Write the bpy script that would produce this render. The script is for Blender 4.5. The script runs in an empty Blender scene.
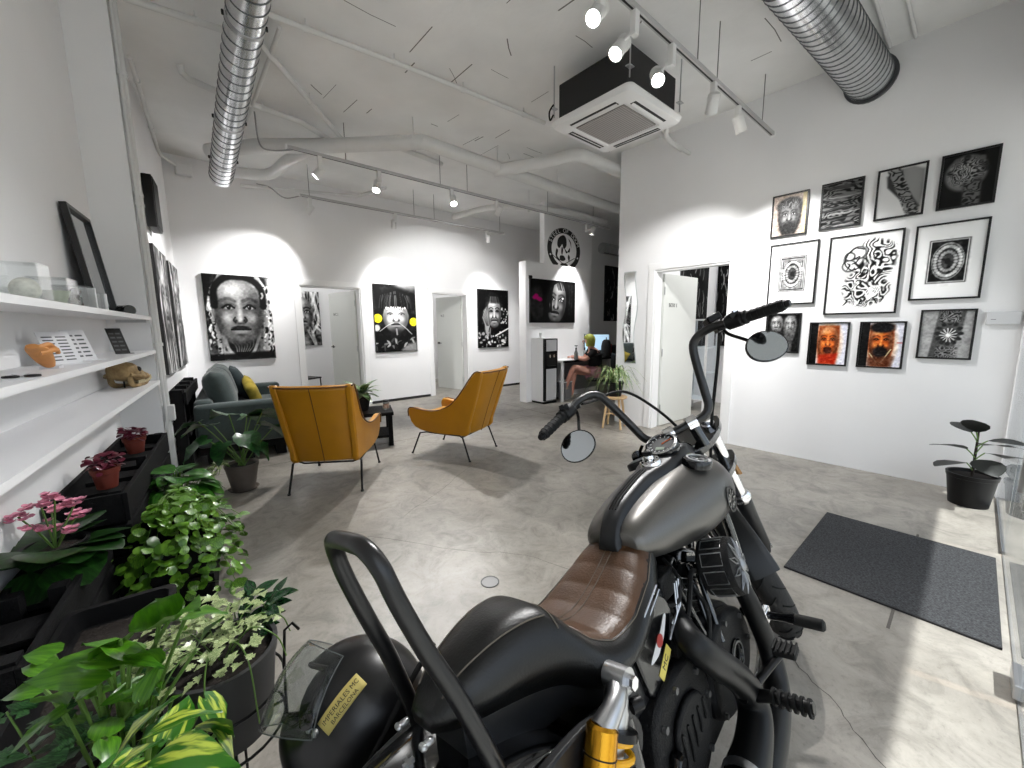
import bpy, bmesh, math, random
import numpy as np
from mathutils import Vector, Matrix
PI = math.pi
SC = bpy.context.scene
COL = SC.collection
random.seed(7)
rng = np.random.default_rng(7)

# ------------------------------------------------------------------ camera
def make_camera():
    psi, pitch, roll = math.radians(40.8633), math.radians(8.04), 0.010
    fw = Vector((math.sin(psi)*math.cos(pitch), math.cos(psi)*math.cos(pitch), -math.sin(pitch)))
    r = Vector((math.cos(psi), -math.sin(psi), 0)); u = r.cross(fw)
    c, s = math.cos(roll), math.sin(roll)
    r2, u2 = c*r - s*u, s*r + c*u
    cam = bpy.data.cameras.new('camera'); o = bpy.data.objects.new('camera', cam); COL.objects.link(o)
    o.matrix_world = Matrix(((r2.x, u2.x, -fw.x, 0), (r2.y, u2.y, -fw.y, 0), (r2.z, u2.z, -fw.z, 1.35), (0, 0, 0, 1)))
    cam.sensor_width = 36; cam.lens = 400/1024*36; cam.clip_start = .02
    SC.camera = o
make_camera()

# ------------------------------------------------------------------ sky, sun, exposure
W = bpy.data.worlds.new('sky'); SC.world = W; W.use_nodes = True
_n = W.node_tree.nodes; _l = W.node_tree.links
_sky = _n.new('ShaderNodeTexSky'); _sky.sky_type = 'NISHITA'; _sky.sun_disc = False
_sky.sun_elevation = math.radians(58); _sky.sun_rotation = math.radians(200); _sky.air_density = 1.2; _sky.dust_density = 2.0
_hs = _n.new('ShaderNodeHueSaturation'); _hs.inputs['Saturation'].default_value = .45; _l.new(_sky.outputs[0], _hs.inputs['Color']); _l.new(_hs.outputs[0], _n['Background'].inputs[0]); _n['Background'].inputs[1].default_value = .14
_s = bpy.data.lights.new('sun', 'SUN'); _s.energy = 4.5; _s.angle = math.radians(.6); _s.color = (1, .97, .92)
_o = bpy.data.objects.new('sun', _s); COL.objects.link(_o); _o.location = (2, -4, 8)
_o.rotation_euler = Vector((-.12, .52, -.85)).to_track_quat('-Z', 'Y').to_euler()
_p = bpy.data.lights.new('storefront_daylight_portal', 'AREA'); _p.shape = 'RECTANGLE'; _p.size = 5.4; _p.size_y = 2.95
_p.cycles.is_portal = True
_o = bpy.data.objects.new('storefront_daylight_portal', _p); COL.objects.link(_o)
_o.location = (2.05, -.30, 1.5); _o.rotation_euler = Vector((0, 1, 0)).to_track_quat('-Z', 'Z').to_euler()
SC.view_settings.view_transform = 'Standard'; SC.view_settings.look = 'None'
SC.view_settings.gamma = 1; SC.view_settings.use_curve_mapping = False
SC.view_settings.exposure = 1.08

# ------------------------------------------------------------------ mesh builder
def catmull(P, n=6, closed=False):
    P = [np.asarray(p, float) for p in P]; out = []; m = len(P)
    rngi = range(m) if closed else range(m-1)
    for i in rngi:
        p0 = P[i-1] if (i > 0 or closed) else 2*P[0]-P[1]
        p1 = P[i]; p2 = P[(i+1) % m]
        p3 = P[(i+2) % m] if (i+2 < m or closed) else 2*P[-1]-P[-2]
        for k in range(n):
            t = k/n
            out.append(.5*((2*p1)+(-p0+p2)*t+(2*p0-5*p1+4*p2-p3)*t*t+(-p0+3*p1-3*p2+p3)*t**3))
    if not closed: out.append(P[-1])
    return np.array(out)

def frame_to(d, up=(0, 0, 1)):
    d = np.asarray(d, float); d = d/np.linalg.norm(d); up = np.asarray(up, float)
    if abs(d@up) > .97: up = np.array([1., 0, 0])
    a = np.cross(up, d); a /= np.linalg.norm(a); b = np.cross(d, a)
    return np.stack([a, b, d], 1)      # columns: side, up, along

class MB:
    def __init__(s): s.v = []; s.f = []
    def add(s, v, f):
        k = len(s.v); s.v.extend([tuple(float(c) for c in p) for p in v]); s.f.extend([tuple(i+k for i in q) for q in f]); return s
    def box(s, x0, x1, y0, y1, z0, z1):
        v = [(x, y, z) for z in (z0, z1) for y in (y0, y1) for x in (x0, x1)]
        return s.add(v, [(0, 2, 3, 1), (4, 5, 7, 6), (0, 1, 5, 4), (2, 6, 7, 3), (0, 4, 6, 2), (1, 3, 7, 5)])
    def obox(s, c, size, A=None, a=None):
        h = np.array(size)/2; A = np.eye(3) if A is None else np.asarray(A)
        v = [np.asarray(c)+A@(h*np.array([sx, sy, sz])) for sz in (-1, 1) for sy in (-1, 1) for sx in (-1, 1)]
        return s.add(v, [(0, 2, 3, 1), (4, 5, 7, 6), (0, 1, 5, 4), (2, 6, 7, 3), (0, 4, 6, 2), (1, 3, 7, 5)])
    def loft(s, rings, closed=False, cap=True):
        n = len(rings[0]); v = [p for r in rings for p in r]; f = []; m = len(rings)
        for i in range(m if closed else m-1):
            j = (i+1) % m
            for k in range(n):
                f.append((i*n+k, i*n+(k+1) % n, j*n+(k+1) % n, j*n+k))
        if cap and not closed:
            f.append(tuple(range(n-1, -1, -1))); f.append(tuple((m-1)*n+k for k in range(n)))
        return s.add(v, f)
    def grid(s, G, thick=None):
        G = np.asarray(G); a, b = G.shape[:2]
        s.add(G.reshape(-1, 3), [(i*b+j, i*b+j+1, (i+1)*b+j+1, (i+1)*b+j) for i in range(a-1) for j in range(b-1)]); return s
    def tube(s, pts, r, n=10, closed=False, cap=True, smooth=0, flat=None):
        P = np.asarray(pts, float)
        if smooth:
            R0 = np.full(len(P), r) if np.isscalar(r) else np.asarray(r, float)
            Q = catmull([np.append(p, q) for p, q in zip(P, R0)], smooth, closed); P, r = Q[:, :3], Q[:, 3]
        m = len(P); r = np.full(m, r) if np.isscalar(r) else np.asarray(r, float)
        T = np.gradient(P, axis=0) if not closed else np.roll(P, -1, 0)-np.roll(P, 1, 0)
        T /= np.linalg.norm(T, axis=1)[:, None]+1e-12
        A = frame_to(T[0])[:, 0]; rings = []
        for i in range(m):
            A = A-T[i]*(A@T[i]); A /= np.linalg.norm(A)+1e-12; B = np.cross(T[i], A)
            w = 1 if flat is None else flat
            rings.append([P[i]+r[i]*(math.cos(t)*A+w*math.sin(t)*B) for t in np.linspace(0, 2*PI, n, endpoint=False)])
        return s.loft(rings, closed, cap)
    def cyl(s, p0, p1, r0, r1=None, n=16, cap=True):
        return s.tube([p0, p1], [r0, r0 if r1 is None else r1], n, cap=cap)
    def lathe(s, prof, n=24, c=(0, 0, 0), d=(0, 0, 1), cap=True, sq=1):
        F = frame_to(d) if tuple(d) != (0, 0, 1) else np.eye(3); c = np.asarray(c, float)
        rings = [[c+F@np.array([r*math.cos(t), r*sq*math.sin(t), z]) for t in np.linspace(0, 2*PI, n, endpoint=False)] for r, z in prof]
        if cap and prof[0][0] > 1e-6 and prof[-1][0] > 1e-6: return s.loft(rings, True)
        return s.loft(rings, False, cap)
    def ball(s, c, r, n=16, m=10, A=None):
        r = np.array([r]*3) if np.isscalar(r) else np.array(r); A = np.eye(3) if A is None else A; c = np.asarray(c)
        rings = []
        for i in range(m+1):
            p = PI*(.02+.96*i/m); rings.append([c+A@(r*np.array([math.sin(p)*math.cos(t), math.sin(p)*math.sin(t), -math.cos(p)])) for t in np.linspace(0, 2*PI, n, endpoint=False)])
        return s.loft(rings)
    def prism(s, poly, d0, d1, A=None, c=(0, 0, 0)):
        A = np.eye(3) if A is None else np.asarray(A); c = np.asarray(c); n = len(poly)
        v = [c+A@np.array([p[0], p[1], d]) for d in (d0, d1) for p in poly]
        return s.add(v, [tuple(range(n-1, -1, -1)), tuple(range(n, 2*n))]+[(k, (k+1) % n, n+(k+1) % n, n+k) for k in range(n)])
    def ring(s, outer, inner, d0, d1, A=None, c=(0, 0, 0)):
        A = np.eye(3) if A is None else np.asarray(A); c = np.asarray(c); n = len(outer)
        v = [c+A@np.array([p[0], p[1], d]) for d in (d0, d1) for P in (outer, inner) for p in P]; f = []
        for k in range(n):
            j = (k+1) % n
            f += [(k, j, 2*n+j, 2*n+k), (n+j, n+k, 3*n+k, 3*n+j), (j, k, n+k, n+j), (2*n+k, 2*n+j, 3*n+j, 3*n+k)]
        return s.add(v, f)
    def xf(s, A, t=(0, 0, 0)):
        s.v = [tuple(np.asarray(A)@np.array(p)+np.asarray(t)) for p in s.v]; return s

def ob(name, mb, mat=None, parent=None, smooth=True, bevel=0, sub=0, angle=40, loc=None, solid=0):
    me = bpy.data.meshes.new(name); me.from_pydata(mb.v, [], mb.f); me.update()
    bm = bmesh.new(); bm.from_mesh(me); bmesh.ops.recalc_face_normals(bm, faces=bm.faces); bm.to_mesh(me); bm.free()
    if smooth:
        me.polygons.foreach_set('use_smooth', [True]*len(me.polygons))
        if not sub: me.set_sharp_from_angle(angle=math.radians(angle))
    o = bpy.data.objects.new(name, me); COL.objects.link(o)
    if mat: me.materials.append(mat)
    if parent: o.parent = parent
    if loc is not None: o.location = loc
    if solid:
        m = o.modifiers.new('thickness', 'SOLIDIFY'); m.thickness = solid; m.offset = 0
    if bevel:
        m = o.modifiers.new('edges', 'BEVEL'); m.width = bevel; m.segments = 2; m.limit_method = 'ANGLE'; m.angle_limit = math.radians(35)
    if sub:
        m = o.modifiers.new('smooth', 'SUBSURF'); m.levels = sub; m.render_levels = sub
    return o
def tag(o, label, cat, group=None):
    o['label'] = label; o['category'] = cat
    if group: o['group'] = group
    return o
def thing(name, label, cat, loc=(0, 0, 0), rz=0, group=None):
    o = bpy.data.objects.new(name, None); COL.objects.link(o); o.empty_display_size = .1
    o.location = loc; o.rotation_euler = (0, 0, rz); return tag(o, label, cat, group)
def struct(name, mb, mat, parent=None, **k):
    o = ob(name, mb, mat, parent, **k)
    if not parent: o['kind'] = 'structure'
    return o
def stuff(o): o['kind'] = 'stuff'; return o
def dup(o, parent=None):
    c = o.copy(); COL.objects.link(c); c.parent = parent
    for ch in list(o.children): dup(ch, c)
    return c
def share(o, parent=None, loc=None, name=None):
    c = o.copy(); COL.objects.link(c); c.parent = parent if parent is not None else o.parent
    if loc is not None: c.location = loc
    return c

# ------------------------------------------------------------------ materials
def srgb(*c):
    c = c[0] if len(c) == 1 else c
    if isinstance(c, str):
        c = [int(c[i:i+2], 16)/255 for i in (0, 2, 4)]
    return tuple((x/12.92 if x <= .04045 else ((x+.055)/1.055)**2.4) for x in c)
_M = {}
def mat(name, col, rough=.5, metal=0., var=0., vs=8., bump=0., bs=60., spec=.5, coat=0., trans=0., emit=0., sss=0., detail=4, stretch=None, col2=None, aniso=0, alpha=1, sheen=0, ior=1.5):
    if name in _M: return _M[name]
    m = bpy.data.materials.new(name); m.use_nodes = True; nt = m.node_tree; N, L = nt.nodes, nt.links
    b = N['Principled BSDF']; c = srgb(col)
    b.inputs['Base Color'].default_value = (*c, 1); b.inputs['Roughness'].default_value = rough; b.inputs['Metallic'].default_value = metal
    b.inputs['Specular IOR Level'].default_value = spec; b.inputs['Coat Weight'].default_value = coat; b.inputs['Coat Roughness'].default_value = .05
    b.inputs['Transmission Weight'].default_value = trans; b.inputs['IOR'].default_value = ior; b.inputs['Alpha'].default_value = alpha
    b.inputs['Sheen Weight'].default_value = sheen
    if emit:
        b.inputs['Emission Color'].default_value = (*c, 1); b.inputs['Emission Strength'].default_value = emit
    if var or bump:
        tc = N.new('ShaderNodeTexCoord'); src = tc.outputs['Object']
        if stretch:
            mp = N.new('ShaderNodeMapping'); mp.inputs['Scale'].default_value = stretch; L.new(src, mp.inputs[0]); src = mp.outputs[0]
    if var:
        nz = N.new('ShaderNodeTexNoise'); nz.inputs['Scale'].default_value = vs; nz.inputs['Detail'].default_value = detail; L.new(src, nz.inputs['Vector'])
        rp = N.new('ShaderNodeValToRGB'); rp.color_ramp.elements[0].position = .3; rp.color_ramp.elements[1].position = .7
        c2 = srgb(col2) if col2 else tuple(min(1, x*(1+var)) for x in c); c1 = c if col2 else tuple(x*(1-var) for x in c)
        rp.color_ramp.elements[0].color = (*c1, 1); rp.color_ramp.elements[1].color = (*c2, 1)
        L.new(nz.outputs['Fac'], rp.inputs[0]); L.new(rp.outputs[0], b.inputs['Base Color'])
        if emit: L.new(rp.outputs[0], b.inputs['Emission Color'])
    if bump:
        n2 = N.new('ShaderNodeTexNoise'); n2.inputs['Scale'].default_value = bs; n2.inputs['Detail'].default_value = 5; L.new(src, n2.inputs['Vector'])
        bp = N.new('ShaderNodeBump'); bp.inputs['Strength'].default_value = bump; bp.inputs['Distance'].default_value = .01
        L.new(n2.outputs['Fac'], bp.inputs['Height']); L.new(bp.outputs[0], b.inputs['Normal'])
    _M[name] = m; return m
def glass_mat(name, tint=(.95, .98, 1), rough=0., edge=.75):
    if name in _M: return _M[name]
    m = bpy.data.materials.new(name); m.use_nodes = True; nt = m.node_tree; N, L = nt.nodes, nt.links
    out = N['Material Output']; N.remove(N['Principled BSDF'])
    t = N.new('ShaderNodeBsdfTransparent'); t.inputs[0].default_value = (*tint, 1)
    g = N.new('ShaderNodeBsdfGlossy'); g.inputs['Roughness'].default_value = rough
    lw = N.new('ShaderNodeLayerWeight'); lw.inputs[0].default_value = .5; pw = N.new('ShaderNodeMath'); pw.operation = 'POWER'; pw.inputs[1].default_value = 4.; L.new(lw.outputs['Facing'], pw.inputs[0]); fr = N.new('ShaderNodeMath'); fr.operation = 'MULTIPLY_ADD'; fr.inputs[1].default_value = edge; fr.inputs[2].default_value = .035; L.new(pw.outputs[0], fr.inputs[0])
    mx = N.new('ShaderNodeMixShader'); L.new(fr.outputs[0], mx.inputs[0]); L.new(t.outputs[0], mx.inputs[1]); L.new(g.outputs[0], mx.inputs[2])
    L.new(mx.outputs[0], out.inputs[0]); _M[name] = m; return m
def print_mat(name='printed_picture', rough=.45, coat=0):
    if name in _M: return _M[name]
    m = mat(name, 'ffffff', rough, coat=coat, spec=.18); N, L = m.node_tree.nodes, m.node_tree.links
    a = N.new('ShaderNodeVertexColor'); a.layer_name = 'print'; L.new(a.outputs[0], N['Principled BSDF'].inputs['Base Color']); return m

white_wall = mat('white_wall_paint', 'e9e9ea', .8, var=.02, vs=1.5, bump=.06, bs=40)
white_ceiling = mat('white_painted_concrete', 'e4e4e3', .85, var=.07, vs=1.6, bump=.5, bs=9)
white_trim = mat('white_lacquer', 'ececec', .35)
white_metal = mat('white_powder_coat', 'e2e2e2', .4)
grey_pipe = mat('white_painted_pipe', 'd4d4d3', .5, var=.04, vs=4)
black_plastic = mat('black_plastic', '080809', .45, spec=.3)
black_gloss = mat('black_gloss', '050506', .14, coat=.3, spec=.4)
black_metal = mat('black_steel', '0a0a0b', .38, metal=.2, spec=.3)
chrome = mat('chrome', 'e6e6e8', .08, metal=1)
brushed = mat('brushed_aluminium', 'b9babc', .32, metal=1)
galv = mat('galvanised_steel', 'd2d4d6', .24, metal=1, var=.10, vs=14)
lamp_glow = mat('lamp_lens_glow', 'fffaf0', .4, emit=40)
clear_glass = glass_mat('clear_glass')
def lettering(txt, size, mtl, parent, loc, rot, depth=.001, name='lettering', align='CENTER'):
    cu = bpy.data.curves.new(name, 'FONT'); cu.body = txt; cu.size = size; cu.extrude = depth; cu.align_x = align; cu.align_y = 'CENTER'; cu.resolution_u = 3
    t = bpy.data.objects.new(name, cu); COL.objects.link(t); dg = bpy.context.evaluated_depsgraph_get(); dg.update()
    me = bpy.data.meshes.new_from_object(t.evaluated_get(dg)); bpy.data.objects.remove(t)
    o = bpy.data.objects.new(name, me); COL.objects.link(o); me.materials.clear(); me.materials.append(mtl)
    o.parent = parent; o.location = loc; o.rotation_euler = rot; return o
# ------------------------------------------------------------------ room
A65 = math.radians(6.5)
WD = np.array([math.sin(A65), math.cos(A65)]); WN = np.array([math.cos(A65), -math.sin(A65)]); WC = np.array([.21, 7.07])
def LW(s, off, z): p = WC+WD*s+WN*off; return (p[0], p[1], z)      # s along the left wall, off into the room
CEIL = 3.62
def wall_holes(L, H, T, holes):
    us = sorted({0, L, *[h[0] for h in holes], *[h[1] for h in holes]}); zs = sorted({0, H, *[h[2] for h in holes], *[h[3] for h in holes]})
    hole = lambda u, z: any(h[0] < u < h[1] and h[2] < z < h[3] for h in holes)
    nu, nz = len(us), len(zs); v = [(u, t, z) for t in (0, T) for z in zs for u in us]; idx = lambda t, j, i: t*nu*nz+j*nu+i; f = []
    solid = lambda i, j: 0 <= i < nu-1 and 0 <= j < nz-1 and not hole((us[i]+us[i+1])/2, (zs[j]+zs[j+1])/2)
    for i in range(nu-1):
        for j in range(nz-1):
            if not solid(i, j): continue
            f += [(idx(0, j, i), idx(0, j, i+1), idx(0, j+1, i+1), idx(0, j+1, i)), (idx(1, j, i), idx(1, j+1, i), idx(1, j+1, i+1), idx(1, j, i+1))]
            if not solid(i-1, j): f.append((idx(0, j, i), idx(0, j+1, i), idx(1, j+1, i), idx(1, j, i)))
            if not solid(i+1, j): f.append((idx(0, j, i+1), idx(1, j, i+1), idx(1, j+1, i+1), idx(0, j+1, i+1)))
            if not solid(i, j-1): f.append((idx(0, j, i), idx(1, j, i), idx(1, j, i+1), idx(0, j, i+1)))
            if not solid(i, j+1): f.append((idx(0, j+1, i), idx(0, j+1, i+1), idx(1, j+1, i+1), idx(1, j+1, i)))
    m = MB(); m.add(v, f); return m
def wall_x(name, x0, x1, y, T, holes=(), H=CEIL, m=white_wall):      # runs along X, visible face at y, body towards y+T
    w = wall_holes(x1-x0, H, T, [(a-x0, b-x0, c, d) for a, b, c, d in holes]); w.xf(np.eye(3), (x0, y, 0)); return struct(name, w, m, smooth=False)
def wall_y(name, y0, y1, x, T, holes=(), H=CEIL, m=white_wall):
    w = wall_holes(y1-y0, H, T, [(a-y0, b-y0, c, d) for a, b, c, d in holes]); w.v = [(x+t, y0+u, z) for u, t, z in w.v]; return struct(name, w, m, smooth=False)

# concrete floor: mottled, trowelled, sealed
def floor_mat():
    m = mat('sealed_concrete', 'a09b94', .4, spec=.5); nt = m.node_tree; N, L = nt.nodes, nt.links; b = N['Principled BSDF']
    tc = N.new('ShaderNodeTexCoord')
    def noise(sc, det, ro=.55, dist=0.):
        n = N.new('ShaderNodeTexNoise'); n.inputs['Scale'].default_value = sc; n.inputs['Detail'].default_value = det; n.inputs['Roughness'].default_value = ro
        n.inputs['Distortion'].default_value = dist; L.new(tc.outputs['Object'], n.inputs['Vector']); return n.outputs['Fac']
    def ramp(f, stops):
        r = N.new('ShaderNodeValToRGB'); e = r.color_ramp.elements
        while len(e) < len(stops): e.new(.5)
        for q, (p, c) in zip(e, stops): q.position = p; q.color = (*srgb(c), 1)
        L.new(f, r.inputs[0]); return r.outputs[0]
    a = ramp(noise(1.1, 8, .62, .6), [(.28, '88837b'), (.5, '9d988f'), (.74, 'b6b0a7')])
    c = ramp(noise(5.5, 10, .7, 1.2), [(.3, 'a4a4a4'), (.52, 'e4e4e4'), (.75, 'ffffff')])
    d = ramp(noise(46, 6, .7), [(.25, 'c4c4c4'), (.45, 'f4f4f4'), (1, 'ffffff')])
    def mul(x, y):
        q = N.new('ShaderNodeMix'); q.data_type = 'RGBA'; q.blend_type = 'MULTIPLY'; q.inputs[0].default_value = .85
        L.new(x, q.inputs[6]); L.new(y, q.inputs[7]); return q.outputs[2]
    L.new(mul(mul(a, c), d), b.inputs['Base Color'])
    r = N.new('ShaderNodeMapRange'); r.inputs[3].default_value = .22; r.inputs[4].default_value = .5; L.new(noise(3, 8, .7), r.inputs[0]); L.new(r.outputs[0], b.inputs['Roughness'])
    bp = N.new('ShaderNodeBump'); bp.inputs['Strength'].default_value = .12; bp.inputs['Distance'].default_value = .01; L.new(noise(24, 8, .7), bp.inputs['Height']); L.new(bp.outputs[0], b.inputs['Normal'])
    return m
FM = floor_mat()
fl = struct('floor', MB().box(-1.3, 10.2, -.34, 9.7, -.12, 0), FM, smooth=False)
joint_mat = mat('floor_joint', '55514c', .9)
def crack(pts, w):
    P = catmull([(x, y, 0) for x, y in pts], 5); m = MB(); T = np.gradient(P, axis=0); T /= np.linalg.norm(T, axis=1)[:, None]
    Nn = np.stack([-T[:, 1], T[:, 0], T[:, 2]], 1); w = w*rng.uniform(.5, 1.2, len(P))[:, None]
    J = Nn*rng.normal(0, .006, len(P))[:, None]
    m.grid(np.stack([P+J-Nn*w, P+J+Nn*w], 1)+np.array([0, 0, .0008])); return ob('crack', m, joint_mat, fl, smooth=False)
crack([(.9, 2.5), (1.25, 1.95), (1.5, 1.65), (1.62, 1.3), (1.75, 1.1), (1.8, .9)], .0016)
crack([(1.95, .42), (1.78, .33), (1.70, .2), (1.6, .12), (1.5, .0)], .0022)
crack([(2.7, 3.3), (2.1, 3.1), (1.6, 2.8), (1.2, 2.6)], .0012)
for a, b in (((3.26, -.2+.32), (3.56, .12)), ((2.50, .13), (2.32, .13))):
    ob('saw_cut', MB().add([(a[0], a[1]-.006, .0009), (b[0], b[1]-.006, .0009), (b[0], b[1]+.006, .0009), (a[0], a[1]+.006, .0009)], [(0, 1, 2, 3)]), joint_mat, fl, smooth=False)
for a, b in (((.2, 4.55), (4.8, 4.35)), ((4.3, 2.2), (4.6, 7.0))):
    d = np.array(b)-np.array(a); n = np.array([-d[1], d[0]])/np.linalg.norm(d)*.004
    ob('saw_cut', MB().add([(*(np.array(p)+k*n), .0009) for p, k in ((a, -1), (b, -1), (b, 1), (a, 1))], [(0, 1, 2, 3)]), joint_mat, fl, smooth=False)

struct('ceiling', MB().box(-1.3, 10.2, -.34, 9.7, CEIL, CEIL+.2), white_ceiling, smooth=False)
# left wall with its recess for the shelves
p = [LW(0, 0, 0), LW(-2.85, 0, 0), LW(-2.85, .077, 0), LW(-3.08, .077, 0), LW(-3.08, -.1535, 0), LW(-7.55, -.1535, 0), LW(-7.55, -.45, 0), LW(.15, -.45, 0), LW(.15, 0, 0)]
struct('wall_left', MB().prism([q[:2] for q in p], 0, CEIL), white_wall, smooth=False)
D1, D2, D3 = (1.70, 2.66), (4.05, 4.90), (1.84, 2.75)
wall_x('wall_back', .15, 10, 7.07, .15, [(*D1, 0, 2.05), (*D2, 0, 2.05)])
wall_y('wall_right', -.34, 3.30, 4.80, .15, [(*D3, 0, 2.05)])
wall_x('wall_corridor', 4.95, 10, 3.15, .15)
wall_x('wall_partition', 4.86, 6.62, 5.22, .18, H=2.49)
wall_x('wall_logo', 5.50, 6.90, 5.405, .12, H=CEIL)
wall_x('wall_passage', 6.62, 10, 5.70, .15, m=mat('white_wall_shade_tint', 'd9d9d9', .85, bump=.05))  # white wall coloured greyer to stand for the passage's shade
wall_y('wall_end', 3.2, 7.2, 9.95, .15)
# small rooms behind the doors
wall_x('wall_studio_back', .15, 6.6, 9.5, .12); wall_y('wall_studio_left', 7.22, 9.5, .55, .12); wall_y('wall_studio_middle', 7.22, 9.5, 3.35, .12); wall_y('wall_studio_right', 7.22, 9.5, 6.4, .12)
wall_y('wall_office_back', .5, 3.15, 7.3, .12); wall_x('wall_office_side', 4.95, 7.3, .5, .12)
# baseboards: dark recessed strip along the back wall
base_m = mat('black_skirting', '1b1b1c', .5)
for i, (a, b) in enumerate(((.2, 1.60), (2.76, 3.95), (5.0, 6.6))):
    struct('baseboard_back_%d' % (i+1), MB().box(a, b, 7.058, 7.072, .0, .045), base_m, smooth=False)
# door frames and leaves
def door_frame(n, wall, a, b):
    F = []
    w, h = .085, 2.05
    m = MB()
    outer = [(a-w, 0), (a-w, h+w), (b+w, h+w), (b+w, 0), (b, 0), (b, h), (a, h), (a, 0)]
    if wall == 'x': m.prism([(u, z) for u, z in outer], 0, .018, np.array([[1, 0, 0], [0, 0, -1], [0, 1, 0]]), (0, 7.071, 0)); 
    else: m.prism([(u, z) for u, z in outer], 0, .018, np.array([[0, 0, -1], [1, 0, 0], [0, 1, 0]]), (4.801, 0, 0))
    return struct('trim_%d' % n, m, white_trim, smooth=False, bevel=.003)
door_frame(1, 'x', *D1); door_frame(2, 'x', *D2); door_frame(3, 'y', *D3)
def jamb(n, wall, a, b):
    m = MB(); h = 2.049
    outer = [(a+.001, 0), (a+.001, h), (b-.001, h), (b-.001, 0), (b-.022, 0), (b-.022, h-.021), (a+.022, h-.021), (a+.022, 0)]
    if wall == 'x': m.prism(outer, 0, .148, np.array([[1, 0, 0], [0, 0, 1], [0, 1, 0]]), (0, 7.071, 0))
    else: m.prism(outer, 0, .148, np.array([[0, 0, 1], [1, 0, 0], [0, 1, 0]]), (4.801, 0, 0))
    struct('trim_%d' % n, m, white_trim, smooth=False)
jamb(4, 'x', *D1); jamb(5, 'x', *D2); jamb(6, 'y', *D3)
leaf_m = mat('door_leaf_grey_white', 'd6d8d4', .45); number_m = mat('door_number_black', '111111', .5)
def door(n, hinge, ang, width, num, side):
    r = bpy.data.objects.new('door_%d' % n, None); COL.objects.link(r); r['kind'] = 'structure'; r.location = hinge; r.rotation_euler = (0, 0, ang)
    ob('leaf', MB().box(0, width, -.02, .02, .008, 2.02), leaf_m, r, smooth=False, bevel=.002)
    for z in (.25, 1.0, 1.8):
        ob('hinge', MB().cyl((-.004, -side*-.026, z-.05), (-.004, -side*-.026, z+.05), .008, n=8), brushed, r)
    for sd in (-1, 1):
        h = ob('handle', MB().cyl((width-.07, sd*.02, 1.02), (width-.07, sd*.028, 1.02), .026, n=16).tube([(width-.07, sd*.028, 1.02), (width-.07, sd*.06, 1.02), (width-.08, sd*.065, 1.02), (width-.19, sd*.065, 1.02)], .009, 8), black_metal, r)
    lettering(num, .075, number_m, r, (width*.26 if side < 0 else width*.74, side*.0215, 1.62), (PI/2, 0, 0 if side < 0 else PI), .0006, 'door_number')
    return r
door(1, (2.636, 7.245, 0), math.radians(101), .90, 'WC.1', 1)
door(2, (4.876, 7.245, 0), math.radians(101), .80, 'N.3', 1)
door(3, (4.975, 2.727, 0), math.radians(-2), .86, 'BOX 1', -1)
# storefront behind the camera
alu = mat('storefront_grey_frame', '8b8d90', .35, metal=.6)
def front():
    y0 = -.22
    hx = [(-.45, .85), (.90, 2.13), (2.17, 3.57), (3.63, 4.74)]
    w = wall_x('wall_front', -1.3, 10.2, -.34, .12, [(-.5, 4.76, 0, 2.95)]); 
    m = MB()
    for x in (-.475, .875, 3.60, 4.75): m.box(x-.025, x+.025, -.26, -.20, 0, 2.95)
    m.box(-.5, 4.76, -.26, -.20, 2.90, 2.948); m.box(-.5, .875, -.26, -.2, 0, .05)
    f = struct('window_1', MB().box(-.5, 4.755, -.26, -.20, 2.902, 2.948), alu, smooth=False)
    for x in (-.475, .875): ob('mullion', MB().box(x-.022, x+.022, -.255, -.205, 0, 2.90), alu, f, smooth=False)
    ob('bottom_rail', MB().box(-.45, .85, -.25, -.21, 0, .05), alu, f, smooth=False); ob('bottom_rail', MB().box(3.60, 4.74, -.238, -.224, 0, .02), alu, f, smooth=False)
    for a, b, z in ((-.452, .852, .05), (3.60, 4.74, .02)): ob('pane', MB().box(a, b, -.237, -.225, z, 2.9), clear_glass, f, smooth=False)
    for i, (a, b) in enumerate(((.90, 2.13), (2.17, 3.572))):
        d = ob('door_%d' % (4+i), MB().box(a, b, -.237, -.225, .012, 2.89), clear_glass, None, smooth=False); d['kind'] = 'structure'
        for z in (.012, 2.80): 
            for xx in ((a+.005, a+.165),): ob('patch_fitting', MB().box(*xx, -.25, -.212, z, z+.055), brushed, d, smooth=False, bevel=.004)
        hx = b-.09 if i == 0 else a+.09
        ob('pull_handle', MB().tube([(hx, -.225, .75), (hx, -.165, .75), (hx, -.165, 1.45), (hx, -.225, 1.45)], .014, 10), brushed, d)
    struct('trim_7', MB().box(.9, 3.58, -.236, -.226, -.001, .005), brushed, smooth=False)
front()
pave = mat('pavement', 'a8a59e', .8, var=.12, vs=3, bump=.2)
struct('ground_outside', MB().box(-9, 15, -12, -.342, -.14, -.02), pave, smooth=False)
struct('added_sun_canopy', MB().box(-1.3, 8, -1.80, -.342, 3.02, 3.22), white_wall, smooth=False)  # unseen canopy, added and sized to keep the sun near the glass
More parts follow.
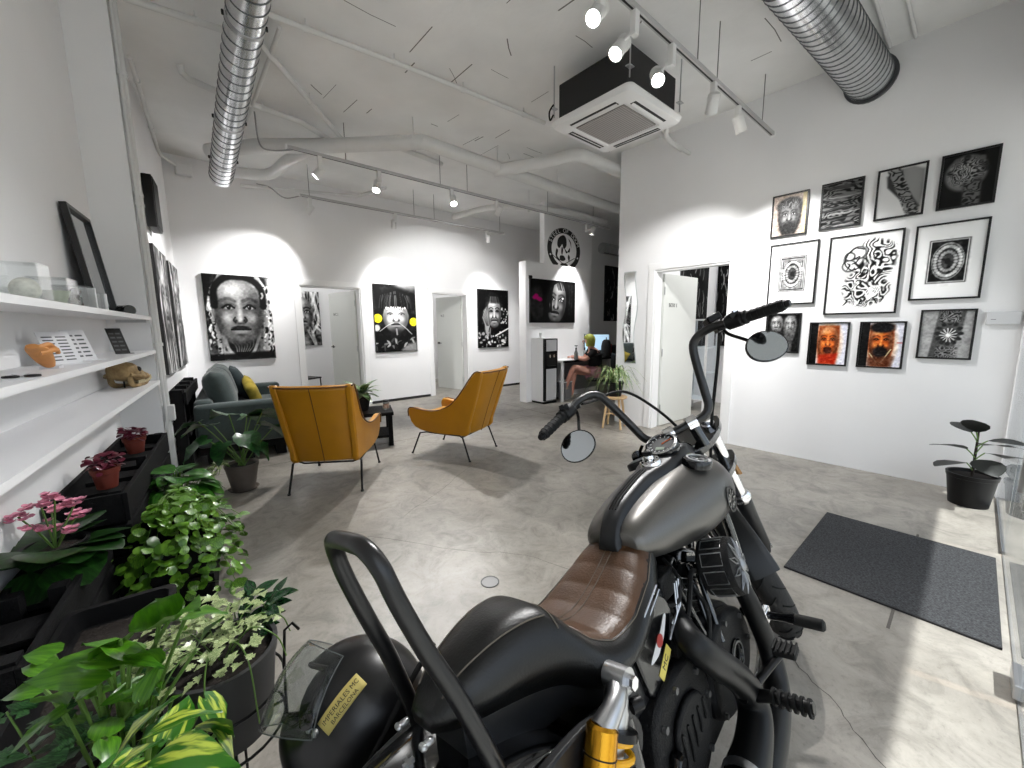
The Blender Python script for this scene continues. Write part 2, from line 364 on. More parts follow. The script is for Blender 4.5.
# ------------------------------------------------------------------ ceiling equipment
def spiral_duct(p0, p1, r, label, pitch, bands):
    p0, p1 = np.array(p0), np.array(p1); d = p1-p0; Ln = np.linalg.norm(d)
    t = thing('spiral_duct', label, 'duct', tuple(p0)); F = frame_to(d)
    ob('duct_body', MB().lathe([(r-.004, 0), (r, 0), (r, Ln), (r-.004, Ln), (r-.004, .0)], 40, (0, 0, 0), d, cap=False), galv, t)
    n = int(Ln/pitch*28); P = [F@np.array([(r+.001)*math.cos(a), (r+.001)*math.sin(a), a/(2*PI)*pitch]) for a in np.linspace(0, 2*PI*Ln/pitch, n)]
    ob('spiral_seam', MB().tube(P, .0042, 5), mat('duct_seam', '6c6f72', .4, metal=1), t)
    for b in bands:
        k = ob('hanger_band', MB().lathe([(r+.001, b-.015), (r+.005, b-.015), (r+.005, b+.015), (r+.001, b+.015)], 32, (0, 0, 0), d), brushed, t)
        c = F@np.array([0, 0, b])
        for sg in (-1, 1):
            q = c+F@np.array([sg*(r+.012), 0, 0]); ob('band_bolt', MB().cyl(q-np.array([0, 0, .014]), q+np.array([0, 0, .014]), .008, n=8), black_metal, k)
        top = CEIL-p0[2]
        ob('hanger_rod', MB().cyl(c+np.array([0, 0, r]), (c[0], c[1], top), .004, n=6), brushed, k)
    return t
spiral_duct((.687, 5.88, 3.095), (.60, 2.50, 3.495), .112, 'long silver spiral duct hanging over the sofa side of the room', .105, (.45, 1.25, 2.5))
t = spiral_duct((4.80, .81, 3.42), (1.2, 1.06, 3.42), .16, 'thick silver spiral duct running into the wall above the framed prints', .075, (2.2,))
ob('wall_collar', MB().lathe([(.162, .004), (.182, .0), (.182, .025), (.162, .02)], 32, (0, 0, 0), (-1, .07, 0)), mat('collar_dark', '4b4d50', .6), t)

def ac_unit():
    t = thing('ceiling_air_conditioner', 'square four-way cassette air conditioner with black body hanging from ceiling', 'air conditioner', (3.22, 2.28, 3.10))
    def sq(h, r, n=5): 
        return [(sx*(h-r)+r*math.cos(a), sy*(h-r)+r*math.sin(a)) for sx, sy, a0 in ((1, 1, 0), (-1, 1, PI/2), (-1, -1, PI), (1, -1, 1.5*PI)) for a in np.linspace(a0, a0+PI/2, n)]
    pn = MB()
    pn.loft([[(x, y, z) for x, y in sq(h, r)] for h, r, z in ((.37, .05, .06), (.41, .05, .06), (.415, .06, .045), (.40, .055, .012), (.37, .04, 0), (.275, .02, 0), (.262, .015, .014))])
    ob('fascia_panel', pn, white_metal, t, angle=30)
    ob('body', MB().prism(sq(.36, .02, 3), .06, .36), mat('ac_body_black', '141415', .6), t, smooth=False)
    grille = mat('ac_grille', '8d8987', .6)
    g = ob('intake_grille', MB().box(-.245, .245, -.245, .245, .004, .013), grille, t, smooth=False)
    for k in range(-11, 12):
        ob('grille_bar', MB().box(-.245, .245, k*.021-.003, k*.021+.003, .0005, .006), mat('ac_grille_bar', 'a7a3a0', .5), g, smooth=False)
    for i in range(4):
        a = i*PI/2; A = np.array([[math.cos(a), -math.sin(a), 0], [math.sin(a), math.cos(a), 0], [0, 0, 1]])
        s = ob('outlet_slot', MB().box(-.235, .235, .298, .348, -.003, .01).xf(A), black_plastic, t, smooth=False)
        ob('outlet_flap', MB().obox((0, .318, -.004), (.46, .028, .004), np.array([[1, 0, 0], [0, .9, -.43], [0, .43, .9]])).xf(A), white_metal, t, smooth=False)
    for sx in (-1, 1):
        for sy in (-1, 1): ob('hanger_rod', MB().cyl((sx*.385, sy*.385, .1), (sx*.385, sy*.385, .52), .006, n=6).box(sx*.385-.03, sx*.385+.03, sy*.385-.02, sy*.385+.02, .17, .176), brushed, t)
    ob('refrigerant_pipe', MB().tube([(.34, -.2, .2), (.48, -.25, .18), (.62, -.15, .16), (1.0, .05, .2), (1.58, .1, .22)], .022, 10, smooth=5), grey_pipe, t)
    ob('refrigerant_pipe', MB().tube([(.34, -.12, .24), (.5, -.15, .25), (.66, -.05, .22), (1.0, .12, .26), (1.58, .2, .28)], .017, 10, smooth=5), grey_pipe, t)
    ob('cable', MB().tube([(-.40, .38, .2), (-.43, .40, .14), (-.41, .41, .08), (-.40, .38, .12)], .008, 6, smooth=5), black_plastic, t)
    ob('wiring_box', MB().box(.355, .42, -.26, -.12, .12, .24), black_plastic, t, smooth=False)
ac_unit()

lamp_white = mat('spot_lamp_white', 'dededd', .4)
def track(y, x0, x1, z, rods, label):
    t = thing('lighting_track', label, 'track', (0, 0, 0))
    m = MB().box(x0, x1, y-.018, y+.018, z, z+.03); ob('rail', m, mat('track_rail', 'b5b5b5', .5), t, smooth=False)
    ob('rail_slot', MB().box(x0+.03, x1-.03, y-.006, y+.006, z-.0015, z+.004), black_plastic, t, smooth=False)
    for x in (x0, x1): ob('end_cap', MB().box(x-.008, x+.008, y-.021, y+.021, z-.003, z+.034), white_metal, t, smooth=False)
    for x in rods: ob('suspension_wire', MB().cyl((x, y, z+.03), (x, y, CEIL), .004, n=6), mat('wire_grey', '6d6d6d', .5), t)
    return t
def spot(x, y, z, aim, W, label, size=62, blend=.55, lit=True, ty=None, big=1.):
    """track spotlight; (x, y, z) = pivot of the lamp head"""
    t = thing('track_spotlight', label, 'spotlight', (x, y, z), group='track spotlights')
    d = np.array(aim, float)-np.array([x, y, z]); d /= np.linalg.norm(d); yy = 0 if ty is None else ty-y
    ob('track_adapter', MB().box(-.022, .022, yy-.02, yy+.02, .02, .15), lamp_white, t, smooth=False, bevel=.004)
    ob('swivel_arm', MB().tube([(0, yy, .06), (0, yy*.4, .03), (0, 0, 0)], .009, 8), lamp_white, t)
    h = ob('lamp_head', MB().lathe([(.012, -.075), (.034, -.072), (.040, -.06), (.044*big, .055), (.046*big, .06), (.040*big, .06), (.036*big, .05), (.0, .05)], 24, (0, 0, 0), d), lamp_white, t)
    for k in range(3): ob('cooling_fin', MB().lathe([(.043, -.062+k*.012), (.046, -.062+k*.012), (.046, -.057+k*.012), (.043, -.057+k*.012)], 20, (0, 0, 0), d), lamp_white, h)
    ob('lamp_lens', MB().lathe([(.0, .052), (.038*big, .053), (.038*big, .056), (.0, .058)], 24, (0, 0, 0), d), lamp_glow if lit else white_metal, h)
    if lit:
        L = bpy.data.lights.new('spot_bulb', 'SPOT'); L.energy = W; L.spot_size = math.radians(size); L.spot_blend = blend; L.shadow_soft_size = .035; L.color = (1, .99, .98)
        o = bpy.data.objects.new('spot_bulb', L); COL.objects.link(o); o.parent = t; o.location = tuple(d*.062); o.rotation_euler = Vector(d).to_track_quat('-Z', 'Y').to_euler()
    return t
K = 1.0
track(1.50, 1.2, 4.70, 3.18, (1.7, 3.08, 3.41, 4.4), 'white lighting track above the motorcycle, nearest to the camera')
spot(1.95, 1.52, 3.03, (-.25, 1.3, .5), 55*K, 'glaring spotlight at the near end of the front track', 75, ty=1.5)
spot(2.28, 1.60, 3.03, (.2, 1.9, .5), 45*K, 'lit white spotlight left of the air conditioner, second on front track', 80, ty=1.5)
spot(2.72, 1.60, 3.03, (1.0, .2, .6), 120*K, 'lit white spotlight in front of the air conditioner, third on front track', 80, ty=1.5)
spot(3.36, 1.50, 3.03, (4.8, 2.5, 1.3), 110*K, 'white spotlight seen from behind, fourth on front track', 75, ty=1.5)
spot(3.84, 1.48, 3.02, (4.8, 1.25, 1.2), 120*K, 'glowing white spotlight nearest the framed prints', 85, ty=1.5)
track(4.84, 1.15, 6.70, 3.20, (1.75, 2.97, 3.40, 5.0, 6.2), 'long lighting track crossing the room above the armchairs')
spot(1.47, 4.90, 3.05, (.1, 5.6, 1.5), 130*K, 'lit spotlight at the sofa end of the middle track', 75, ty=4.84)
spot(2.13, 4.92, 3.05, (1.2, 3.9, .3), 150*K, 'lit spotlight second along the middle track, pointing down', 75, ty=4.84)
spot(3.14, 4.80, 3.05, (2.4, 3.2, .2), 150*K, 'lit spotlight third along the middle track, over the second armchair', 75, ty=4.84)
spot(3.92, 4.78, 3.05, (4.3, 7.07, 1.2), 130*K, 'spotlight fourth along the middle track, turned away', 100, ty=4.84)
spot(6.02, 4.70, 3.05, (5.95, 5.22, 1.6), 110*K, 'small spotlight beside the round wall logo', 62, ty=4.84)
track(6.33, 1.62, 5.30, 3.18, (1.75, 3.36, 3.74, 5.2), 'short lighting track parallel to the back wall portraits')
spot(1.75, 6.38, 3.03, (.92, 7.07, 1.75), 150*K, 'spotlight aimed at the portrait above the sofa', 84, .95, ty=6.33)
spot(3.02, 6.40, 3.03, (3.26, 7.07, 1.65), 140*K, 'spotlight aimed at the portrait between the two back doors', 74, .95, ty=6.33)
spot(4.88, 6.28, 3.03, (5.5, 7.07, 1.5), 130*K, 'spotlight aimed at the portrait beside the partition', 66, .95, ty=6.33)

def pipe(pts, r, label, name='ceiling_pipe', sm=0, clips=(), m=grey_pipe):
    P = np.array(pts); t = thing(name, label, 'pipe', tuple(P[0]), group='ceiling pipes'); Q = P-P[0]
    ob('pipe_run', MB().tube(Q, r, 12, smooth=sm), m, t)
    for c in clips:
        i = min(int(c), len(Q)-2); q = Q[i]+(Q[i+1]-Q[i])*(c-i); d = Q[i+1]-Q[i]
        ob('pipe_clip', MB().lathe([(r, -.012), (r+.006, -.012), (r+.006, .012), (r, .012)], 12, q, d).cyl(q+np.array([0, 0, r]), (q[0], q[1], max(q[2]+r+.01, CEIL-.003-P[0][2])), .005, n=6), grey_pipe, t)
    return t
pipe([(0, 3.52, 3.55), (.8, 3.49, 3.55), (1.91, 3.39, 3.55), (3.37, 3.31, 3.55)], .020, 'thin conduit crossing the ceiling to the air conditioner', clips=(1.2, 1.8, 2.3, 2.8))
pipe([(.02, 3.94, 3.55), (.78, 3.85, 3.55), (1.83, 5.07, 3.52)], .024, 'bent pipe passing over the spiral duct towards the white duct', clips=(.5, 1.5))
pipe([(.34, 4.70, 3.61), (.35, 4.72, 3.56), (.40, 4.78, 3.55), (.62, 4.86, 3.55), (1.33, 4.92, 3.53), (1.72, 5.08, 3.48)], .028, 'white pipe elbow beside the spiral duct', clips=(3.5,))
pipe([(.02, 4.62, 3.5), (.08, 5.37, 3.5), (.17, 6.6, 3.5), (.20, 6.75, 3.48), (.34, 6.98, 3.47)], .018, 'thin conduit along the top of the sofa wall', clips=(.5, 1.5))
pipe([(.88, 3.6, 3.56), (.89, 5.37, 3.52)], .016, 'thin pipe parallel to the spiral duct')
pipe([(.6, 5.9, 3.36), (1.0, 5.40, 3.36), (1.62, 4.88, 3.36), (2.35, 4.16, 3.36), (3.0, 4.19, 3.36), (3.86, 4.22, 3.36), (5.6, 4.22, 3.33), (7.5, 4.2, 3.32)], .075, 'thick white duct bending across the ceiling', 'white_duct', clips=(2.9, 4.5, 5.4, 6.3))
pipe([(.72, 6.3, 3.3), (1.2, 6.1, 3.3), (1.35, 5.6, 3.36), (1.62, 4.95, 3.4)], .065, 'white duct elbow near the back wall', 'white_duct', 5)
pipe([(3.4, 4.25, 3.33), (3.9, 3.75, 3.42), (4.05, 3.46, 3.44), (4.45, 3.40, 3.44), (6.5, 3.40, 3.40)], .075, 'white duct elbow beside the air conditioner', 'white_duct', 5)
pipe([(4.05, 6.2, 3.28), (4.4, 5.35, 3.32), (5.3, 4.9, 3.32), (6.6, 4.85, 3.32)], .05, 'white duct over the reception', 'white_duct', 4, clips=(1.5,))
pipe([(1.0, 6.75, 3.3), (2.4, 6.3, 3.32), (2.7, 5.9, 3.4)], .022, 'thin white pipe below the duct at the back wall')
pipe([(2.45, 4.9, 3.56), (3.1, 5.0, 3.56)], .03, 'short white trunking on the ceiling')
pipe([(7.45, 5.55, 3.05), (7.9, 5.55, 3.05), (9.9, 5.55, 3.05)], .12, 'grey duct in the passage right of the round logo', 'passage_duct', clips=(1.5,), m=galv)
# flexible cables that dangle from the middle track
tag(ob('cable', MB().tube([(.96, 5.2, 3.62), (.97, 5.15, 3.3), (1.05, 5.0, 3.2), (1.3, 4.85, 3.232)], .008, 6, smooth=6), mat('grey_cable', '8c8c8c', .5)), 'thin grey cable looping down to the middle track', 'cable')
tag(ob('cable', MB().tube([(1.25, 7.06, 3.45), (1.32, 6.6, 3.3), (1.45, 6.4, 3.14), (1.65, 6.33, 3.19)], .008, 6, smooth=6), _M['grey_cable']), 'thin grey cable looping to the back track', 'cable')
j = thing('junction_box', 'small white box under the ceiling in the back corner', 'junction box', (.42, 7.068, 3.44))
ob('housing', MB().box(-.09, .09, -.07, 0, -.07, .08), white_metal, j, smooth=False, bevel=.012); ob('lid', MB().box(-.075, .075, -.078, -.069, -.058, .068), white_metal, j, smooth=False, bevel=.004)
j = thing('cable_trunking', 'thin rectangular conduit loop on the ceiling at the right', 'conduit', (4.2, .55, 3.6))
ob('conduit_run', MB().tube([(.55, .0, 0), (-.1, .0, 0), (-.1, -.35, 0), (-.6, -.35, 0)], .014, 8), grey_pipe, j); ob('conduit_run', MB().tube([(.55, .15, 0), (-.6, .15, 0)], .014, 8), grey_pipe, j)
# patchy cuts in the painted concrete ceiling
gr = mat('ceiling_groove', '6f6e6c', .95)
def groove(pts, w=.006):
    P = np.array([(x, y, CEIL-.001) for x, y in pts]); T = np.gradient(P, axis=0); T /= np.linalg.norm(T, axis=1)[:, None]; Nn = np.stack([-T[:, 1], T[:, 0], 0*T[:, 0]], 1)
    ob('groove', MB().grid(np.stack([P-Nn*w, P+Nn*w], 1)), gr, bpy.data.objects['ceiling'], smooth=False)
rr = random.Random(3)
for k in range(46):
    x = rr.uniform(.9, 4.6); y = rr.uniform(1.2, 4.4); a = rr.choice((0, .05, PI/2, PI/2+.08, .7)); L_ = rr.uniform(.08, .4)
    groove([(x, y), (x+L_*.5*math.cos(a), y+L_*.5*math.sin(a)+rr.uniform(-.01, .01)), (x+L_*math.cos(a), y+L_*math.sin(a))], rr.uniform(.002, .006))
# unseen panel lamps added to light the small rooms
def added_panel_lamp(x, y, W, label):
    t = thing('added_ceiling_lamp', label, 'lamp', (x, y, CEIL), group='added panel lamps')
    ob('housing', MB().box(-.31, .31, -.31, .31, -.05, 0), white_metal, t, smooth=False); ob('diffuser', MB().box(-.29, .29, -.29, .29, -.054, -.049), mat('panel_diffuser', 'fffdf6', .5, emit=6), t, smooth=False)
    L = bpy.data.lights.new('panel_tube', 'AREA'); L.size = .55; L.energy = W; o = bpy.data.objects.new('panel_tube', L); COL.objects.link(o); o.parent = t; o.location = (0, 0, -.06)
added_panel_lamp(1.9, 8.4, 9, 'added unseen panel lamp in the room behind the sofa-side door'); added_panel_lamp(4.8, 8.4, 9, 'added unseen panel lamp in the room behind the middle door'); added_panel_lamp(6.1, 1.8, 16, 'added unseen panel lamp in the room behind the open side door')
# ------------------------------------------------------------------ printed pictures (painted with numpy into a colour attribute)
def vnoise(h, w, sx, sy, oct=4, seed=0, pers=.55):
    r = np.random.default_rng(seed); out = np.zeros((h, w)); amp = 1; tot = 0
    for o in range(oct):
        gx, gy = max(2, int(sx*2**o)+1), max(2, int(sy*2**o)+1); g = r.random((gy+1, gx+1))
        X = np.linspace(0, gx-1e-6, w); Y = np.linspace(0, gy-1e-6, h); xi = X.astype(int); yi = Y.astype(int)
        fx = X-xi; fy = (Y-yi)[:, None]; fx = fx*fx*(3-2*fx); fy = fy*fy*(3-2*fy)
        a = g[yi][:, xi]*(1-fx)+g[yi][:, xi+1]*fx; b = g[yi+1][:, xi]*(1-fx)+g[yi+1][:, xi+1]*fx
        out += amp*(a*(1-fy)+b*fy); tot += amp; amp *= pers
    return out/tot
class Pic:
    def __init__(s, w, h, asp, bg=.1):
        s.w, s.h, s.asp = w, h, asp; s.X, s.Y = np.meshgrid(np.linspace(0, 1, w), np.linspace(0, 1, h)); s.I = np.ones((h, w, 3))*np.asarray(bg, float)
    def blend(s, a, val):
        v = np.asarray(val, float)
        if v.ndim == 2: v = v[..., None]
        s.I = s.I*(1-a[..., None])+v*a[..., None]; return s
    def sdf(s, cx, cy, rx, ry, rot=0):
        x = (s.X-cx)*s.asp; y = s.Y-cy; c, n = math.cos(rot), math.sin(rot); return np.sqrt(((x*c+y*n)/(rx*s.asp))**2+((-x*n+y*c)/ry)**2)
    def ell(s, cx, cy, rx, ry, val, soft=.15, rot=0, al=1.):
        d = s.sdf(cx, cy, rx, ry, rot); return s.blend(np.clip((1-d)/soft+.5, 0, 1)*al, val)
    def glow(s, cx, cy, rx, ry, val, al=1., rot=0):
        d = s.sdf(cx, cy, rx, ry, rot); return s.blend(np.exp(-d*d*1.6)*al, val)
    def line(s, pts, wd, val, soft=.5, al=1., sm=6, taper=False):
        P = catmull([(x, y, 0) for x, y in pts], sm)[:, :2] if sm else np.array(pts); d = np.full(s.X.shape, 9.); n = len(P)
        for i in range(n-1):
            ax, ay = P[i][0]*s.asp, P[i][1]; bx, by = P[i+1][0]*s.asp, P[i+1][1]; vx, vy = bx-ax, by-ay
            t = np.clip(((s.X*s.asp-ax)*vx+(s.Y-ay)*vy)/(vx*vx+vy*vy+1e-9), 0, 1); q = np.hypot(s.X*s.asp-ax-t*vx, s.Y-ay-t*vy)
            if taper: q = q/(max(.15, math.sin(PI*(i+.5)/n)))
            d = np.minimum(d, q)
        return s.blend(np.clip((wd-d)/(wd*soft)+.5, 0, 1)*al, val)
    def poly(s, pts, val, soft=.01, al=1.):
        P = np.array(pts, float); inside = np.zeros(s.X.shape, bool); d = np.full(s.X.shape, 9.); n = len(P)
        for i in range(n):
            (ax, ay), (bx, by) = P[i], P[(i+1) % n]
            c = ((ay > s.Y) != (by > s.Y)) & (s.X < (bx-ax)*(s.Y-ay)/(by-ay+1e-12)+ax); inside ^= c
            vx, vy = (bx-ax)*s.asp, by-ay; t = np.clip(((s.X-ax)*s.asp*vx+(s.Y-ay)*vy)/(vx*vx+vy*vy+1e-9), 0, 1)
            d = np.minimum(d, np.hypot((s.X-ax)*s.asp-t*vx, s.Y-ay-t*vy))
        sd = np.where(inside, d, -d); return s.blend(np.clip(sd/soft+.5, 0, 1)*al, val)
    def tex(s, sx, sy, amp, seed=0, mask=None, oct=4, gain=1.):
        n = (vnoise(s.h, s.w, sx, sy, oct, seed)-.5)*2*amp
        if mask is not None: n = n*mask
        s.I = np.clip(s.I+n[..., None], 0, 1); return s
    def swirl(s, mask, sx, sy, freq, seed, lo=.05, hi=.9, al=1.):
        n = vnoise(s.h, s.w, sx, sy, 2, seed, .4); v = np.clip(np.sin(n*freq)*2.2*.5+.5, 0, 1); return s.blend(np.clip(mask, 0, 1)*al, lo+(hi-lo)*v)
    def face(s, cx, cy, rx, ry, skin=.45, lit=.85, dark=.06, tilt=0, eye=.9, lx=-.25, brow=.55, age=0.):
        """greyscale frontal face; rx, ry half axes"""
        t = math.tan(tilt); f = lambda x, y: (cx+x*rx+y*ry*t*-1, cy+y*ry+x*rx*t*s.asp)
        E = lambda x, y, a, b, v, soft=.3, al=1., r=0: s.ell(*f(x, y), a*rx, b*ry, v, soft, tilt+r, al)
        G = lambda x, y, a, b, v, al=1.: s.glow(*f(x, y), a*rx, b*ry, v, al, tilt)
        E(0, 0, 1, 1, skin, .12); E(0, .15, .93, .86, skin, .2)
        G(.75, .2, .45, 1., dark, .6); G(-.85, .3, .35, .8, dark, .55); G(0, .95, .8, .25, dark, .6)
        G(lx, -.6, .6, .3, lit, .65); G(-.5, .2, .28, .22, lit, .6); G(.5, .2, .28, .22, lit, .45); G(0, .05, .12, .45, lit, .6)
        for sx in (-1, 1):
            G(.42*sx, -.13, .32, .13, dark, .55); s.line([f(.16*sx, -.30), f(.44*sx, -.37), f(.74*sx, -.29)], .022*ry*2, dark, .9, brow)
            E(.42*sx, -.12, .2, .07, eye, .5); E(.42*sx, -.12, .085, .075, .03, .4); E(.42*sx-.03, -.14, .022, .018, .9, .6, .7); s.line([f(.2*sx, -.1), f(.42*sx, -.19), f(.66*sx, -.1)], .014*ry*2, .02, .6)
            G(.17*sx, .28, .09, .06, .02, .8); s.line([f(.2*sx, .18), f(.27*sx, .27), f(.2*sx, .33)], .012*ry*2, dark, .8, .7)
            s.line([f(.3*sx, .3), f(.45*sx, .48), f(.46*sx, .62)], .012*ry*2, dark, .9, age)
        G(0, .24, .14, .09, lit, .55); G(0, .36, .25, .05, dark, .6)
        E(0, .5, .36, .07, dark*.6+skin*.25, .5); E(0, .59, .33, .085, skin*.9+.12, .5); s.line([f(-.38, .54), f(0, .535), f(.38, .54)], .014*ry*2, .02, .7)
        G(0, .7, .25, .06, dark, .5); G(0, .84, .25, .1, lit*.8, .35)
        return f
    def mesh(s, name, parent, W_, H_, mtl, A=np.eye(3), c=(0, 0, 0), con=1.3):
        """vertical print, x to the right, z up, facing -Y before A is applied"""
        m = MB(); G = np.stack([(s.X-.5)*W_, np.zeros_like(s.X), (.5-s.Y)*H_], -1)@np.asarray(A).T+np.asarray(c); m.grid(G[::-1])
        o = ob(name, m, mtl, parent, smooth=False); at = o.data.color_attributes.new('print', 'FLOAT_COLOR', 'POINT')
        I = np.clip(.46+(s.I-.46)*con, 0, 1)[::-1].reshape(-1, 3); I = np.where(I <= .04045, I/12.92, ((I+.055)/1.055)**2.4)
        at.data.foreach_set('color', np.concatenate([I, np.ones((len(I), 1))], 1).astype(np.float32).ravel()); return o

def pic_braids():
    p = Pic(108, 162, .667, .62); p.tex(10, 14, .35, 1); p.blend((p.X < .2)*1., .25); p.tex(6, 9, .3, 2)
    p.poly([(0, 0), (.13, 0), (.1, .3), (.05, .5), (.0, .5)], .08, .03); p.poly([(.1, 0), (.95, 0), (.95, .35), (.8, .1), (.3, .08), (.15, .4)], .14, .05)
    for k, x0 in enumerate((.06, .13, .2)): p.line([(.25, .02), (x0+.05, .2), (x0, .42), (x0+.08, .62), (x0+.1, .9)], .022, .78-.1*k, .7); 
    for k, x0 in enumerate((.98, .93, .87)): p.line([(.8, .02), (x0-.04, .2), (x0, .42), (x0-.08, .66), (x0-.08, .95)], .022, .8-.12*k, .7)
    r = random.Random(1)
    for k in range(90):
        sd = r.choice((0, 1)); x = (r.uniform(.02, .28) if sd == 0 else r.uniform(.8, .99)); y = r.uniform(.1, .95); p.ell(x, y, .02, r.uniform(.008, .03), r.choice((.05, .9, .75, .3)), .5)
    p.poly([(.28, .72), (.72, .72), (.74, .86), (.55, .97), (.42, .97), (.26, .86)], .12, .05)
    for k in range(7): p.line([(.3+k*.06, .76), (.38+k*.045, .83), (.40+k*.03, .9)], .006, .6, .8, .8)
    p.line([(.22, .7), (.3, .9), (.48, .985), (.66, .9), (.8, .62)], .016, .75, .7)
    p.face(.49, .42, .37, .40, .47, .9, .08, eye=.62, brow=.35); p.line([(.13, .36), (.15, .16), (.3, .04), (.5, .02), (.7, .04), (.85, .16), (.87, .36)], .035, .06, .6)
    for k in range(40): sd = r.choice((-1, 1)); x = .49+sd*r.uniform(.36, .5); y = r.uniform(.15, .9); p.line([(x, y), (x+sd*.01, y+.03), (x-sd*.01, y+.06)], .010, r.choice((.05, .1, .85, .6)), .7)
    p.tex(26, 38, .10, 77, oct=3)
    p.poly([(0, .93), (1, .9), (1, 1), (0, 1)], .05, .03, .85); return p
def pic_flowers():
    p = Pic(108, 162, .667, .10); p.tex(9, 14, .22, 5); p.blend(np.clip((.14-p.Y)*8, 0, 1)*np.clip((p.X-.35)*4, 0, 1), .55)
    p.ell(.5, .26, .42, .22, .09, .3)
    r = random.Random(2)
    for k in range(60): x = r.uniform(.15, .85); p.line([(x, .1+abs(x-.5)*.2), (x+(x-.5)*.1, .25), (x+(x-.5)*.15, .33+r.uniform(0, .06))], .006, r.uniform(.05, .4), .9, .7)
    p.face(.5, .46, .31, .25, .62, .98, .14, eye=.45, brow=.3); p.glow(.5, .4, .26, .12, 1., .5); p.glow(.5, .7, .35, .1, .15, .7)
    p.poly([(.12, .5), (.15, .28), (.3, .17), (.5, .14), (.7, .17), (.85, .28), (.88, .5), (.8, .42), (.76, .33), (.62, .335), (.5, .32), (.38, .335), (.24, .33), (.2, .42)], .07, .02)
    for k in range(46): x = r.uniform(.18, .82); p.line([(.5+(x-.5)*.8, .16), (x, .25), (x+(x-.5)*.06, .34+.06*abs(x-.5)+r.uniform(-.01, .02))], .005, r.choice((.03, .05, .3, .42)), .9, .75)
    for k in range(9): p.ell(.28+k*.055, .345+.01*math.sin(k*2), .014, .016, .95, .5)
    p.line([(.1, .69), (.3, .60), (.44, .565)], .0045, .8, al=.8); p.line([(.88, .74), (.7, .63), (.56, .565)], .0045, .8, al=.8); p.line([(.5, .66), (.51, .74)], .012, .55)
    for cx, cy in ((.07, .5), (.93, .55)):
        for k in range(9): a = k*.7; p.ell(cx+.05*math.cos(a), cy+.035*math.sin(a), .05, .03, (.93, .84, .12) if k % 2 else (.98, .92, .3), .4)
    p.ell(.04, .64, .07, .05, .75, .4)
    for k in range(26):
        x, y = r.uniform(0, 1), r.uniform(.76, .97); a = r.uniform(0, PI); L_ = .09
        p.line([(x, y), (x+L_*math.cos(a), y+.4*L_*math.sin(a)), (x+1.7*L_*math.cos(a), y+.9*L_*math.sin(a))], .016, r.choice((.1, .3, .62, .45)), .8, taper=True)
    p.poly([(.6, .97), (.75, .9), (1, .85), (1, 1), (.6, 1)], .6, .05, .8); return p
def pic_elder():
    r0 = random.Random(14)
    p = Pic(100, 150, .667, .07); p.tex(12, 18, .2, 8, oct=5); p.ell(.5, .3, .3, .26, .16, .3); p.tex(20, 30, .1, 9)
    p.face(.52, .40, .23, .25, .55, .9, .1, eye=.3, age=.6)
    for k in range(5): p.line([(.4, .2+k*.025), (.52, .185+k*.025), (.64, .2+k*.025)], .004, .2, .9, .5)
    for sx in (-1, 1):
        for k in range(3): p.line([(.52+sx*.06, .47+k*.02), (.52+sx*.14, .52+k*.03), (.52+sx*.15, .58+k*.02)], .004, .15, .9, .5)
    p.ell(.52, .155, .20, .075, .13, .4)
    for k in range(24): x = .34+k*.016; p.line([(x, .24-.3*(.19**2-(x-.52)**2)), (.5+(x-.5)*.7, .12)], .005, r0.choice((.05, .3, .4)), .9, .7)
    p.poly([(.18, .36), (.27, .3), (.31, .42), (.33, .55), (.4, .66), (.38, .8), (.24, .82), (.2, .6), (.13, .48)], .58, .03)
    for k in range(4): p.line([(.15+k*.035, .42-.03*k), (.2+k*.03, .52), (.27+k*.02, .62)], .006, .15, .8, .7)
    p.line([(.38, .63), (.34, .72), (.36, .82)], .01, .1, .8)
    r = random.Random(4)
    for k in range(70): x, y = r.uniform(0, 1), r.uniform(.74, 1); p.ell(x, y, r.uniform(.015, .05), r.uniform(.01, .03), r.choice((.05, .2, .6, .8)), .6)
    for k in range(14): p.line([(.55+k*.035, .8-.01*k), (.57+k*.035, .79-.01*k)], .012, .8, .8)
    for k in range(30): x, y = r.uniform(.75, 1), r.uniform(.3, .6); p.ell(x, y, .02, .015, r.choice((.1, .5, .7)), .6)
    return p
def pic_gaze():
    p = Pic(150, 100, 1.5, .05); p.tex(8, 6, .1, 11); p.ell(.14, .55, .17, .42, .2, .4); p.tex(14, 10, .06, 12)
    p.poly([(.25, 0), (.8, 0), (.86, .5), (.8, .9), (.6, 1), (.4, 1), (.27, .6)], .09, .08)
    p.face(.56, .50, .22, .50, .44, .85, .05, .12, .9, .1, brow=.4); p.glow(.34, .6, .06, .5, .03, .8)
    rg = random.Random(9)
    for k in range(40): x = rg.uniform(.34, .46); p.line([(.60+rg.uniform(-.1, .1), -.02), (x+.04, .12), (x, .35), (x-.02+rg.uniform(-.02, .03), .75)], .010, rg.choice((.02, .04, .14)), .9, .8)
    for k in range(16): x = rg.uniform(.56, .76); p.line([(.60, -.02), (x, .06), (x+.04, .22)], .010, rg.choice((.02, .05, .16)), .9, .7)
    for k in range(5): p.line([(.8+k*.04, .1), (.84+k*.03, .4), (.82+k*.03, .8)], .03, .12+.07*(k % 2), .8)
    p.tex(30, 20, .12, 13, np.clip((p.X-.72)*8, 0, 1))
    for cx, cy in ((.12, .38), (.16, .44), (.2, .46), (.09, .42)): p.ell(cx, cy, .045, .045, (.62, .08, .42), .6)
    p.ell(.7, .42, .02, .02, .98, .6); return p
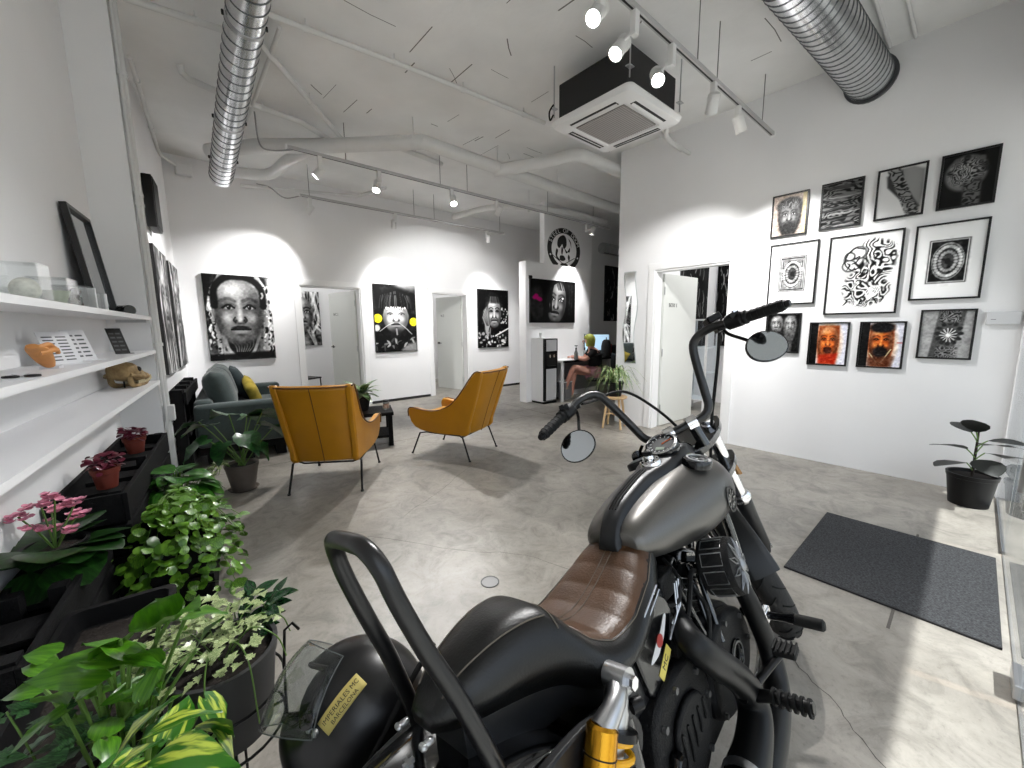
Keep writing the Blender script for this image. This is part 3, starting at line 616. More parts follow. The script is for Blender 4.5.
def pic_abstract(seed):
    p = Pic(80, 120, .667, .35); p.tex(3, 6, .5, seed); r = random.Random(seed)
    for k in range(26):
        x = r.uniform(0, 1); p.line([(x, r.uniform(-.1, .4)), (x+r.uniform(-.2, .2), .5), (x+r.uniform(-.25, .25), r.uniform(.6, 1.1))], r.uniform(.006, .03), r.choice((.03, .1, .75, .9)), .8, .85)
    p.face(.5, .4, .3, .3, .5, .9, .05); p.tex(12, 20, .2, seed+1); return p
def pic_dark(seed, asp=.667):
    p = Pic(80, int(80/asp), asp, .05); r = random.Random(seed); p.tex(7, 10, .08, seed)
    for k in range(60):
        x, y = r.uniform(0, 1), r.uniform(0, 1); a = r.uniform(-.5, .5)+PI/2; L_ = r.uniform(.05, .16)
        p.line([(x, y), (x+L_*.5*math.cos(a)+.02, y+L_*.5*math.sin(a)), (x+L_*math.cos(a), y+L_*math.sin(a))], r.uniform(.004, .012), r.choice((.2, .4, .6, .75)), .8, .7)
    return p
canvas_edge = mat('canvas_edge_black', '141414', .6)
def canvas(name, label, W_, H_, pic, loc, rz):
    t = thing(name, label, 'picture', loc, rz, 'large canvas prints')
    ob('stretcher_frame', MB().box(-W_/2, W_/2, -.034, -.002, -H_/2, H_/2), canvas_edge, t, smooth=False)
    pic.mesh('print', t, W_-.002, H_-.002, print_mat('canvas_print', .55), c=(0, -.0355, 0)); return t
canvas('portrait_canvas', 'black and white portrait of a face framed by braids, above the sofa', .81, 1.21, pic_braids(), (.885, 7.07, 1.525), 0)
canvas('portrait_canvas', 'black and white child portrait with two yellow flowers between back doors', .81, 1.22, pic_flowers(), (3.28, 7.07, 1.535), 0)
canvas('portrait_canvas', 'black and white portrait of an elder resting cheek on hand beside partition', .85, 1.26, pic_elder(), (5.57, 7.07, 1.545), 0)
canvas('portrait_canvas', 'dark landscape-format portrait with a pink flower above the reception desk', 1.20, .77, pic_gaze(), (5.53, 5.22, 1.815), 0)
q = LW(-.58, 0, 1.53); canvas('portrait_canvas', 'tall grey portrait on the sofa wall closest to the back corner', .82, 1.22, pic_abstract(21), q, PI/2-A65)
q = LW(-1.63, 0, 1.54); canvas('portrait_canvas', 'tall grey portrait on the sofa wall behind the white pipes', .82, 1.22, pic_abstract(33), q, PI/2-A65)
canvas('portrait_canvas', 'dark botanical picture in the passage right of the reception', 1.0, 1.25, pic_dark(5, .8), (8.25, 5.70, 2.10), 0)
canvas('portrait_canvas', 'narrow dark abstract picture seen inside the room through the sofa-side door', .7, 1.15, pic_abstract(44), (2.3, 9.5, 1.58), 0)
canvas('portrait_canvas', 'huge dark poster inside the room behind the open side door', .95, 1.5, pic_dark(8, .64), (6.72, 3.15, 1.75), 0)
canvas('portrait_canvas', 'second dark poster at the edge of the open side door', .55, 1.5, pic_dark(18, .6), (7.3, 2.72, 1.75), -PI/2)

# framed prints on the right wall
def tone(s): return s
def pr_beard():
    p = Pic(60, 80, .75, (.72, .66, .62)); p.tex(4, 5, .06, 1); p.poly([(.12, .2), (.5, .05), (.9, .25), (.85, .7), (.7, 1), (.3, 1), (.15, .6)], (.22, .2, .19), .05)
    p.ell(.5, .26, .4, .2, .16, .3); p.tex(20, 26, .2, 2, oct=5); p.face(.5, .52, .3, .36, .4, .7, .06); p.ell(.5, .82, .26, .16, .16, .5); p.swirl(np.clip(2-2*p.sdf(.5, .22, .4, .18), 0, 1), 8, 6, 40, 3, .05, .5, .8); p.tex(24, 30, .12, 4); p.blend((p.X > .88)*.5, (.85, .8, .55)); return p
def pr_waves():
    p = Pic(60, 80, .75, .06); r = random.Random(7)
    p.swirl(np.ones_like(p.X), 2, 9, 26, 5, .03, .5, .8)
    for k in range(22): y = r.uniform(0, 1); p.line([(-.05, y+r.uniform(-.05, .1)), (.3, y), (.65, y+r.uniform(-.04, .04)), (1.05, y-r.uniform(0, .08))], r.uniform(.006, .022), r.choice((.15, .4, .65, .03, .25)), .9, .8, taper=True)
    return p
def pr_sleeve():
    p = Pic(60, 80, .75, .80); p.poly([(.35, .02), (.75, .0), (.98, .1), (1., .5), (.95, .95), (.72, .95), (.5, .6), (.2, .35), (.15, .12)], .52, .05); p.poly([(.3, .03), (.5, .05), (.55, .3), (.75, .6), (.95, .85), (.75, .95), (.5, .65), (.2, .36), (.18, .14)], .22, .04); p.swirl(np.clip((.17-np.abs(p.X-.30-p.Y*.52))*18, 0, 1), 5, 8, 34, 9, .08, .55, .85); return p
def pr_rose():
    p = Pic(60, 80, .75, .03); p.ell(.45, .38, .4, .34, .42, .2); p.poly([(.38, .3), (.75, .3), (.78, 1), (.45, 1)], .25, .05)
    for k in range(22): a = k*2.4; q = .05+.28*math.sqrt(k/22); p.ell(.48+q*math.cos(a), .32+q*.75*math.sin(a), .1, .055, .08 if k % 2 else .3, .5, a)
    p.ell(.5, .33, .08, .06, .65, .5); p.swirl(np.clip(2.2-2*p.sdf(.46, .36, .36, .28), 0, 1), 6, 8, 40, 4, .06, .62, .85); p.swirl(np.clip((p.Y-.5)*8, 0, 1)*np.clip((.18-np.abs(p.X-.6))*20, 0, 1), 5, 9, 30, 8, .05, .4, .8); return p
def pr_medallion(seed, sq=False):
    p = Pic(72, 108, .667, .93); p.poly([(.2, .2), (.8, .2), (.8, .8), (.2, .8)], .06, .008); p.poly([(.22, .213), (.78, .213), (.78, .787), (.22, .787)], .85, .006); p.poly([(.235, .225), (.765, .225), (.765, .775), (.235, .775)], .08, .006)
    if sq:
        for k in range(4): q = .25+k*.02; p.line([(q, q), (1-q, q), (1-q, 1-q), (q, 1-q), (q, q)], .004, .7, .6, sm=0)
    p.ell(.5, .5, .24, .25, .7, .05); p.ell(.5, .5, .225, .235, .2, .1)
    for k in range(30): a = k*2*PI/30; p.ell(.5+.19*math.cos(a), .5+.2*math.sin(a), .03, .02, .8, .5, a)
    for k in range(18): a = k*2*PI/18+.1; p.ell(.5+.12*math.cos(a), .5+.125*math.sin(a), .03, .018, .65, .5, a)
    p.tex(16, 22, .3, seed, np.clip(3-p.sdf(.5, .5, .12, .12), 0, 1)); p.ell(.5, .5, .045, .04, .1, .3); return p
def pr_beast():
    p = Pic(90, 126, .714, .94); p.poly([(.22, .18), (.8, .12), (.84, .4), (.8, .88), (.3, .86), (.24, .6)], .80, .02)
    p.line([(.62, .16), (.8, .22), (.78, .42), (.55, .52), (.4, .66), (.55, .8), (.74, .72)], .075, .10, .5); p.line([(.62, .17), (.77, .24), (.74, .42), (.52, .52), (.42, .66), (.55, .78), (.7, .72)], .045, .78, .6); 
    M_ = Pic(90, 126, .714, 0.); M_.line([(.62, .18), (.78, .24), (.74, .44), (.52, .54), (.40, .68), (.55, .80), (.74, .70)], .12, 1., .4); M_.ell(.38, .32, .17, .13, 1., .2); M_.poly([(.6, .55), (.82, .45), (.8, .85), (.5, .88), (.35, .8)], 1., .05)
    p.swirl(M_.I[..., 0], 5, 7, 46, 21, .04, .92)
    for x, y, a, v in ((.36, .3, .13, .95), (.3, .38, .09, .9), (.42, .22, .1, .92), (.3, .26, .06, .85)): p.ell(x, y, a+.02, a*.7+.015, .08, .3); p.ell(x, y, a, a*.7, v, .3)
    r = random.Random(5)
    for k in range(24): x, y = r.uniform(.25, .8), r.uniform(.2, .85); p.line([(x, y), (x+.05, y+.03), (x+r.uniform(-.02, .1), y+.09)], .01, r.choice((.03, .03, .97)), .7, taper=True)
    p.line([(.5, .18), (.36, .16), (.26, .24), (.24, .36), (.36, .44), (.5, .38)], .008, .05); p.line([(.36, .3), (.44, .27), (.4, .34), (.34, .36)], .008, .05)
    for k in range(7): p.line([(.62, .84), (.58+k*.03, .74), (.66+.02*k, .66)], .006, .95, .7)
    return p
def pr_pair():
    p = Pic(60, 80, .75, .05); p.ell(.3, .25, .2, .24, .5, .3); p.ell(.72, .3, .2, .3, .55, .3); p.face(.28, .25, .17, .2, .55, .9, .05); p.face(.72, .28, .18, .22, .5, .85, .05); p.poly([(.56, .5), (.88, .5), (.8, 1), (.5, 1)], .3, .05); p.tex(16, 20, .2, 3); return p
def pr_colour(seed, hair):
    p = Pic(72, 96, .75, (.88, .88, .93)); p.blend((p.X < .2)*1., .03)
    p.poly([(.22, .05), (.78, .05), (.8, .5), (.72, 1), (.3, 1), (.2, .5)], (.55, .25, .08), .04); p.face(.5, .42, .27, .36, .5, .9, .08, eye=.3)
    g = p.I.mean(2); m = np.clip(1.5-p.sdf(.5, .5, .33, .5)*1.1, 0, 1)*(p.X > .19)
    lo, mid, hi = np.array((.08, .03, .02)), np.array((.78, .36, .12)), np.array((1., .82, .5)); c = np.where(g[..., None] < .5, lo+(mid-lo)*g[..., None]*2, mid+(hi-mid)*(g[..., None]-.5)*2); p.I = p.I*(1-m[..., None])+c*m[..., None]
    if hair: p.ell(.5, .1, .3, .12, (.06, .06, .07), .4); p.ell(.5, .66, .2, .13, (.1, .08, .08), .5); p.line([(.25, .7), (.5, .92), (.75, .6)], .01, (.8, .75, .6)); p.blend((p.X > .86)*(np.abs(p.Y-.45) < .012)*1., (.8, .2, .2)); p.poly([(.2, .8), (.85, .75), (.8, 1), (.2, 1)], (.35, .2, .13), .05, .8)
    else: p.ell(.5, .66, .12, .09, (.25, .1, .05), .5); p.poly([(.25, .78), (.8, .72), (.75, 1), (.25, 1)], (.72, .16, .06), .06, .8); p.line([(.28, .4), (.42, .42), (.58, .42), (.72, .4)], .006, (.1, .05, .03))
    p.tex(18, 24, .18, seed); return p
def pr_dotwork():
    p = Pic(66, 88, .75, .62); p.tex(4, 5, .08, 2); p.poly([(.32, .0), (.85, .0), (.8, .45), (.62, 1), (.2, 1), (.26, .5)], .3, .03)
    for k in range(26): a = k*2*PI/26; p.line([(.55+.04*math.cos(a), .52+.04*math.sin(a)), (.55+.17*math.cos(a), .52+.15*math.sin(a))], .008, .85 if k % 2 else .1, .7)
    for k in range(12): a = k*2*PI/12; p.ell(.56+.23*math.cos(a), .5+.22*math.sin(a)-.02, .06, .035, .12, .6, a)
    p.swirl(np.clip((.24-np.abs(p.X-.55))*14, 0, 1)*np.clip((np.abs(p.Y-.5)-.22)*12, 0, 1), 7, 9, 40, 6, .08, .6, .8); p.ell(.55, .52, .05, .045, .95, .4); p.tex(20, 26, .12, 6); return p
frame_black = mat('frame_black', '0c0c0d', .35)
def framed(label, y0, y1, z0, z1, pic, board=False):
    W_, H_ = y0-y1, z1-z0; t = thing('framed_print', label, 'picture', (4.80, (y0+y1)/2, (z0+z1)/2), -PI/2, 'framed tattoo prints')
    f = .014; o = [(-W_/2, -H_/2), (W_/2, -H_/2), (W_/2, H_/2), (-W_/2, H_/2)]; i = [(x*(1-2*f/W_), y*(1-2*f/H_)) for x, y in o]
    A = np.array([[1, 0, 0], [0, 0, -1], [0, 1, 0]])
    ob('frame', MB().ring(o, i, .001, .022, A), frame_black, t, smooth=False)
    ob('backing_board', MB().box(-W_/2+.006, W_/2-.006, -.008, -.001, -H_/2+.006, H_/2-.006), mat('backing_board', 'd8d8d8', .8), t, smooth=False)
    pic.mesh('print', t, W_-2*f, H_-2*f, print_mat('framed_print_paper', .35, .15), c=(0, -.012, 0), con=1.05); return t
framed('small framed print of a dark bearded face, top left of the wall', 1.48, 1.175, 2.22, 2.625, pr_beard())
framed('small framed print of grey silky folds, second in the top row', 1.08, .775, 2.225, 2.635, pr_waves())
framed('small framed print of a tattooed forearm on white, third in the top row', .69, .385, 2.235, 2.645, pr_sleeve())
framed('small dark framed print of a tattooed hand, top right of the wall', .315, .01, 2.24, 2.65, pr_rose())
framed('framed print of a square ornamental medallion with white border, middle row left', 1.465, 1.06, 1.55, 2.15, pr_medallion(3, True))
framed('largest framed print, black ink swirling beast on white paper', .98, .475, 1.44, 2.145, pr_beast())
framed('framed print of an oval playing-card medallion, middle row right', .41, .01, 1.54, 2.14, pr_medallion(9))
framed('small framed print of two grey tattooed faces, bottom row left', 1.455, 1.15, 1.065, 1.465, pr_pair())
framed('small framed print of an orange bald bearded face, bottom row', 1.075, .77, .96, 1.37, pr_colour(3, False))
framed('small framed print of an orange face with dark hair and necklace, bottom row', .70, .395, .96, 1.37, pr_colour(5, True))
framed('small framed grey print of a dotwork flower tattoo, bottom row right', .32, .01, 1.06, 1.46, pr_dotwork())
w = thing('wall_switch_plate', 'blank white wall plate right of the framed prints', 'wall plate', (4.8, -.12, 1.385), -PI/2)
ob('plate', MB().box(-.085, .085, -.025, -.001, -.05, .05), mat('plate_grey_white', 'cfd0d2', .5), w, smooth=False, bevel=.006); ob('indicator', MB().box(-.06, -.035, -.0265, -.025, -.012, -.009), black_plastic, w, smooth=False)
# wavy mirror
def wavy():
    t = thing('wavy_mirror', 'tall wavy-edged mirror on the wall beside the open side door', 'mirror', (4.80, 3.09, 1.46), -PI/2)
    n = 60; z = np.linspace(-.61, .61, n); o = [(-.09+.022*math.sin(k*8.2)-.0, k) for k in z]+[(.09+.022*math.sin(k*8.2+.3), k) for k in z[::-1]]
    i = [(x*.9, k*.985) for x, k in o]; A = np.array([[1, 0, 0], [0, 0, -1], [0, 1, 0]])
    ob('backing', MB().prism(o, .001, .008, A), mat('mirror_edge', 'b8bcbd', .3), t, smooth=False); ob('mirror_glass', MB().prism(i, .008, .011, A), mat('mirror_silver', 'f2f4f4', .02, metal=1), t, smooth=False)
wavy()
# black panel loudspeaker high on the sofa wall
q = LW(-1.86, 0, 2.53); t = thing('wall_loudspeaker', 'black panel loudspeaker mounted high on the sofa wall', 'loudspeaker', q, PI/2-A65)
ob('cabinet', MB().box(-.17, .17, -.085, -.012, -.23, .23), black_plastic, t, smooth=False, bevel=.008); ob('speaker_cloth', MB().box(-.155, .155, -.09, -.084, -.215, .215), mat('speaker_cloth', '070707', .9), t, smooth=False); ob('wall_bracket', MB().box(-.04, .04, -.014, -.0005, -.05, .05), black_metal, t, smooth=False)
# round logo on the bulkhead
def logo():
    t = thing('round_wall_logo', 'round black logo lettered over the reception partition', 'logo', (6.05, 5.405, 2.83)); t.scale = (1.18, 1, 1)
    ink = mat('logo_black_vinyl', '090909', .6); wht = mat('logo_white_vinyl', 'e4e4e4', .6); A = np.array([[1, 0, 0], [0, 0, -1], [0, 1, 0]])
    a0, a1 = math.radians(-62), math.radians(242); an = np.linspace(a0, a1, 64); R0, R1 = .40, .305
    poly = [(R0*math.cos(a), R0*math.sin(a)) for a in an]+[(R1*math.cos(a), R1*math.sin(a)) for a in an[::-1]]
    ob('ring', MB().prism(poly, .001, .004, A), ink, t, smooth=False)
    txt = 'STEEL OF DOOM'
    for k, ch in enumerate(txt):
        if ch == ' ': continue
        a = math.radians(158-k*136/(len(txt)-1)); lettering(ch, .105, wht, t, (.352*math.cos(a), -.0055, .352*math.sin(a)), (PI/2, -(a-PI/2), 0), .0008, 'letter')
    for s in (-1, 1): ob('dot', MB().prism([(s*.352*math.cos(-.35)+.018*math.cos(b), .352*math.sin(-.35)+.018*math.sin(b)) for b in np.linspace(0, 2*PI, 12, endpoint=False)], .004, .006, A), wht, t, smooth=False)
    # weathered head in the middle: separate dark patches
    def patch(pts, m=ink, d=.003): ob('emblem_patch', MB().prism(catmull([(x, y, 0) for x, y in pts], 4, True)[:, :2], .001, d, A), m, t, smooth=False)
    patch([(-.17, .08), (-.14, .2), (-.03, .27), (.04, .22), (.05, .08), (-.02, .02), (-.05, .1), (-.12, .02)]); patch([(.0, .04), (.06, -.02), (.13, -.03), (.14, .06), (.11, .0), (.05, -.06)])
    patch([(-.19, .0), (-.15, -.03), (-.17, -.13), (-.10, -.20), (-.15, -.21), (-.21, -.12)]); patch([(-.10, -.12), (-.02, -.11), (.03, -.17), (-.02, -.21), (-.10, -.2)]); patch([(-.06, .05), (-.03, .0), (-.05, -.1), (-.075, -.05)])
    patch([(.10, .22), (.16, .16), (.17, .05), (.15, .13)]); patch([(.10, -.08), (.14, -.12), (.12, -.2), (.09, -.15)])
    for s in (-1, 1): ob('crossed_tool', MB().obox((-.01+s*.11, -.003, -.215), (.36, .003, .012), np.array([[math.cos(s*.5), 0, -math.sin(s*.5)], [0, 1, 0], [math.sin(s*.5), 0, math.cos(s*.5)]])), ink, t, smooth=False)
    patch([(-.09, -.27), (0, -.25), (.09, -.27), (.07, -.305), (-.06, -.305)])
logo()
# ------------------------------------------------------------------ lounge furniture
sofa_m = mat('sofa_green_grey_fabric', '2e3a39', .9, var=.12, vs=30, bump=.25, bs=220, sheen=.3)
black_wood = mat('black_stained_wood', '08080a', .8, spec=.2, var=.3, vs=10, bump=.3, bs=40, stretch=(1, 6, 6))
def cushion(W_, H_, T_, n=14, puff=1., pinch=.06):
    m = MB(); u = np.linspace(-1, 1, n); U, V = np.meshgrid(u, u); e = 1-pinch*(1-np.abs(U*V)); P = np.stack([U*W_/2*(1-pinch*(1-V*V)), V*H_/2*(1-pinch*(1-U*U))], -1)
    h = T_/2*np.power(np.clip((1-U**4)*(1-V**4), 0, 1), .45)*puff; Z = h+.004*np.sin(U*7+V*3)*h/T_
    for sg in (1, -1):
        G = np.concatenate([P, (sg*Z)[..., None]], -1); m.grid(G if sg > 0 else G[:, ::-1])
    seen = {}; mp = []; nv = []
    for p_ in m.v:
        k_ = tuple(round(c_, 6) for c_ in p_)
        if k_ not in seen: seen[k_] = len(nv); nv.append(p_)
        mp.append(seen[k_])
    m.v = nv; m.f = [tuple(mp[i] for i in q) for q in m.f]
    return m
def sofa():
    cx, cy, _ = LW(-1.28, .60, 0); t = thing('sofa', 'dark green fabric two-seat sofa on black pallets', 'sofa', (cx, cy, 0), -A65)
    def pad(name, x0, x1, y0, y1, z0, z1, b): return ob(name, MB().box(x0, x1, y0, y1, z0, z1), sofa_m, t, bevel=b)
    def rpad(name, x0, x1, y0, y1, z0, z1, b):
        o = pad(name, x0, x1, y0, y1, z0, z1, 0); m = o.modifiers.new('edges', 'BEVEL'); m.width = b; m.segments = 4; return o
    rpad('seat_base', -.40, .42, -.78, .78, .20, .36, .03); rpad('backrest', -.42, -.26, -.80, .80, .20, .66, .05)
    rpad('armrest', -.42, .44, -.86, -.70, .18, .62, .045); rpad('armrest', -.42, .44, .70, .86, .18, .62, .045)
    for s in (-1, 1): rpad('seat_cushion', -.25, .45, s*.352-.345, s*.352+.345, .36, .47, .04)
    for s in (-1, 1):
        A = Matrix.Rotation(math.radians(-14), 3, 'Y')@Matrix(((0, 0, 1), (1, 0, 0), (0, 1, 0))); m = cushion(.72, .48, .26); m.xf(np.array(A), (-.20, s*.35, .70)); ob('back_cushion', m, sofa_m, t, angle=150)
    for x in (-.3, .0, .3): ob('pallet_runner', MB().box(x-.05, x+.05, -.8, .8, 0, .10), black_wood, t, smooth=False)
    for k in range(7): ob('pallet_plank', MB().box(-.41, .41, -.8+k*.235, -.8+k*.235+.15, .10, .175), black_wood, t, smooth=False)
    A = np.array(Matrix.Rotation(math.radians(-24), 3, 'Y')@Matrix(((0, 0, 1), (1, 0, 0), (0, 1, 0)))); m = cushion(.46, .46, .15); m.xf(A, (-.02, .50, .68)); d = ob('throw_cushion', m, mat('dark_teal_cushion', '2a3437', .9, bump=.2, bs=200), angle=150); d.matrix_world = Matrix.Translation((cx, cy, 0))@Matrix.Rotation(-A65, 4, 'Z'); tag(d, 'dark teal throw cushion leaning at the far end of the sofa', 'cushion')
    R = Matrix.Rotation(math.radians(-20), 3, 'Y')@Matrix(((0, 0, 1), (1, 0, 0), (0, 1, 0)))@Matrix.Rotation(math.radians(22), 3, 'Z'); m = cushion(.36, .30, .13); m.xf(np.array(R), (.10, .16, .60)); d = ob('throw_cushion', m, mat('mustard_cushion', 'b9a23a', .8, var=.25, vs=14, col2='8a7a2c'), angle=150); d.matrix_world = Matrix.Translation((cx, cy, 0))@Matrix.Rotation(-A65, 4, 'Z'); tag(d, 'small mustard yellow throw cushion on the sofa', 'cushion')
sofa()
def pallet_back():
    cx, cy, _ = LW(-1.5, .085, 0); t = thing('upright_pallet', 'black wooden pallet standing between the sofa and the wall', 'pallet', (cx, cy, 0), -A65)
    for y in (-.7, -.3, .1, .5): ob('pallet_post', MB().box(-.045, .045, y-.05, y+.05, .0, .80), black_wood, t, smooth=False)
    for x in (-.065, .055): 
        for z in (.08, .36, .66): ob('pallet_plank', MB().box(x, x+.02, -.78, .58, z, z+.12), black_wood, t, smooth=False)
    for y in (-.5, -.1, .3): ob('pallet_spacer', MB().box(-.045, .045, y-.07, y+.07, .70, .775), black_wood, t, smooth=False)
pallet_back()
leather = mat('mustard_leather', 'b47a08', .42, var=.06, vs=6, bump=.12, bs=160)
seam_m = mat('dark_piping', '5a3508', .5)
def armchair(loc, rz, label):
    t = thing('armchair', label, 'armchair', loc, rz, 'mustard leather armchairs')
    def shear(P): return [(x*(1+(z-.26)*.18), y, z) for x, y, z in P]
    # curved back shell
    def backpt(u, v, off):   # u -1..1 across, v 0..1 up
        z = .27+.65*v; y = -.27-.20*v-.03*v*v+.10*(abs(u)**3)*.55; x = u*(.245+.03*v); nrm = np.array([0, -.95, -.3]); return np.array([x, y, z])+nrm*off
    m = MB(); us, vs = np.linspace(-1, 1, 13), np.linspace(0, 1, 9)
    G = lambda off: np.array([[backpt(u, v, off) for u in us] for v in vs])
    A_, B_ = G(.035), G(-.035); rings = [list(A_[i])+list(B_[i][::-1]) for i in range(len(vs))]; m.loft(rings); ob('backrest', m, leather, t, bevel=.02, angle=60)
    # side wings sweeping into the arms
    prof = [(-.27, .25), (.10, .255), (.33, .30), (.405, .42), (.40, .50), (.34, .52), (.20, .50), (.05, .505), (-.09, .56), (-.22, .68), (-.36, .86), (-.43, .925), (-.49, .92), (-.46, .80), (-.38, .55), (-.31, .35)]
    for s in (-1, 1):
        m = MB(); P = catmull([(a, b, 0) for a, b in prof], 2, True)[:, :2]; k = len(P)
        def wx(y, z, o): return s*(.225+(z-.25)*.05+.12*max(0, y+.12)*(1.15-max(0, y))+o)
        m.loft([[(wx(y, z, o), y, z) for y, z in P] for o in (-.01, .042)]); ob('side_wing', m, leather, t, bevel=.018, angle=60)
        ob('piping', MB().tube([(wx(y, z, .045), y, z) for y, z in catmull([(a, b, 0) for a, b in prof[3:13]], 3)[:, :2]], .0065, 6), seam_m, t)
    m = MB().box(-.25, .25, -.28, .36, .31, .44); o = ob('seat_cushion', m, leather, t, bevel=.0); b = o.modifiers.new('edges', 'BEVEL'); b.width = .05; b.segments = 4
    ob('seat_front', MB().box(-.25, .25, -.27, .345, .255, .315), leather, t, bevel=.02)
    ob('piping', MB().tube([backpt(u, 1.0, .036)+np.array([0, 0, .004]) for u in us], .0065, 6), seam_m, t)
    ob('back_seam', MB().tube([backpt(0, v, .0355) for v in vs], .0035, 6), seam_m, t)
    rod = black_metal
    for s in (-1, 1):
        ob('leg_frame', MB().tube([(s*.29, -.33, 0), (s*.275, -.24, .235), (s*.265, -.20, .25), (s*.265, .22, .25), (s*.275, .30, .235), (s*.29, .40, 0)], .009, 8), rod, t)
        for y in (-.33, .40): ob('foot', MB().cyl((s*.29, y, 0), (s*.29, y, .012), .013, n=10), black_plastic, t)
    for y in (-.2, .2): ob('cross_bar', MB().tube([(-.265, y, .25), (-.2, y, .225), (.2, y, .225), (.265, y, .25)], .008, 8), rod, t)
    return t
armchair((1.08, 3.69, 0), math.radians(-33.5), 'mustard leather armchair seen from behind, nearest the sofa')
armchair((2.37, 3.67, 0), math.radians(23.6), 'mustard leather armchair seen from the side, in the middle of the room')
def side_table():
    t = thing('side_table', 'small low black table between the armchairs and the back wall', 'table', (1.78, 4.62, 0), math.radians(-20))
    ob('tabletop', MB().box(-.24, .24, -.24, .24, .36, .40), black_wood, t, smooth=False, bevel=.004); ob('shelf', MB().box(-.22, .22, -.22, .22, .10, .13), black_wood, t, smooth=False)
    for sx in (-1, 1):
        for sy in (-1, 1): ob('leg', MB().box(sx*.2-.025, sx*.2+.025, sy*.2-.025, sy*.2+.025, 0, .36), black_wood, t, smooth=False)
side_table()
def bottle(name, label, loc, prof, m, cap=None, lab=None):
    t = thing(name, label, 'bottle', loc)
    ob('body', MB().lathe(prof, 20), m, t)
    if cap: ob('cap', MB().lathe(cap, 16), black_plastic, t)
    if lab: ob('paper_label', MB().lathe(lab, 20, cap=False), mat('label_cream', 'd8cfc0', .6, var=.3, vs=30, col2='7a3b33'), t)
bottle('candle_jar', 'clear jar with pale printed label on the low black table', (1.93, 4.53, .4005), [(0, 0), (.034, 0), (.036, .004), (.036, .09), (.034, .094), (0, .094)], mat('jar_glass', 'cfd6d6', .1, trans=.6), [(0, .094), (.037, .094), (.037, .11), (0, .111)], [(.0366, .015), (.0366, .07)])
# floor mat, drain cover
m = thing('entrance_mat', 'dark grey rectangular entrance mat on the concrete', 'mat', (3.0, .19, 0))
ob('carpet', MB().box(-.49, .49, -.385, .385, .0006, .011), mat('mat_dark_grey', '333436', .95, var=.75, vs=110, bump=.8, bs=300), m, smooth=False)
for a in ((-.495, .495, -.39, -.385), (-.495, .495, .385, .39), (-.495, -.49, -.39, .39), (.49, .495, -.39, .39)): ob('edge_strip', MB().box(*a, .0004, .010), mat('mat_edge', '232325', .7), m, smooth=False)
d = thing('floor_drain_cover', 'small round metal cover set in the concrete floor', 'cover', (1.195, 1.578, 0)); ob('ring', MB().lathe([(.044, .0005), (.05, .0005), (.05, .003), (.044, .003)], 28), mat('drain_ring', '3a3a3a', .5), d); ob('disc', MB().lathe([(0, .0005), (.0435, .0005), (.0435, .0022), (0, .0022)], 28), mat('drain_disc', '8a8a8a', .5), d)

# ------------------------------------------------------------------ reception
def dispenser():
    t = thing('water_dispenser', 'tall white and black water dispenser at the end of the partition', 'water dispenser', (5.14, 5.04, 0))
    ob('body', MB().box(-.17, .17, -.12, .17, .03, 1.16), mat('dispenser_white', 'e4e5e6', .3), t, smooth=False, bevel=.01)
    ob('black_front', MB().box(-.165, .165, -.165, -.12, .05, 1.15), black_plastic, t, smooth=False, bevel=.006)
    ob('door_panel', MB().box(-.13, .13, -.172, -.165, .06, .62), mat('dispenser_silver', 'c4c5c7', .3), t, smooth=False, bevel=.004); ob('control_panel', MB().box(-.13, .13, -.172, -.165, .93, 1.13), _M['dispenser_silver'], t, smooth=False, bevel=.004)
    ob('tap_recess', MB().box(-.12, .12, -.168, -.12, .66, .90), mat('recess_black', '030303', .6), t, smooth=False)
    for x in (-.05, .05): ob('tap', MB().cyl((x, -.18, .87), (x, -.18, .82), .012, n=10), chrome, t)
    ob('drip_tray', MB().box(-.11, .11, -.2, -.165, .655, .675), black_plastic, t, smooth=False)
    ob('base', MB().box(-.16, .16, -.15, .16, 0, .03), black_plastic, t, smooth=False)
dispenser()
c = thing('paper_cup', 'white paper cup on top of the water dispenser', 'cup', (5.06, 5.05, 1.1615)); ob('cup', MB().lathe([(0, 0), (.026, 0), (.036, .09), (.033, .09), (.024, .004), (0, .004)], 18), white_trim, c)
c = thing('dome_camera', 'small black camera on the partition end', 'camera', (4.95, 5.22, 2.22)); ob('mount', MB().box(-.025, .025, -.012, 0, -.03, .03), black_plastic, c, smooth=False); ob('housing', MB().ball((0, -.03, 0), .03, 12, 8), black_plastic, c)
def desk():
    t = thing('reception_desk', 'long desk with pale top under the landscape portrait', 'desk', (6.3, 4.99, 0))
    ob('desktop', MB().box(-.95, 1.0, -.21, .22, .715, .75), mat('desk_pale', 'd2d2d2', .35), t, smooth=False, bevel=.003); ob('edge_band', MB().box(-.95, 1.0, -.214, -.21, .71, .752), black_plastic, t, smooth=False)
    for x in (-.93, .95): ob('leg', MB().box(x-.02, x+.02, -.19, -.15, 0, .715), white_metal, t, smooth=False); ob('leg', MB().box(x-.02, x+.02, .16, .20, 0, .715), white_metal, t, smooth=False)
    ob('modesty_panel', MB().box(-.9, .95, .2, .215, .1, .7), mat('desk_panel_grey', '9a9a9a', .6), t, smooth=False)
desk()
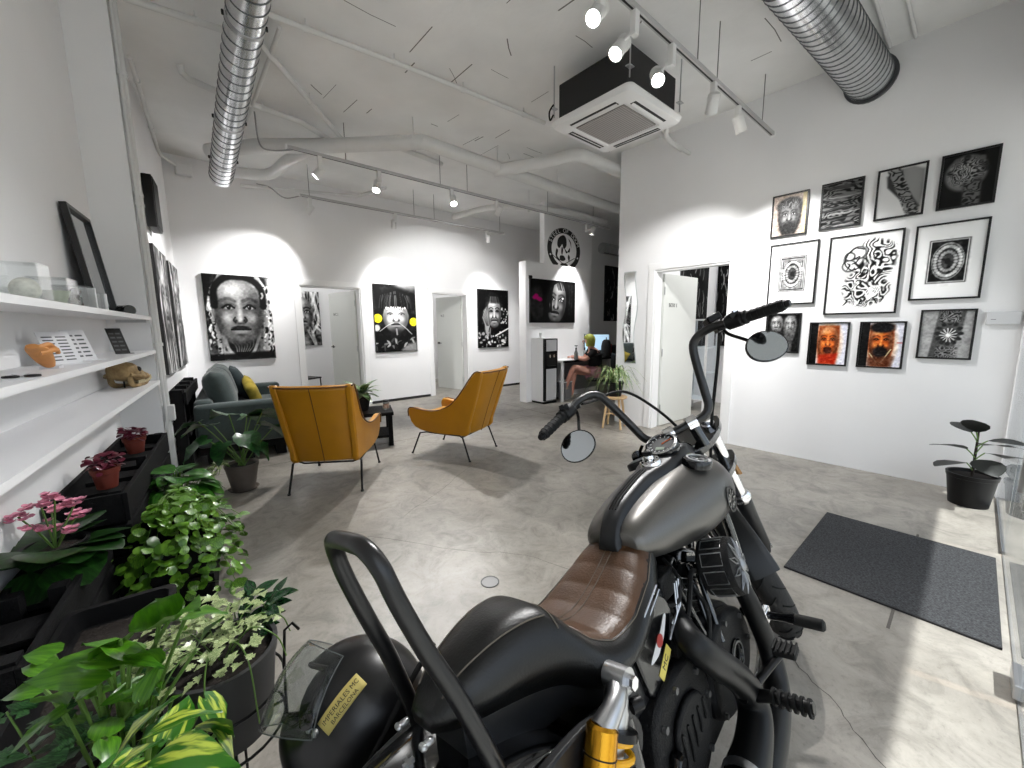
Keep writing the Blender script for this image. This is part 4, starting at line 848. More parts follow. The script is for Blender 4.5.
def monitor():
    t = thing('computer_monitor', 'computer monitor with a pale blue screen on the reception desk', 'monitor', (6.62, 5.02, .752), math.radians(-35))
    ob('bezel', MB().box(-.26, .26, -.012, .02, .12, .45), black_plastic, t, smooth=False, bevel=.004); ob('screen', MB().box(-.25, .25, -.0135, -.011, .13, .44), mat('screen_blue', 'a8c6dc', .3, emit=.45), t, smooth=False)
    ob('stand', MB().cyl((0, .02, .0), (0, .02, .2), .018, n=10), black_plastic, t); ob('foot', MB().box(-.1, .1, -.06, .09, 0, .012), black_plastic, t, smooth=False, bevel=.004)
monitor()
bottle('spray_bottle', 'grey pump bottle on the reception desk beside the dispenser', (5.72, 4.80, .7505), [(0, 0), (.036, 0), (.038, .01), (.038, .12), (.018, .17), (.014, .19), (0, .19)], mat('bottle_grey', '6d6f70', .3), [(0, .19), (.016, .19), (.016, .215), (.006, .22), (.006, .25), (.03, .25), (.03, .262), (0, .262)])
bottle('soap_bottle', 'clear small bottle with dark cap on the reception desk', (6.16, 4.95, .7505), [(0, 0), (.03, 0), (.03, .12), (.012, .15), (0, .15)], mat('bottle_clear', 'd5dadb', .1, trans=.5), [(0, .15), (.014, .15), (.014, .2), (0, .205)])
bottle('ink_bottle', 'little red-capped bottle on the reception desk', (6.05, 4.86, .7505), [(0, 0), (.02, 0), (.02, .07), (.008, .085), (0, .085)], mat('bottle_red', '9a2a22', .3), [(0, .085), (.009, .085), (.009, .11), (0, .11)])
for k, (x, y, rz) in enumerate(((5.9, 4.82, .2), (5.55, 4.92, -.3))):
    n = tag(ob('paper_sheet', MB().box(-.105, .105, -.148, .148, .7505, .7535), white_trim, smooth=False), ('white papers on the desk in front of the pump bottle', 'white papers on the desk next to the dispenser')[k], 'paper'); n.location = (x, y, 0); n.rotation_euler = (0, 0, rz)
def bin_():
    t = thing('waste_bin', 'grey open waste bin under the reception desk', 'bin', (5.66, 5.0, 0)); ob('bucket', MB().loft([[(x*s, y*s, z) for x, y in ((-.12, -.1), (.12, -.1), (.12, .1), (-.12, .1))] for s, z in ((.8, 0), (1, .34), (.94, .34), (.75, .02))]), mat('bin_grey', '7d7d7f', .5), t, smooth=False); ob('liner', MB().ring([(-.124, -.104), (.124, -.104), (.124, .104), (-.124, .104)], [(-.11, -.09), (.11, -.09), (.11, .09), (-.11, .09)], .325, .345), white_trim, t, smooth=False)
bin_()
def printer():
    t = thing('printer', 'black desktop printer at the far end of the reception desk', 'printer', (7.05, 5.0, .7505)); ob('body', MB().box(-.22, .22, -.2, .2, 0, .2), black_plastic, t, smooth=False, bevel=.02); ob('lid', MB().box(-.2, .2, -.18, .18, .2, .225), black_gloss, t, smooth=False, bevel=.008); ob('paper_tray', MB().box(-.16, .16, -.3, -.2, .03, .045), black_plastic, t, smooth=False)
printer()
# stool with spider plant (plant is built with the other plants)
wood_pale = mat('pale_pine', 'c9a97e', .55, var=.15, vs=6, stretch=(4, 4, 1), bump=.1)
def stool():
    t = thing('wooden_stool', 'pale wooden stool carrying the spider plant', 'stool', (4.50, 3.10, 0), math.radians(20))
    ob('seat', MB().lathe([(0, .40), (.155, .40), (.165, .41), (.165, .425), (.155, .43), (0, .43)], 32), wood_pale, t)
    for k in range(4): a = PI/4+k*PI/2; ob('leg', MB().tube([(.17*math.cos(a), .17*math.sin(a), 0), (.11*math.cos(a), .11*math.sin(a), .40)], [.014, .018], 12), wood_pale, t)
    for k in range(2): 
        s = (-1)**k; a, b = PI/4+k*PI/2, PI/4+k*PI/2+PI; r = .145; ob('stretcher', MB().cyl((r*math.cos(a), r*math.sin(a), .17+.02*k), (r*math.cos(b), r*math.sin(b), .17+.02*k), .009, n=8), wood_pale, t)
stool()
# room behind the open side door
def cabinet():
    t = thing('display_cabinet', 'white glass display cabinet inside the room behind the open door', 'cabinet', (6.45, 2.86, 0))
    w = white_metal
    for sx in (-.19, .19):
        for sy in (-.17, .17): ob('post', MB().box(sx-.015, sx+.015, sy-.015, sy+.015, 0, 1.45), w, t, smooth=False)
    for z in (.18, .6, 1.0, 1.43): ob('shelf', MB().box(-.19, .19, -.17, .17, z, z+.02), w, t, smooth=False)
    ob('side_pane', MB().box(-.193, -.189, -.155, .155, .2, 1.43), clear_glass, t, smooth=False); ob('front_pane', MB().box(-.175, .175, -.174, -.17, .2, 1.43), clear_glass, t, smooth=False)
cabinet()
def work_stool():
    t = thing('work_stool', 'black wheeled work stool inside the room behind the open door', 'stool', (6.35, 1.98, 0)); ob('seat', MB().lathe([(0, .5), (.17, .5), (.19, .52), (.19, .55), (.17, .575), (0, .58)], 28), black_plastic, t); ob('column', MB().cyl((0, 0, .08), (0, 0, .5), .022, n=12), chrome, t)
    for k in range(5): a = k*2*PI/5; b = ob('base_arm', MB().tube([(0, 0, .1), (.24*math.cos(a), .24*math.sin(a), .065)], [.022, .014], 8), black_plastic, t); ob('castor', MB().cyl((.24*math.cos(a)-.012, .24*math.sin(a), .027), (.24*math.cos(a)+.012, .24*math.sin(a), .027), .027, n=14), black_plastic, b)
work_stool()
# dark chair inside the room behind the sofa-side door
def simple_chair(loc, rz, label):
    t = thing('dining_chair', label, 'chair', loc, rz); ob('seat', MB().box(-.2, .2, -.2, .2, .43, .46), black_plastic, t, smooth=False, bevel=.01); ob('backrest', MB().box(-.2, .2, .18, .205, .55, .9), black_plastic, t, smooth=False, bevel=.01)
    for sx in (-1, 1):
        for sy in (-1, 1): ob('leg', MB().cyl((sx*.19, sy*.19, 0), (sx*.18, sy*.18, .9 if sy > 0 else .44), .012, n=8), black_metal, t)
simple_chair((1.95, 8.2, 0), .5, 'black chair inside the room behind the sofa-side door')
# ------------------------------------------------------------------ shelves in the left recess and what stands on them
SH = LW(-4.6, -.13, 0)
shelf_m = mat('shelf_white', 'e6e6e8', .4)
def LB(s0, s1, o0, o1, z0, z1):
    P = [LW(s, o, z) for z in (z0, z1) for o in (o0, o1) for s in (s0, s1)]; return MB().add(P, [(0, 2, 3, 1), (4, 5, 7, 6), (0, 1, 5, 4), (2, 6, 7, 3), (0, 4, 6, 2), (1, 3, 7, 5)])
def wall_shelf(z, label):
    t = thing('wall_shelf', label, 'shelf', group='white shelves in the wall recess')
    ob('board', LB(-6.92, -3.082, -.153, .082, z-.02, z), shelf_m, t, smooth=False, bevel=.002); ob('front_lip', LB(-6.92, -3.082, .082, .091, z-.023, z+.002), shelf_m, t, smooth=False)
    ob('end_bracket', LB(-3.105, -3.082, -.10, .06, z-.04, z-.02), brushed, t, smooth=False)
wall_shelf(1.4527, 'topmost white wall shelf with display boxes'); wall_shelf(1.2091, 'middle white wall shelf with leaflets'); wall_shelf(0.9829, 'lowest white wall shelf with the animal skull')
def at_shelf(s, o, z): return LW(s, o, z)
RZ = PI/2-A65    # local x runs away from the camera along the shelf, -y faces the room
t = thing('leaning_frame', 'black picture frame leaning on the top shelf against the wall', 'picture frame', LW(-3.5263, -0.071, 1.4532), RZ); t.scale = (.87,)*3
A = np.array(Matrix.Rotation(math.radians(-7), 3, 'X')@Matrix(((1, 0, 0), (0, 0, -1), (0, 1, 0)))); o_ = [(-.26, 0), (.26, 0), (.26, .70), (-.26, .70)]; i_ = [(-.235, .025), (.235, .025), (.235, .675), (-.235, .675)]
ob('frame', MB().ring(o_, i_, 0, .035, A), frame_black, t, smooth=False); ob('glass', MB().prism(i_, .012, .016, A), mat('frame_dark_glass', '5c5f62', .06, coat=1), t, smooth=False); ob('backing', MB().prism(i_, .002, .008, A), frame_black, t, smooth=False)
box_clear = glass_mat('acrylic', (.975, .985, .985), .02, .35)
def display_box(s, w, h, d, label, content, o=-0.0101):
    t = thing('acrylic_display_box', label, 'display box', LW(s, o, 1.4532), RZ, 'acrylic boxes on the top shelf'); t.scale = (.87,)*3
    ob('base', MB().box(-w/2, w/2, -d/2, d/2, 0, .006), white_trim, t, smooth=False)
    for a in ((-w/2, w/2, -d/2, -d/2+.003), (-w/2, w/2, d/2-.003, d/2), (-w/2, -w/2+.003, -d/2+.003, d/2-.003), (w/2-.003, w/2, -d/2+.003, d/2-.003)): ob('pane', MB().box(*a, .006, h), box_clear, t, smooth=False)
    ob('lid', MB().box(-w/2, w/2, -d/2, d/2, h, h+.003), box_clear, t, smooth=False)
    content(t)
def pumice(t): ob('stone', MB().ball((0, 0, .055), (.05, .045, .048), 14, 9), mat('stone_pale', 'bdbcb2', .8, var=.2, vs=40, bump=.4), t)
def bowl(t): ob('bowl', MB().lathe([(0, .008), (.03, .008), (.055, .075), (.052, .075), (.028, .014), (0, .014)], 24), mat('bowl_sage', 'a3a898', .6), t); ob('stand_block', MB().box(-.035, .035, -.03, .03, .0065, .02), black_plastic, t, smooth=False)
def machine(t): ob('tattoo_machine', MB().box(-.03, .03, -.02, .02, .01, .07).cyl((-.02, 0, .07), (.03, 0, .1), .022, n=14), black_gloss, t, bevel=.004); ob('coil', MB().cyl((.0, 0, .03), (.05, 0, .03), .018, n=14), mat('coil_copper', '6d4a38', .4, metal=.5), t)
display_box(-4.8748, .13, .155, .12, 'tall clear acrylic box with a pale stone at the near end of the top shelf', pumice)
display_box(-4.5877, .16, .13, .13, 'clear acrylic box holding a sage green bowl', bowl)
display_box(-4.3267, .15, .12, .13, 'clear acrylic box with a black tattoo machine', machine)
display_box(-4.1005, .10, .105, .11, 'small clear acrylic box with a brown coil machine', machine)
for k, (s, h, lab) in enumerate(((-4.2223, .125, 'white card standing beside the black machine box'), (-4.0222, .11, 'small white card standing beside the brown machine box'))):
    c = tag(ob('display_card', LB(s-.007, s+.007, -.06, .04, 1.4532, 1.4532+h*.87), white_trim, smooth=False), lab, 'card')
t = thing('black_can', 'black ridged can lying at the far end of the top shelf', 'can', LW(-3.3523, -0.0014, 1.4877), RZ+.5); t.scale = (.87,)*3
ob('can', MB().lathe([(0, -.075), (.034, -.075), (.0395, -.07), (.0395, -.05), (.037, -.045), (.0395, -.04), (.0395, .06), (.036, .075), (0, .075)], 24, (0, 0, 0), (1, 0, 0)), black_gloss, t); ob('rim', MB().lathe([(.03, .072), (.041, .072), (.041, .085), (.03, .085)], 24, (0, 0, 0), (1, 0, 0)), black_gloss, t)
# middle shelf
Z2 = 1.2096
def leaning_card(s, w, h, label, mtl, o=-0.0275, tilt=18, marks=0, name='leaflet', turn=0.):
    t = thing(name, label, 'leaflet', LW(s, o, Z2), RZ+turn); t.scale = (.87,)*3; A = np.array(Matrix.Rotation(math.radians(-tilt), 3, 'X')@Matrix(((1, 0, 0), (0, 0, -1), (0, 1, 0))))
    ob('card', MB().prism([(-w/2, 0), (w/2, 0), (w/2, h), (-w/2, h)], 0, .003, A), mtl, t, smooth=False)
    for k in range(marks):
        for c in range(2): ob('printed_row', MB().prism([(-w*.4+c*w*.42, h*(.12+k*.8/marks)), (-w*.4+c*w*.42+w*.32, h*(.12+k*.8/marks)), (-w*.4+c*w*.42+w*.32, h*(.12+k*.8/marks)+h*.3/marks), (-w*.4+c*w*.42, h*(.12+k*.8/marks)+h*.3/marks)], .003, .0035, A), mat('ink_grey', '55575a', .6), t, smooth=False)
    ob('easel_foot', MB().box(-w/2, w/2, -.045, .0, 0, .004), mtl, t, smooth=False)
leaflet_m = mat('leaflet_white', 'dcdcdf', .35)
leaning_card(-4.5007, .16, .17, 'white leaflet with rows of small print on the middle shelf', leaflet_m, marks=8, turn=-.5); leaning_card(-4.2223, .15, .18, 'second white leaflet on the middle shelf, further from camera', leaflet_m, marks=6, turn=-.4)
leaning_card(-5.3098, .30, .17, 'wide white paper leaning near the camera end of the middle shelf', leaflet_m, o=-0.0623); 
leaning_card(-3.5437, .09, .20, 'black card with pale script standing on the middle shelf end', mat('card_black', '101011', .5), o=-0.0101, tilt=24, marks=5, name='script_card', turn=-.9)
t = thing('practice_hand', 'tan leather hand-shaped practice piece on the middle shelf', 'practice hand', LW(-4.8313, -0.0101, Z2), RZ); t.scale = (.87,)*3
tan = mat('practice_skin_tan', 'c98a4e', .55, var=.12, vs=20)
ob('palm', MB().tube([(.08, .0, .0), (.03, 0, .04), (-.03, 0, .085), (-.08, 0, .105)], [.012, .03, .036, .02], 14, smooth=4, flat=.5), tan, t)
for k in range(4): ob('finger', MB().tube([(-.05+.02*k, -.012, .10-.01*k), (-.02+.024*k, -.03, .11-.008*k), (.02+.02*k, -.03, .10-.01*k)], [.010, .010, .008], 8, smooth=4), tan, t)
ob('thumb', MB().tube([(-.05, -.01, .075), (-.02, -.04, .085), (.01, -.045, .088)], [.011, .011, .008], 8, smooth=4), tan, t); ob('holder', MB().box(.06, .12, -.03, .03, 0, .012), leaflet_m, t, smooth=False)
t = thing('scissors', 'steel scissors lying on white card at the near end of the middle shelf', 'scissors', LW(-5.1445, 0.0247, Z2), RZ+.3); t.scale = (.87,)*3
ob('card', MB().box(-.10, .14, -.05, .05, 0, .003), leaflet_m, t, smooth=False)
for s in (-1, 1):
    ob('blade', MB().prism([(-.01, -.004*s), (.12, s*.022), (.10, s*.010), (0, s*.006)], .004, .006), brushed, t, smooth=False); ob('finger_ring', MB().tube([(-.05+.022*math.cos(a), -s*.025+.018*math.sin(a), .008) for a in np.linspace(0, 2*PI, 14, endpoint=False)], .004, 6, closed=True), black_plastic, t)
# animal skull on the lowest shelf
def skull():
    t = thing('animal_skull', 'brown animal skull with tusks on the far end of the lowest shelf', 'skull', LW(-3.4045, -0.0101, 0.9834), RZ-.35); t.scale = (.87,)*3
    bone = mat('old_bone', 'a98f63', .7, var=.25, vs=18, bump=.35, bs=50, col2='6b5433')
    # snout points to local +x
    rings = []
    for x, zc, ry, rz_ in ((-.17, .13, .03, .03), (-.15, .13, .07, .06), (-.10, .125, .085, .075), (-.04, .12, .08, .07), (.02, .10, .062, .058), (.08, .08, .048, .047), (.13, .062, .04, .042), (.165, .052, .036, .04), (.175, .05, .025, .03)):
        rings.append([(x, ry*math.copysign(abs(math.cos(a))**.8, math.cos(a)), zc+rz_*math.sin(a)) for a in np.linspace(0, 2*PI, 16, endpoint=False)])
    ob('cranium', MB().loft(rings), bone, t)
    for s in (-1, 1):
        ob('cheek_bone', MB().tube([(-.14, s*.075, .10), (-.09, s*.105, .085), (-.03, s*.10, .08), (.03, s*.06, .075)], [.014, .016, .014, .01], 10, smooth=4), bone, t); ob('eye_socket', MB().ball((-.035, s*.068, .135), (.026, .02, .022), 12, 8), mat('socket_dark', '1c140d', .9), t)
        ob('jaw', MB().tube([(-.13, s*.06, .09), (-.11, s*.06, .03), (-.03, s*.05, .012), (.10, s*.03, .012), (.15, s*.018, .02)], [.016, .02, .016, .012, .01], 10, smooth=4), bone, t)
        for k in range(6): ob('tooth', MB().cyl((.0+k*.022, s*(.045-k*.003), .022), (.0+k*.022, s*(.044-k*.003), .046), .008, .006, 8), mat('tooth_ivory', 'd8c9a5', .4), t)
        ob('tusk', MB().tube([(.11, s*.035, .03), (.125, s*.055, .05), (.12, s*.062, .08)], [.009, .008, .002], 8, smooth=3), _M['tooth_ivory'], t)
    ob('nose_cavity', MB().ball((.172, 0, .055), (.012, .022, .022), 12, 8), _M['socket_dark'], t); ob('support_pin', MB().cyl((-.09, 0, 0), (-.09, 0, .07), .005, n=8), black_metal, t)
skull()
# white conduits at the recess corner
def conduits():
    t = thing('vertical_conduit', 'pair of white pipes running up the corner beside the shelves', 'pipe', LW(-3.02, .107, 0))
    c = np.array(LW(-3.02, .107, 0))
    for ds, do, r in ((0, 0, .019), (-.045, -.0, .011)):
        q = np.array(LW(-3.02+ds, .107+do-(.021-r), 0))-c; ob('pipe', MB().cyl(q, q+np.array([0, 0, CEIL]), r, n=14), grey_pipe, t)
        for z in (.5, 1.25, 2.25, 2.32, 3.1): ob('pipe_clip', MB().lathe([(r, -.012), (r+.006, -.012), (r+.006, .012), (r, .012)], 14, q+np.array([0, 0, z])), grey_pipe, t)
    a = np.array(LW(-3.02, .107, 0))-c; ob('junction_box', MB().obox((0, 0, .72), (.07, .08, .12), np.array(Matrix.Rotation(RZ, 3, 'Z'))), grey_pipe, t, smooth=False, bevel=.006)
conduits()
# ------------------------------------------------------------------ plants
def leaf_geo(kind, bend=.25, fold=.15, wave=0.):
    """leaf of length 1 along +Y, upper side +Z"""
    prof = {'heart': [(-.14, .16), (-.02, .40), (.16, .48), (.38, .44), (.60, .30), (.82, .13), (1.0, .0)],
            'oval': [(0, .04), (.12, .22), (.32, .34), (.55, .36), (.76, .27), (.92, .12), (1, .0)],
            'round': [(-.02, .12), (.1, .36), (.32, .48), (.55, .49), (.78, .38), (.94, .18), (1, .0)],
            'lance': [(0, .03), (.15, .13), (.35, .18), (.55, .17), (.75, .11), (.9, .05), (1, .0)],
            'ivy': [(-.16, .14), (.02, .50), (.18, .30), (.34, .44), (.52, .22), (.78, .12), (1, .0)],
            'strap': [(0, .03), (.2, .045), (.4, .045), (.6, .04), (.8, .028), (.93, .014), (1, .0)]}[kind]
    cols = (-1, -.55, 0, .55, 1); G = []
    for t, w in prof:
        tc = max(t, 0); row = []
        for u in cols:
            y = tc+(t-tc)*abs(u)**.8; z = -bend*tc*tc+fold*abs(u)*w+wave*math.sin(9*tc+2*u)*abs(u)*.06; row.append((u*w, y*(1-.18*bend*tc), z))
        G.append(row)
    return MB().grid(np.array(G))
def leaf_mesh(kind, mtl, **k):
    m = leaf_geo(kind, **k); me = bpy.data.meshes.new('leaf'); me.from_pydata(m.v, [], m.f); me.update(); me.polygons.foreach_set('use_smooth', [True]*len(me.polygons)); me.materials.append(mtl); return me
def leaf_mat(name, a, b, sc=3., rough=.30, stretch=(6, 1, 1), lo=.45, hi=.6):
    m = mat(name, a, rough, var=.1, vs=sc, col2=b, stretch=stretch, spec=.5); r = [n for n in m.node_tree.nodes if n.type == 'VALTORGB'][0]; r.color_ramp.elements[0].position = lo; r.color_ramp.elements[1].position = hi
    m.node_tree.nodes['Principled BSDF'].inputs['Subsurface Weight'].default_value = 0; return m
lm_pothos = leaf_mat('leaf_pothos', '2f6410', '5d921c', 2., stretch=(5, .7, 1), lo=.35, hi=.7); lm_varie = leaf_mat('leaf_pothos_variegated', '2c6414', 'b4c44a', 1.6, stretch=(4, .8, 1), lo=.5, hi=.6)
lm_pilea = leaf_mat('leaf_pilea', '335a12', '64902a', 4); lm_dark = leaf_mat('leaf_dark_green', '122c0e', '214617', 3); lm_mid = leaf_mat('leaf_mid_green', '1f4a12', '38701e', 3)
lm_phil = leaf_mat('leaf_philodendron', '183f1c', '2c5c27', 2.5, stretch=(2, 6, 1)); lm_cream = leaf_mat('leaf_cream_edged', '5d7d3a', 'bdc694', 5, lo=.42, hi=.55); lm_ivy = leaf_mat('leaf_ivy', '18381a', '3b6636', 4)
lm_wine = leaf_mat('leaf_wine', '4a1322', '7c2f45', 5); lm_black = leaf_mat('leaf_rubber_dark', '0a0d0a', '121711', 3, rough=.5); lm_spider = leaf_mat('leaf_spider', '4f7238', 'b9c48c', 3, stretch=(30, .3, 1)); lm_zz = leaf_mat('leaf_zz', '14301a', '224a26', 3, rough=.25)
stem_m = mat('stem_green', '5d7f35', .5); soil = mat('potting_soil', '1d1611', .95, bump=.6, bs=60); pink = mat('petal_pink', 'd97a9c', .5, var=.2, vs=30, col2='f0b3c4'); pot_black = mat('pot_black', '08080a', .45, spec=.3); terracotta = mat('pot_terracotta', '6b2a1c', .7); pot_grey = mat('pot_grey_brown', '5d544c', .7, var=.15, vs=10)
def place_leaf(me, parent, base, tip, roll=0., wscale=1., name='leaf'):
    b, t = np.array(base, float), np.array(tip, float); d = t-b; L_ = np.linalg.norm(d); d /= L_; up = np.array([0, 0, 1.]) if abs(d[2]) < .93 else np.array([-.6, -.6, .4]); x = np.cross(d, up); x /= np.linalg.norm(x); z = np.cross(x, d); c, s = math.cos(roll), math.sin(roll); x, z = x*c+z*s, z*c-x*s
    o = bpy.data.objects.new(name, me); COL.objects.link(o); o.parent = parent; o.matrix_local = Matrix([[x[i]*L_*wscale, d[i]*L_, z[i]*L_, b[i]] for i in range(3)]+[[0, 0, 0, 1]]); return o
def stem(parent, a, b, r=.003, sag=.2, name='stem'):
    a, b = np.array(a, float), np.array(b, float); mid = (a+b)/2+np.array([0, 0, sag*np.linalg.norm(b-a)]); return ob(name, MB().tube([a, mid, b], r, 5, smooth=3), stem_m, parent)
def pot(t, r0, r1, h, mtl, lip=.008, z=0):
    ob('pot', MB().lathe([(0, z), (r0, z), (r1-.004, z+h-.03), (r1, z+h-.028), (r1+lip*.5, z+h), (r1-.008, z+h), (r1-.012, z+h-.03), (0, z+h-.03)], 32), mtl, t); ob('soil', MB().lathe([(0, z+h-.03), (r1-.012, z+h-.03), (r1-.012, z+h-.024), (0, z+h-.018)], 24), soil, t)
R_ = random.Random(11)
def bushy(t, me, c, n, rad, size, tilt=.5, name='leaf', w=1., stems=False, origin=None, up=.2):
    for k in range(n):
        a = R_.uniform(0, 2*PI); q = math.sqrt(R_.random()); e = R_.uniform(-1, 1); p = np.array(c)+np.array([rad[0]*q*math.cos(a), rad[1]*q*math.sin(a), rad[2]*e])
        L_ = size*R_.uniform(.7, 1.25); az = a+R_.uniform(-.9, .9); el = R_.uniform(-tilt, tilt)+up; d = np.array([math.cos(az)*math.cos(el), math.sin(az)*math.cos(el), math.sin(el)]); place_leaf(me, t, p, p+d*L_, R_.uniform(-.5, .5), w, name)
        if stems: stem(t, origin if origin is not None else (c[0], c[1], c[2]-rad[2]), p, .0022, .08)
# black planter crates under the shelves
def crate(s0, s1, o0, o1, z0, z1, label):
    c = np.array(LW((s0+s1)/2, (o0+o1)/2, 0)); t = thing('pallet_planter', label, 'planter', tuple(c), PI/2-A65, 'black pallet planters'); L_, D_ = s1-s0, o1-o0; n = max(2, int((z1-z0)/.13))
    for k in range(n):
        z = z0+k*(z1-z0)/n; h = (z1-z0)/n-.018
        for y in (-D_/2, D_/2-.02): ob('plank', MB().box(-L_/2, L_/2, y, y+.02, z, z+h), black_wood, t, smooth=False, bevel=.002)
        for x in (-L_/2, L_/2-.02): ob('plank', MB().box(x, x+.02, -D_/2+.021, D_/2-.021, z, z+h), black_wood, t, smooth=False)
    for x in (-L_/2+.05, 0, L_/2-.05):
        for y in (-D_/2+.045, D_/2-.045): ob('post', MB().box(x-.025, x+.025, y-.022, y+.022, 0, z1-.01), black_wood, t, smooth=False)
    m = int(L_/.2); 
    for k in range(m): ob('top_board', MB().box(-L_/2+.02+k*L_/m, -L_/2+.02+k*L_/m+L_/m*.62, -D_/2+.021, D_/2-.021, z1-.09, z1-.07), black_wood, t, smooth=False)
    return t
crate(-4.62, -3.30, -.14, .12, .04, .64, 'black pallet planter under the shelves holding two terracotta pots')
crate(-5.55, -4.68, -.14, .06, .04, .50, 'low black pallet planter under the shelves behind the pink flowers')
crate(-4.70, -4.10, .14, .40, .0, .36, 'black crate on the floor carrying the trailing round-leaf plant')
# trough for the ivy and pothos
def trough():
    t = thing('plant_trough', 'long black plastic plant trough in the near left corner', 'planter', (-.235, 1.36, 0), -A65); o = [(-.13, -.44), (.13, -.44), (.13, .44), (-.13, .44)]
    def rr(h, k): return [(x*k+sx*0, y*k) for x, y in o]
    P = lambda kx, ky: [(sx*(.13*kx-.03)+.03*math.cos(a), sy*(.44*ky-.03)+.03*math.sin(a)) for sx, sy, a0 in ((1, 1, 0), (-1, 1, PI/2), (-1, -1, PI), (1, -1, 1.5*PI)) for a in np.linspace(a0, a0+PI/2, 4)]
    ob('trough_body', MB().loft([[(x, y, z) for x, y in P(*k)] for k, z in (((.8, .93), .22), ((1, 1), .44), ((1.06, 1.02), .445), ((1.06, 1.02), .46), ((.93, .975), .46), ((.90, .97), .40))]), mat('trough_grey', '0d0d0f', .5, spec=.3), t); ob('soil', MB().box(-.10, .10, -.41, .41, .39, .402), soil, t, smooth=False)
    for y in (-.3, .3): ob('support_block', MB().box(-.09, .09, y-.08, y+.08, 0, .22), black_wood, t, smooth=False)
trough()
# pink kalanchoe
def kalanchoe():
    t = thing('flowering_kalanchoe', 'pink-flowered kalanchoe with dark leaves in a black pot', 'plant', (-.385, 2.2, .432)); pot(t, .07, .09, .13, pot_black, z=0)
    lk = leaf_mesh('oval', lm_dark, bend=.2, fold=.1)
    for k in range(16): a = k*2.4; r = .03+.05*(k % 4)/4; L_ = .13+.03*(k % 3); el = .1+.35*((k*7) % 5)/5; p = np.array([r*math.cos(a), r*math.sin(a), .10+.01*(k % 4)]); place_leaf(lk, t, p, p+L_*np.array([math.cos(a)*math.cos(el), math.sin(a)*math.cos(el), math.sin(el)]), .2, 1.3)
    place_leaf(lk, t, (.02, -.05, .08), (.10, -.22, .06), -.2, 1.35); place_leaf(lk, t, (-.02, -.05, .06), (-.06, -.2, .02), .2, 1.3)
    pm = leaf_geo('round', bend=-.2, fold=.1); pme = bpy.data.meshes.new('petal'); pme.from_pydata(pm.v, [], pm.f); pme.materials.append(pink); pme.update()
    for (cx, cy, cz) in ((.02, 0, .30), (-.04, 0, .20), (.07, .0, .27), (.03, .0, .17), (-.02, .02, .28), (.0, .04, .24), (.06, .06, .2), (-.08, .03, .25)):
        stem(t, (0, 0, .1), (cx, cy, cz), .003, .05)
        for k in range(11):
            p = np.array([cx, cy, cz])+np.array([R_.uniform(-.03, .03), R_.uniform(-.03, .03), R_.uniform(-.012, .015)])
            for j in range(4): a = j*PI/2+k; place_leaf(pme, t, p, p+.016*np.array([math.cos(a), math.sin(a), .35]), 0, 1.2, 'petal')
kalanchoe()
# two wine-red plants in terracotta
for (x, y, r, lab, n) in ((-.205, 3.5, .056, 'wine-leaved plant in terracotta pot, further along the crate', 90), (-.285, 2.8, .054, 'wine-leaved plant in terracotta pot, nearer along the crate', 90)):
    t = thing('fittonia_pot', lab, 'plant', (x, y, .5715)); pot(t, r*.72, r, .105, terracotta, .010); me = leaf_mesh('oval', lm_wine, bend=.3); bushy(t, me, (0, 0, .128), n, (.062, .062, .035), .032, .6, w=1.2)
# trailing round-leaf plant
def pilea():
    t = thing('trailing_pilea', 'bright green trailing plant with small round leaves spilling from a black crate', 'plant', tuple(np.array(LW(-4.40, .27, .288)))); pot(t, .09, .12, .16, pot_black); me = leaf_mesh('round', lm_pilea, bend=.2, fold=.08)
    for k in range(290):
        a = R_.uniform(-2.3, 1.3); q = R_.uniform(0, 1); rr = .02+.32*q**.8; z = .27-.03*R_.random()-.5*max(0, rr-.12)/.2*R_.uniform(.3, 1); p = np.array([-.05+rr*math.cos(a)*.9, -.10+rr*math.sin(a)*1.25, max(z, -.26)-.02]); L_ = .047*R_.uniform(.7, 1.2); az = a+R_.uniform(-1, 1); el = R_.uniform(-.9, .3); place_leaf(me, t, p, p+L_*np.array([math.cos(az)*math.cos(el), math.sin(az)*math.cos(el), math.sin(el)]), R_.uniform(-.6, .6))
        if k % 5 == 0: stem(t, (0, 0, .15), p, .002, .25)
pilea()
def pilea_fill():
    t = bpy.data.objects['trailing_pilea']; g = leaf_geo('round', bend=.2, fold=.08); m = MB(); V0 = np.array(g.v)
    for k in range(300):
        a = R_.uniform(-2.6, 1.5); rr = .02+.29*R_.random()**.7; z = .25-.04*R_.random()-.5*max(0, rr-.12)/.2*R_.uniform(.2, 1); p = np.array([-.05+rr*math.cos(a)*.9, -.10+rr*math.sin(a)*1.25, max(z, -.28)-.02]); az = a+R_.uniform(-1.2, 1.2); el = R_.uniform(-1., .3)
        d = np.array([math.cos(az)*math.cos(el), math.sin(az)*math.cos(el), math.sin(el)]); x = np.cross(d, (0, 0, 1.)); x /= np.linalg.norm(x); zz = np.cross(x, d); m.add(p+.044*R_.uniform(.7, 1.2)*(V0@np.stack([x, d, zz])), g.f)
    stuff(ob('small_leaves', m, lm_pilea, t, angle=180))
pilea_fill()
